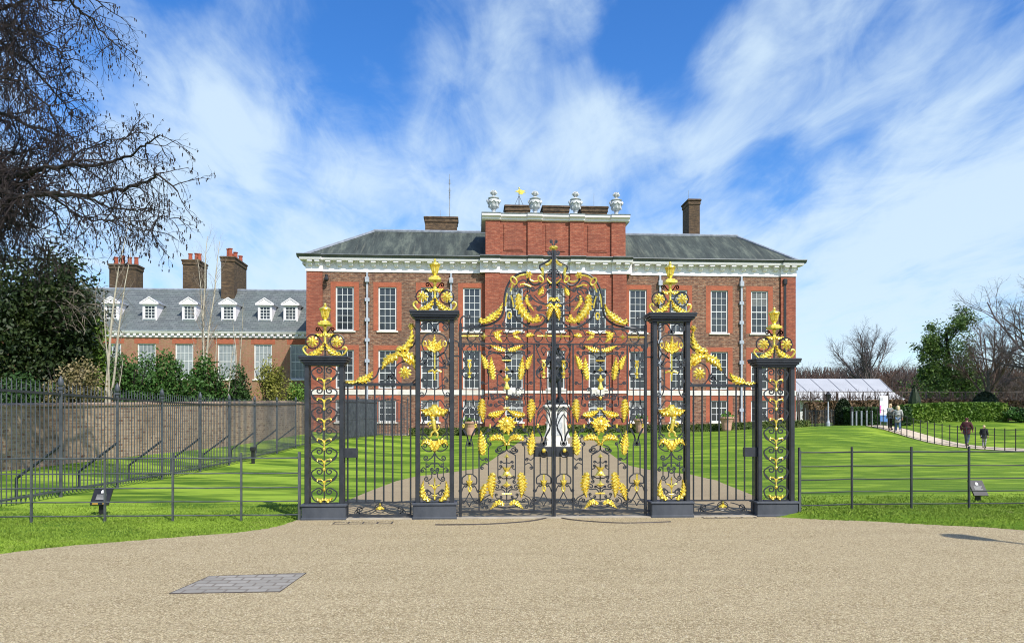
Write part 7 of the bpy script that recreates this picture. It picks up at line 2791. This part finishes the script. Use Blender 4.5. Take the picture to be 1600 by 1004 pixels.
def inside(poly, XY):
    x, y = XY[:, 0], XY[:, 1]
    r = np.zeros(len(XY), bool)
    n = len(poly)
    for i in range(n):
        x0, y0 = poly[i]
        x1, y1 = poly[(i + 1) % n]
        c = ((y0 > y) != (y1 > y)) & (x < (x1 - x0) * (y - y0) / (y1 - y0 + 1e-12) + x0)
        r ^= c
    return r


PL = [(p[0], p[1]) for p in le] + [(GC - 4.35, YG + 0.6), (GC - 4.35, 15.5), (-11, 15.5), (-11, 6.0)]
PR_ = [(p[0], p[1]) for p in re_] + [(13.5, 9.0), (13.5, 15.5), (GC + 4.35, 15.5), (GC + 4.35, YG + 0.3)]
def reg(poly, x0, x1, y0, y1, bias):
    def f(n):
        XY = np.c_[NR.uniform(x0, x1, n), NR.uniform(y0, y1, n)]
        XY = XY[inside(poly, XY)]
        keep = NR.uniform(0, 1, len(XY)) < np.where(XY[:, 1] > YG + 0.2, np.clip(0.75 - (XY[:, 1] - YG) * 0.25, 0.05, 1), 1.0)
        XY = XY[keep]
        return XY + NR.normal(size=XY.shape) * 0.035
    return f


gb = MB()
gb.quads(blades(150000, reg(PL, -11, -2.4, 6, 15.5, 0), 0.014, 0.042))
gb.quads(blades(110000, reg(PR_, 5.4, 13.5, 9, 15.5, 0), 0.016, 0.048))
go = build(gb, 'grass', MAT['blade'])
go['kind'] = 'stuff'

# loose stones on the gravel near the camera
st_mb = MB()
n = 9000
XY = np.c_[NR.uniform(-5, 7.5, n), NR.uniform(4.2, 12.4, n)]
poly_g = [(p[0], p[1]) for p in outline]
XY = XY[inside(poly_g, XY)]
base = np.array([(1, 0, 0), (-1, 0, 0), (0, 1, 0), (0, -1, 0), (0, 0, 1), (0, 0, -1)], float)
for (x, y) in XY:
    s = R.uniform(0.003, 0.0075)
    a = R.uniform(0, 6.28)
    ca, sa = math.cos(a), math.sin(a)
    e = R.uniform(0.7, 1.5)
    vs = [(x + s * (q[0] * ca * e - q[1] * sa), y + s * (q[0] * sa * e + q[1] * ca), 0.012 + s * 0.5 + s * 0.75 * q[2]) for q in base]
    st_mb.add(vs, [(0, 2, 4), (2, 1, 4), (1, 3, 4), (3, 0, 4), (2, 0, 5), (1, 2, 5), (3, 1, 5), (0, 3, 5)])
k = N('loose_stone', 0.9, 0, 0.15)
f = k.noise(k.coord(), 70, 1)
k.col(k.ramp(f, [(0.3, (0.27, 0.20, 0.13)), (0.5, (0.46, 0.38, 0.27)), (0.7, (0.60, 0.53, 0.42))]))
so = build(st_mb, 'loose_gravel', k.m)
so['kind'] = 'stuff'

# unseen pole added out of frame for its gravel shadow; lamp form assumed
lamp_post(9.4, 6.4, 0.0, 4.9, 'unseen pole added beyond the frame edge for its shadow, built as a lamp post', MAT['black'])

# ================================================================== SKY, SUN, CAMERA
SUN_AZ = math.radians(180 - 31)   # clockwise from +Y
SUN_EL = math.radians(47)
wd = bpy.data.worlds.new('World')
sc.world = wd
wd.use_nodes = True
T = wd.node_tree
T.nodes.clear()
NN = T.nodes.new
LK = T.links.new
out = NN('ShaderNodeOutputWorld')
bg = NN('ShaderNodeBackground')
bg.inputs[1].default_value = 0.092
LK(bg.outputs[0], out.inputs[0])
sky = NN('ShaderNodeTexSky')
sky.sky_type = 'NISHITA'
sky.sun_disc = False
sky.sun_elevation = SUN_EL
sky.sun_rotation = SUN_AZ
sky.air_density = 1.0
sky.dust_density = 0.6
sky.ozone_density = 2.0
hs = NN('ShaderNodeHueSaturation')
hs.inputs['Saturation'].default_value = 1.45
hs.inputs['Hue'].default_value = 0.512
hs.inputs['Value'].default_value = 1.95
LK(sky.outputs[0], hs.inputs['Color'])
tc = NN('ShaderNodeTexCoord')
nrm = NN('ShaderNodeVectorMath'); nrm.operation = 'NORMALIZE'
LK(tc.outputs['Generated'], nrm.inputs[0])
D = nrm.outputs[0]


def wm(op, a, b=None, c=None, clamp=False):
    x = NN('ShaderNodeMath'); x.operation = op; x.use_clamp = clamp
    for s_, v in zip(x.inputs, (a, b, c)):
        if v is None:
            continue
        if isinstance(v, (int, float)):
            s_.default_value = v
        else:
            LK(v, s_)
    return x.outputs[0]


sp = NN('ShaderNodeSeparateXYZ')
LK(D, sp.inputs[0])
zz = wm('ADD', wm('MAXIMUM', sp.outputs[2], 0.0), 0.16)
cx_, cy_ = wm('DIVIDE', sp.outputs[0], zz), wm('DIVIDE', sp.outputs[1], zz)
cb = NN('ShaderNodeCombineXYZ')
LK(cx_, cb.inputs[0]); LK(cy_, cb.inputs[1])
def cloud(rot, scale, sc_, det, ro, dist, loc=(0, 0, 0)):
    mp = NN('ShaderNodeMapping')
    mp.vector_type = 'TEXTURE' if False else 'POINT'
    mp.inputs['Rotation'].default_value = (0, 0, rot)
    mp.inputs['Scale'].default_value = scale
    mp.inputs['Location'].default_value = loc
    LK(cb.outputs[0], mp.inputs[0])
    nz = NN('ShaderNodeTexNoise')
    nz.inputs['Scale'].default_value = sc_
    nz.inputs['Detail'].default_value = det
    nz.inputs['Roughness'].default_value = ro
    nz.inputs['Distortion'].default_value = dist
    LK(mp.outputs[0], nz.inputs['Vector'])
    return nz.outputs['Fac']


n1 = cloud(math.radians(12), (1.0, 0.55, 1), 1.35, 8, 0.55, 0.6, (2.3, 0.7, 0))
n2 = cloud(math.radians(-20), (1.0, 0.50, 1), 3.0, 7, 0.6, 0.9, (0.3, 4.1, 0))
n3 = cloud(math.radians(30), (1.0, 0.42, 1), 7.0, 7, 0.6, 0.8, (7.3, 1.1, 0))
base = wm('ADD', wm('ADD', wm('MULTIPLY', n1, 1.0), wm('MULTIPLY', n2, 0.70)), wm('MULTIPLY', n3, 0.55))
base = wm('SUBTRACT', base, 0.62)
# broad clear and veiled parts of this particular sky, as directions
def blob(px, py, deg, amt, prev):
    v = Vector(ats(px, py, 1.0)) - Vector((0, 0, EYE))
    v.normalize()
    d = NN('ShaderNodeVectorMath'); d.operation = 'DOT_PRODUCT'
    LK(D, d.inputs[0]); d.inputs[1].default_value = v
    mr = NN('ShaderNodeMapRange'); mr.interpolation_type = 'SMOOTHSTEP'
    mr.inputs[1].default_value = math.cos(math.radians(deg)); mr.inputs[2].default_value = 1.0
    mr.inputs[3].default_value = 0.0; mr.inputs[4].default_value = amt
    LK(d.outputs['Value'], mr.inputs[0])
    return wm('ADD', prev, mr.outputs[0])


m = base
for px, py, deg, amt in ((1050, 75, 6.5, -0.36), (975, 50, 6, -0.10), (885, 130, 5, -0.10), (1205, 285, 4.5, -0.16), (540, 90, 9, -0.12), (230, 60, 9, -0.12), (400, 20, 7, -0.03), (740, 60, 7, -0.06), (470, 150, 6, -0.08), (190, 130, 6, -0.08),
                         (1450, 300, 11, 0.14), (1540, 190, 8, 0.10), (1135, 80, 3.5, 0.22), (1090, 190, 5, 0.12), (940, 195, 5, 0.16), (390, 80, 6, 0.14), (300, 195, 8, 0.20), (640, 250, 9, 0.08), (1360, 120, 8, 0.06), (430, 400, 12, 0.08), (1300, 460, 14, 0.08), (860, 40, 5, 0.12), (700, 20, 6, 0.10), (1250, 40, 6, 0.06)):
    m = blob(px, py, deg, amt, m)
hor = wm('MULTIPLY', wm('SUBTRACT', 0.46, sp.outputs[2], clamp=True), 0.66)
m = wm('ADD', m, hor)
rp = NN('ShaderNodeMapRange'); rp.interpolation_type = 'SMOOTHSTEP'
rp.inputs[1].default_value = 0.31; rp.inputs[2].default_value = 0.93
rp.inputs[3].default_value = 0.05; rp.inputs[4].default_value = 0.87
LK(m, rp.inputs[0])
mx = NN('ShaderNodeMix'); mx.data_type = 'RGBA'
LK(rp.outputs[0], mx.inputs[0])
LK(hs.outputs[0], mx.inputs[6])
mx.inputs[7].default_value = (6.9, 8.5, 9.8, 1)
LK(mx.outputs[2], bg.inputs[0])

sun = bpy.data.lights.new('sun', 'SUN')
sun.energy = 5.0
sun.angle = math.radians(0.53)
sun.color = (1.0, 0.95, 0.86)
so = bpy.data.objects.new('sun', sun)
col.objects.link(so)
sd = Vector((math.sin(SUN_AZ) * math.cos(SUN_EL), math.cos(SUN_AZ) * math.cos(SUN_EL), math.sin(SUN_EL)))
so.rotation_euler = (-sd).to_track_quat('-Z', 'Y').to_euler()
so.location = sd * 60

cam = bpy.data.cameras.new('camera')
co_ = bpy.data.objects.new('camera', cam)
col.objects.link(co_)
cam.sensor_width = 36
cam.lens = 36 * F / 1600
cam.shift_y = (HY - 502) / 1600
cam.clip_end = 3000
co_.location = (0, 0, EYE)
co_.rotation_euler = (math.radians(90), 0, -PSI)
sc.camera = co_
sc.view_settings.view_transform = 'Standard'
sc.view_settings.look = 'None'
sc.view_settings.exposure = 0.2
sc.view_settings.gamma = 1
sc.render.engine = 'CYCLES'
sc.cycles.max_bounces = 6
sc.cycles.filter_width = 1.05
sc.cycles.use_denoising = True
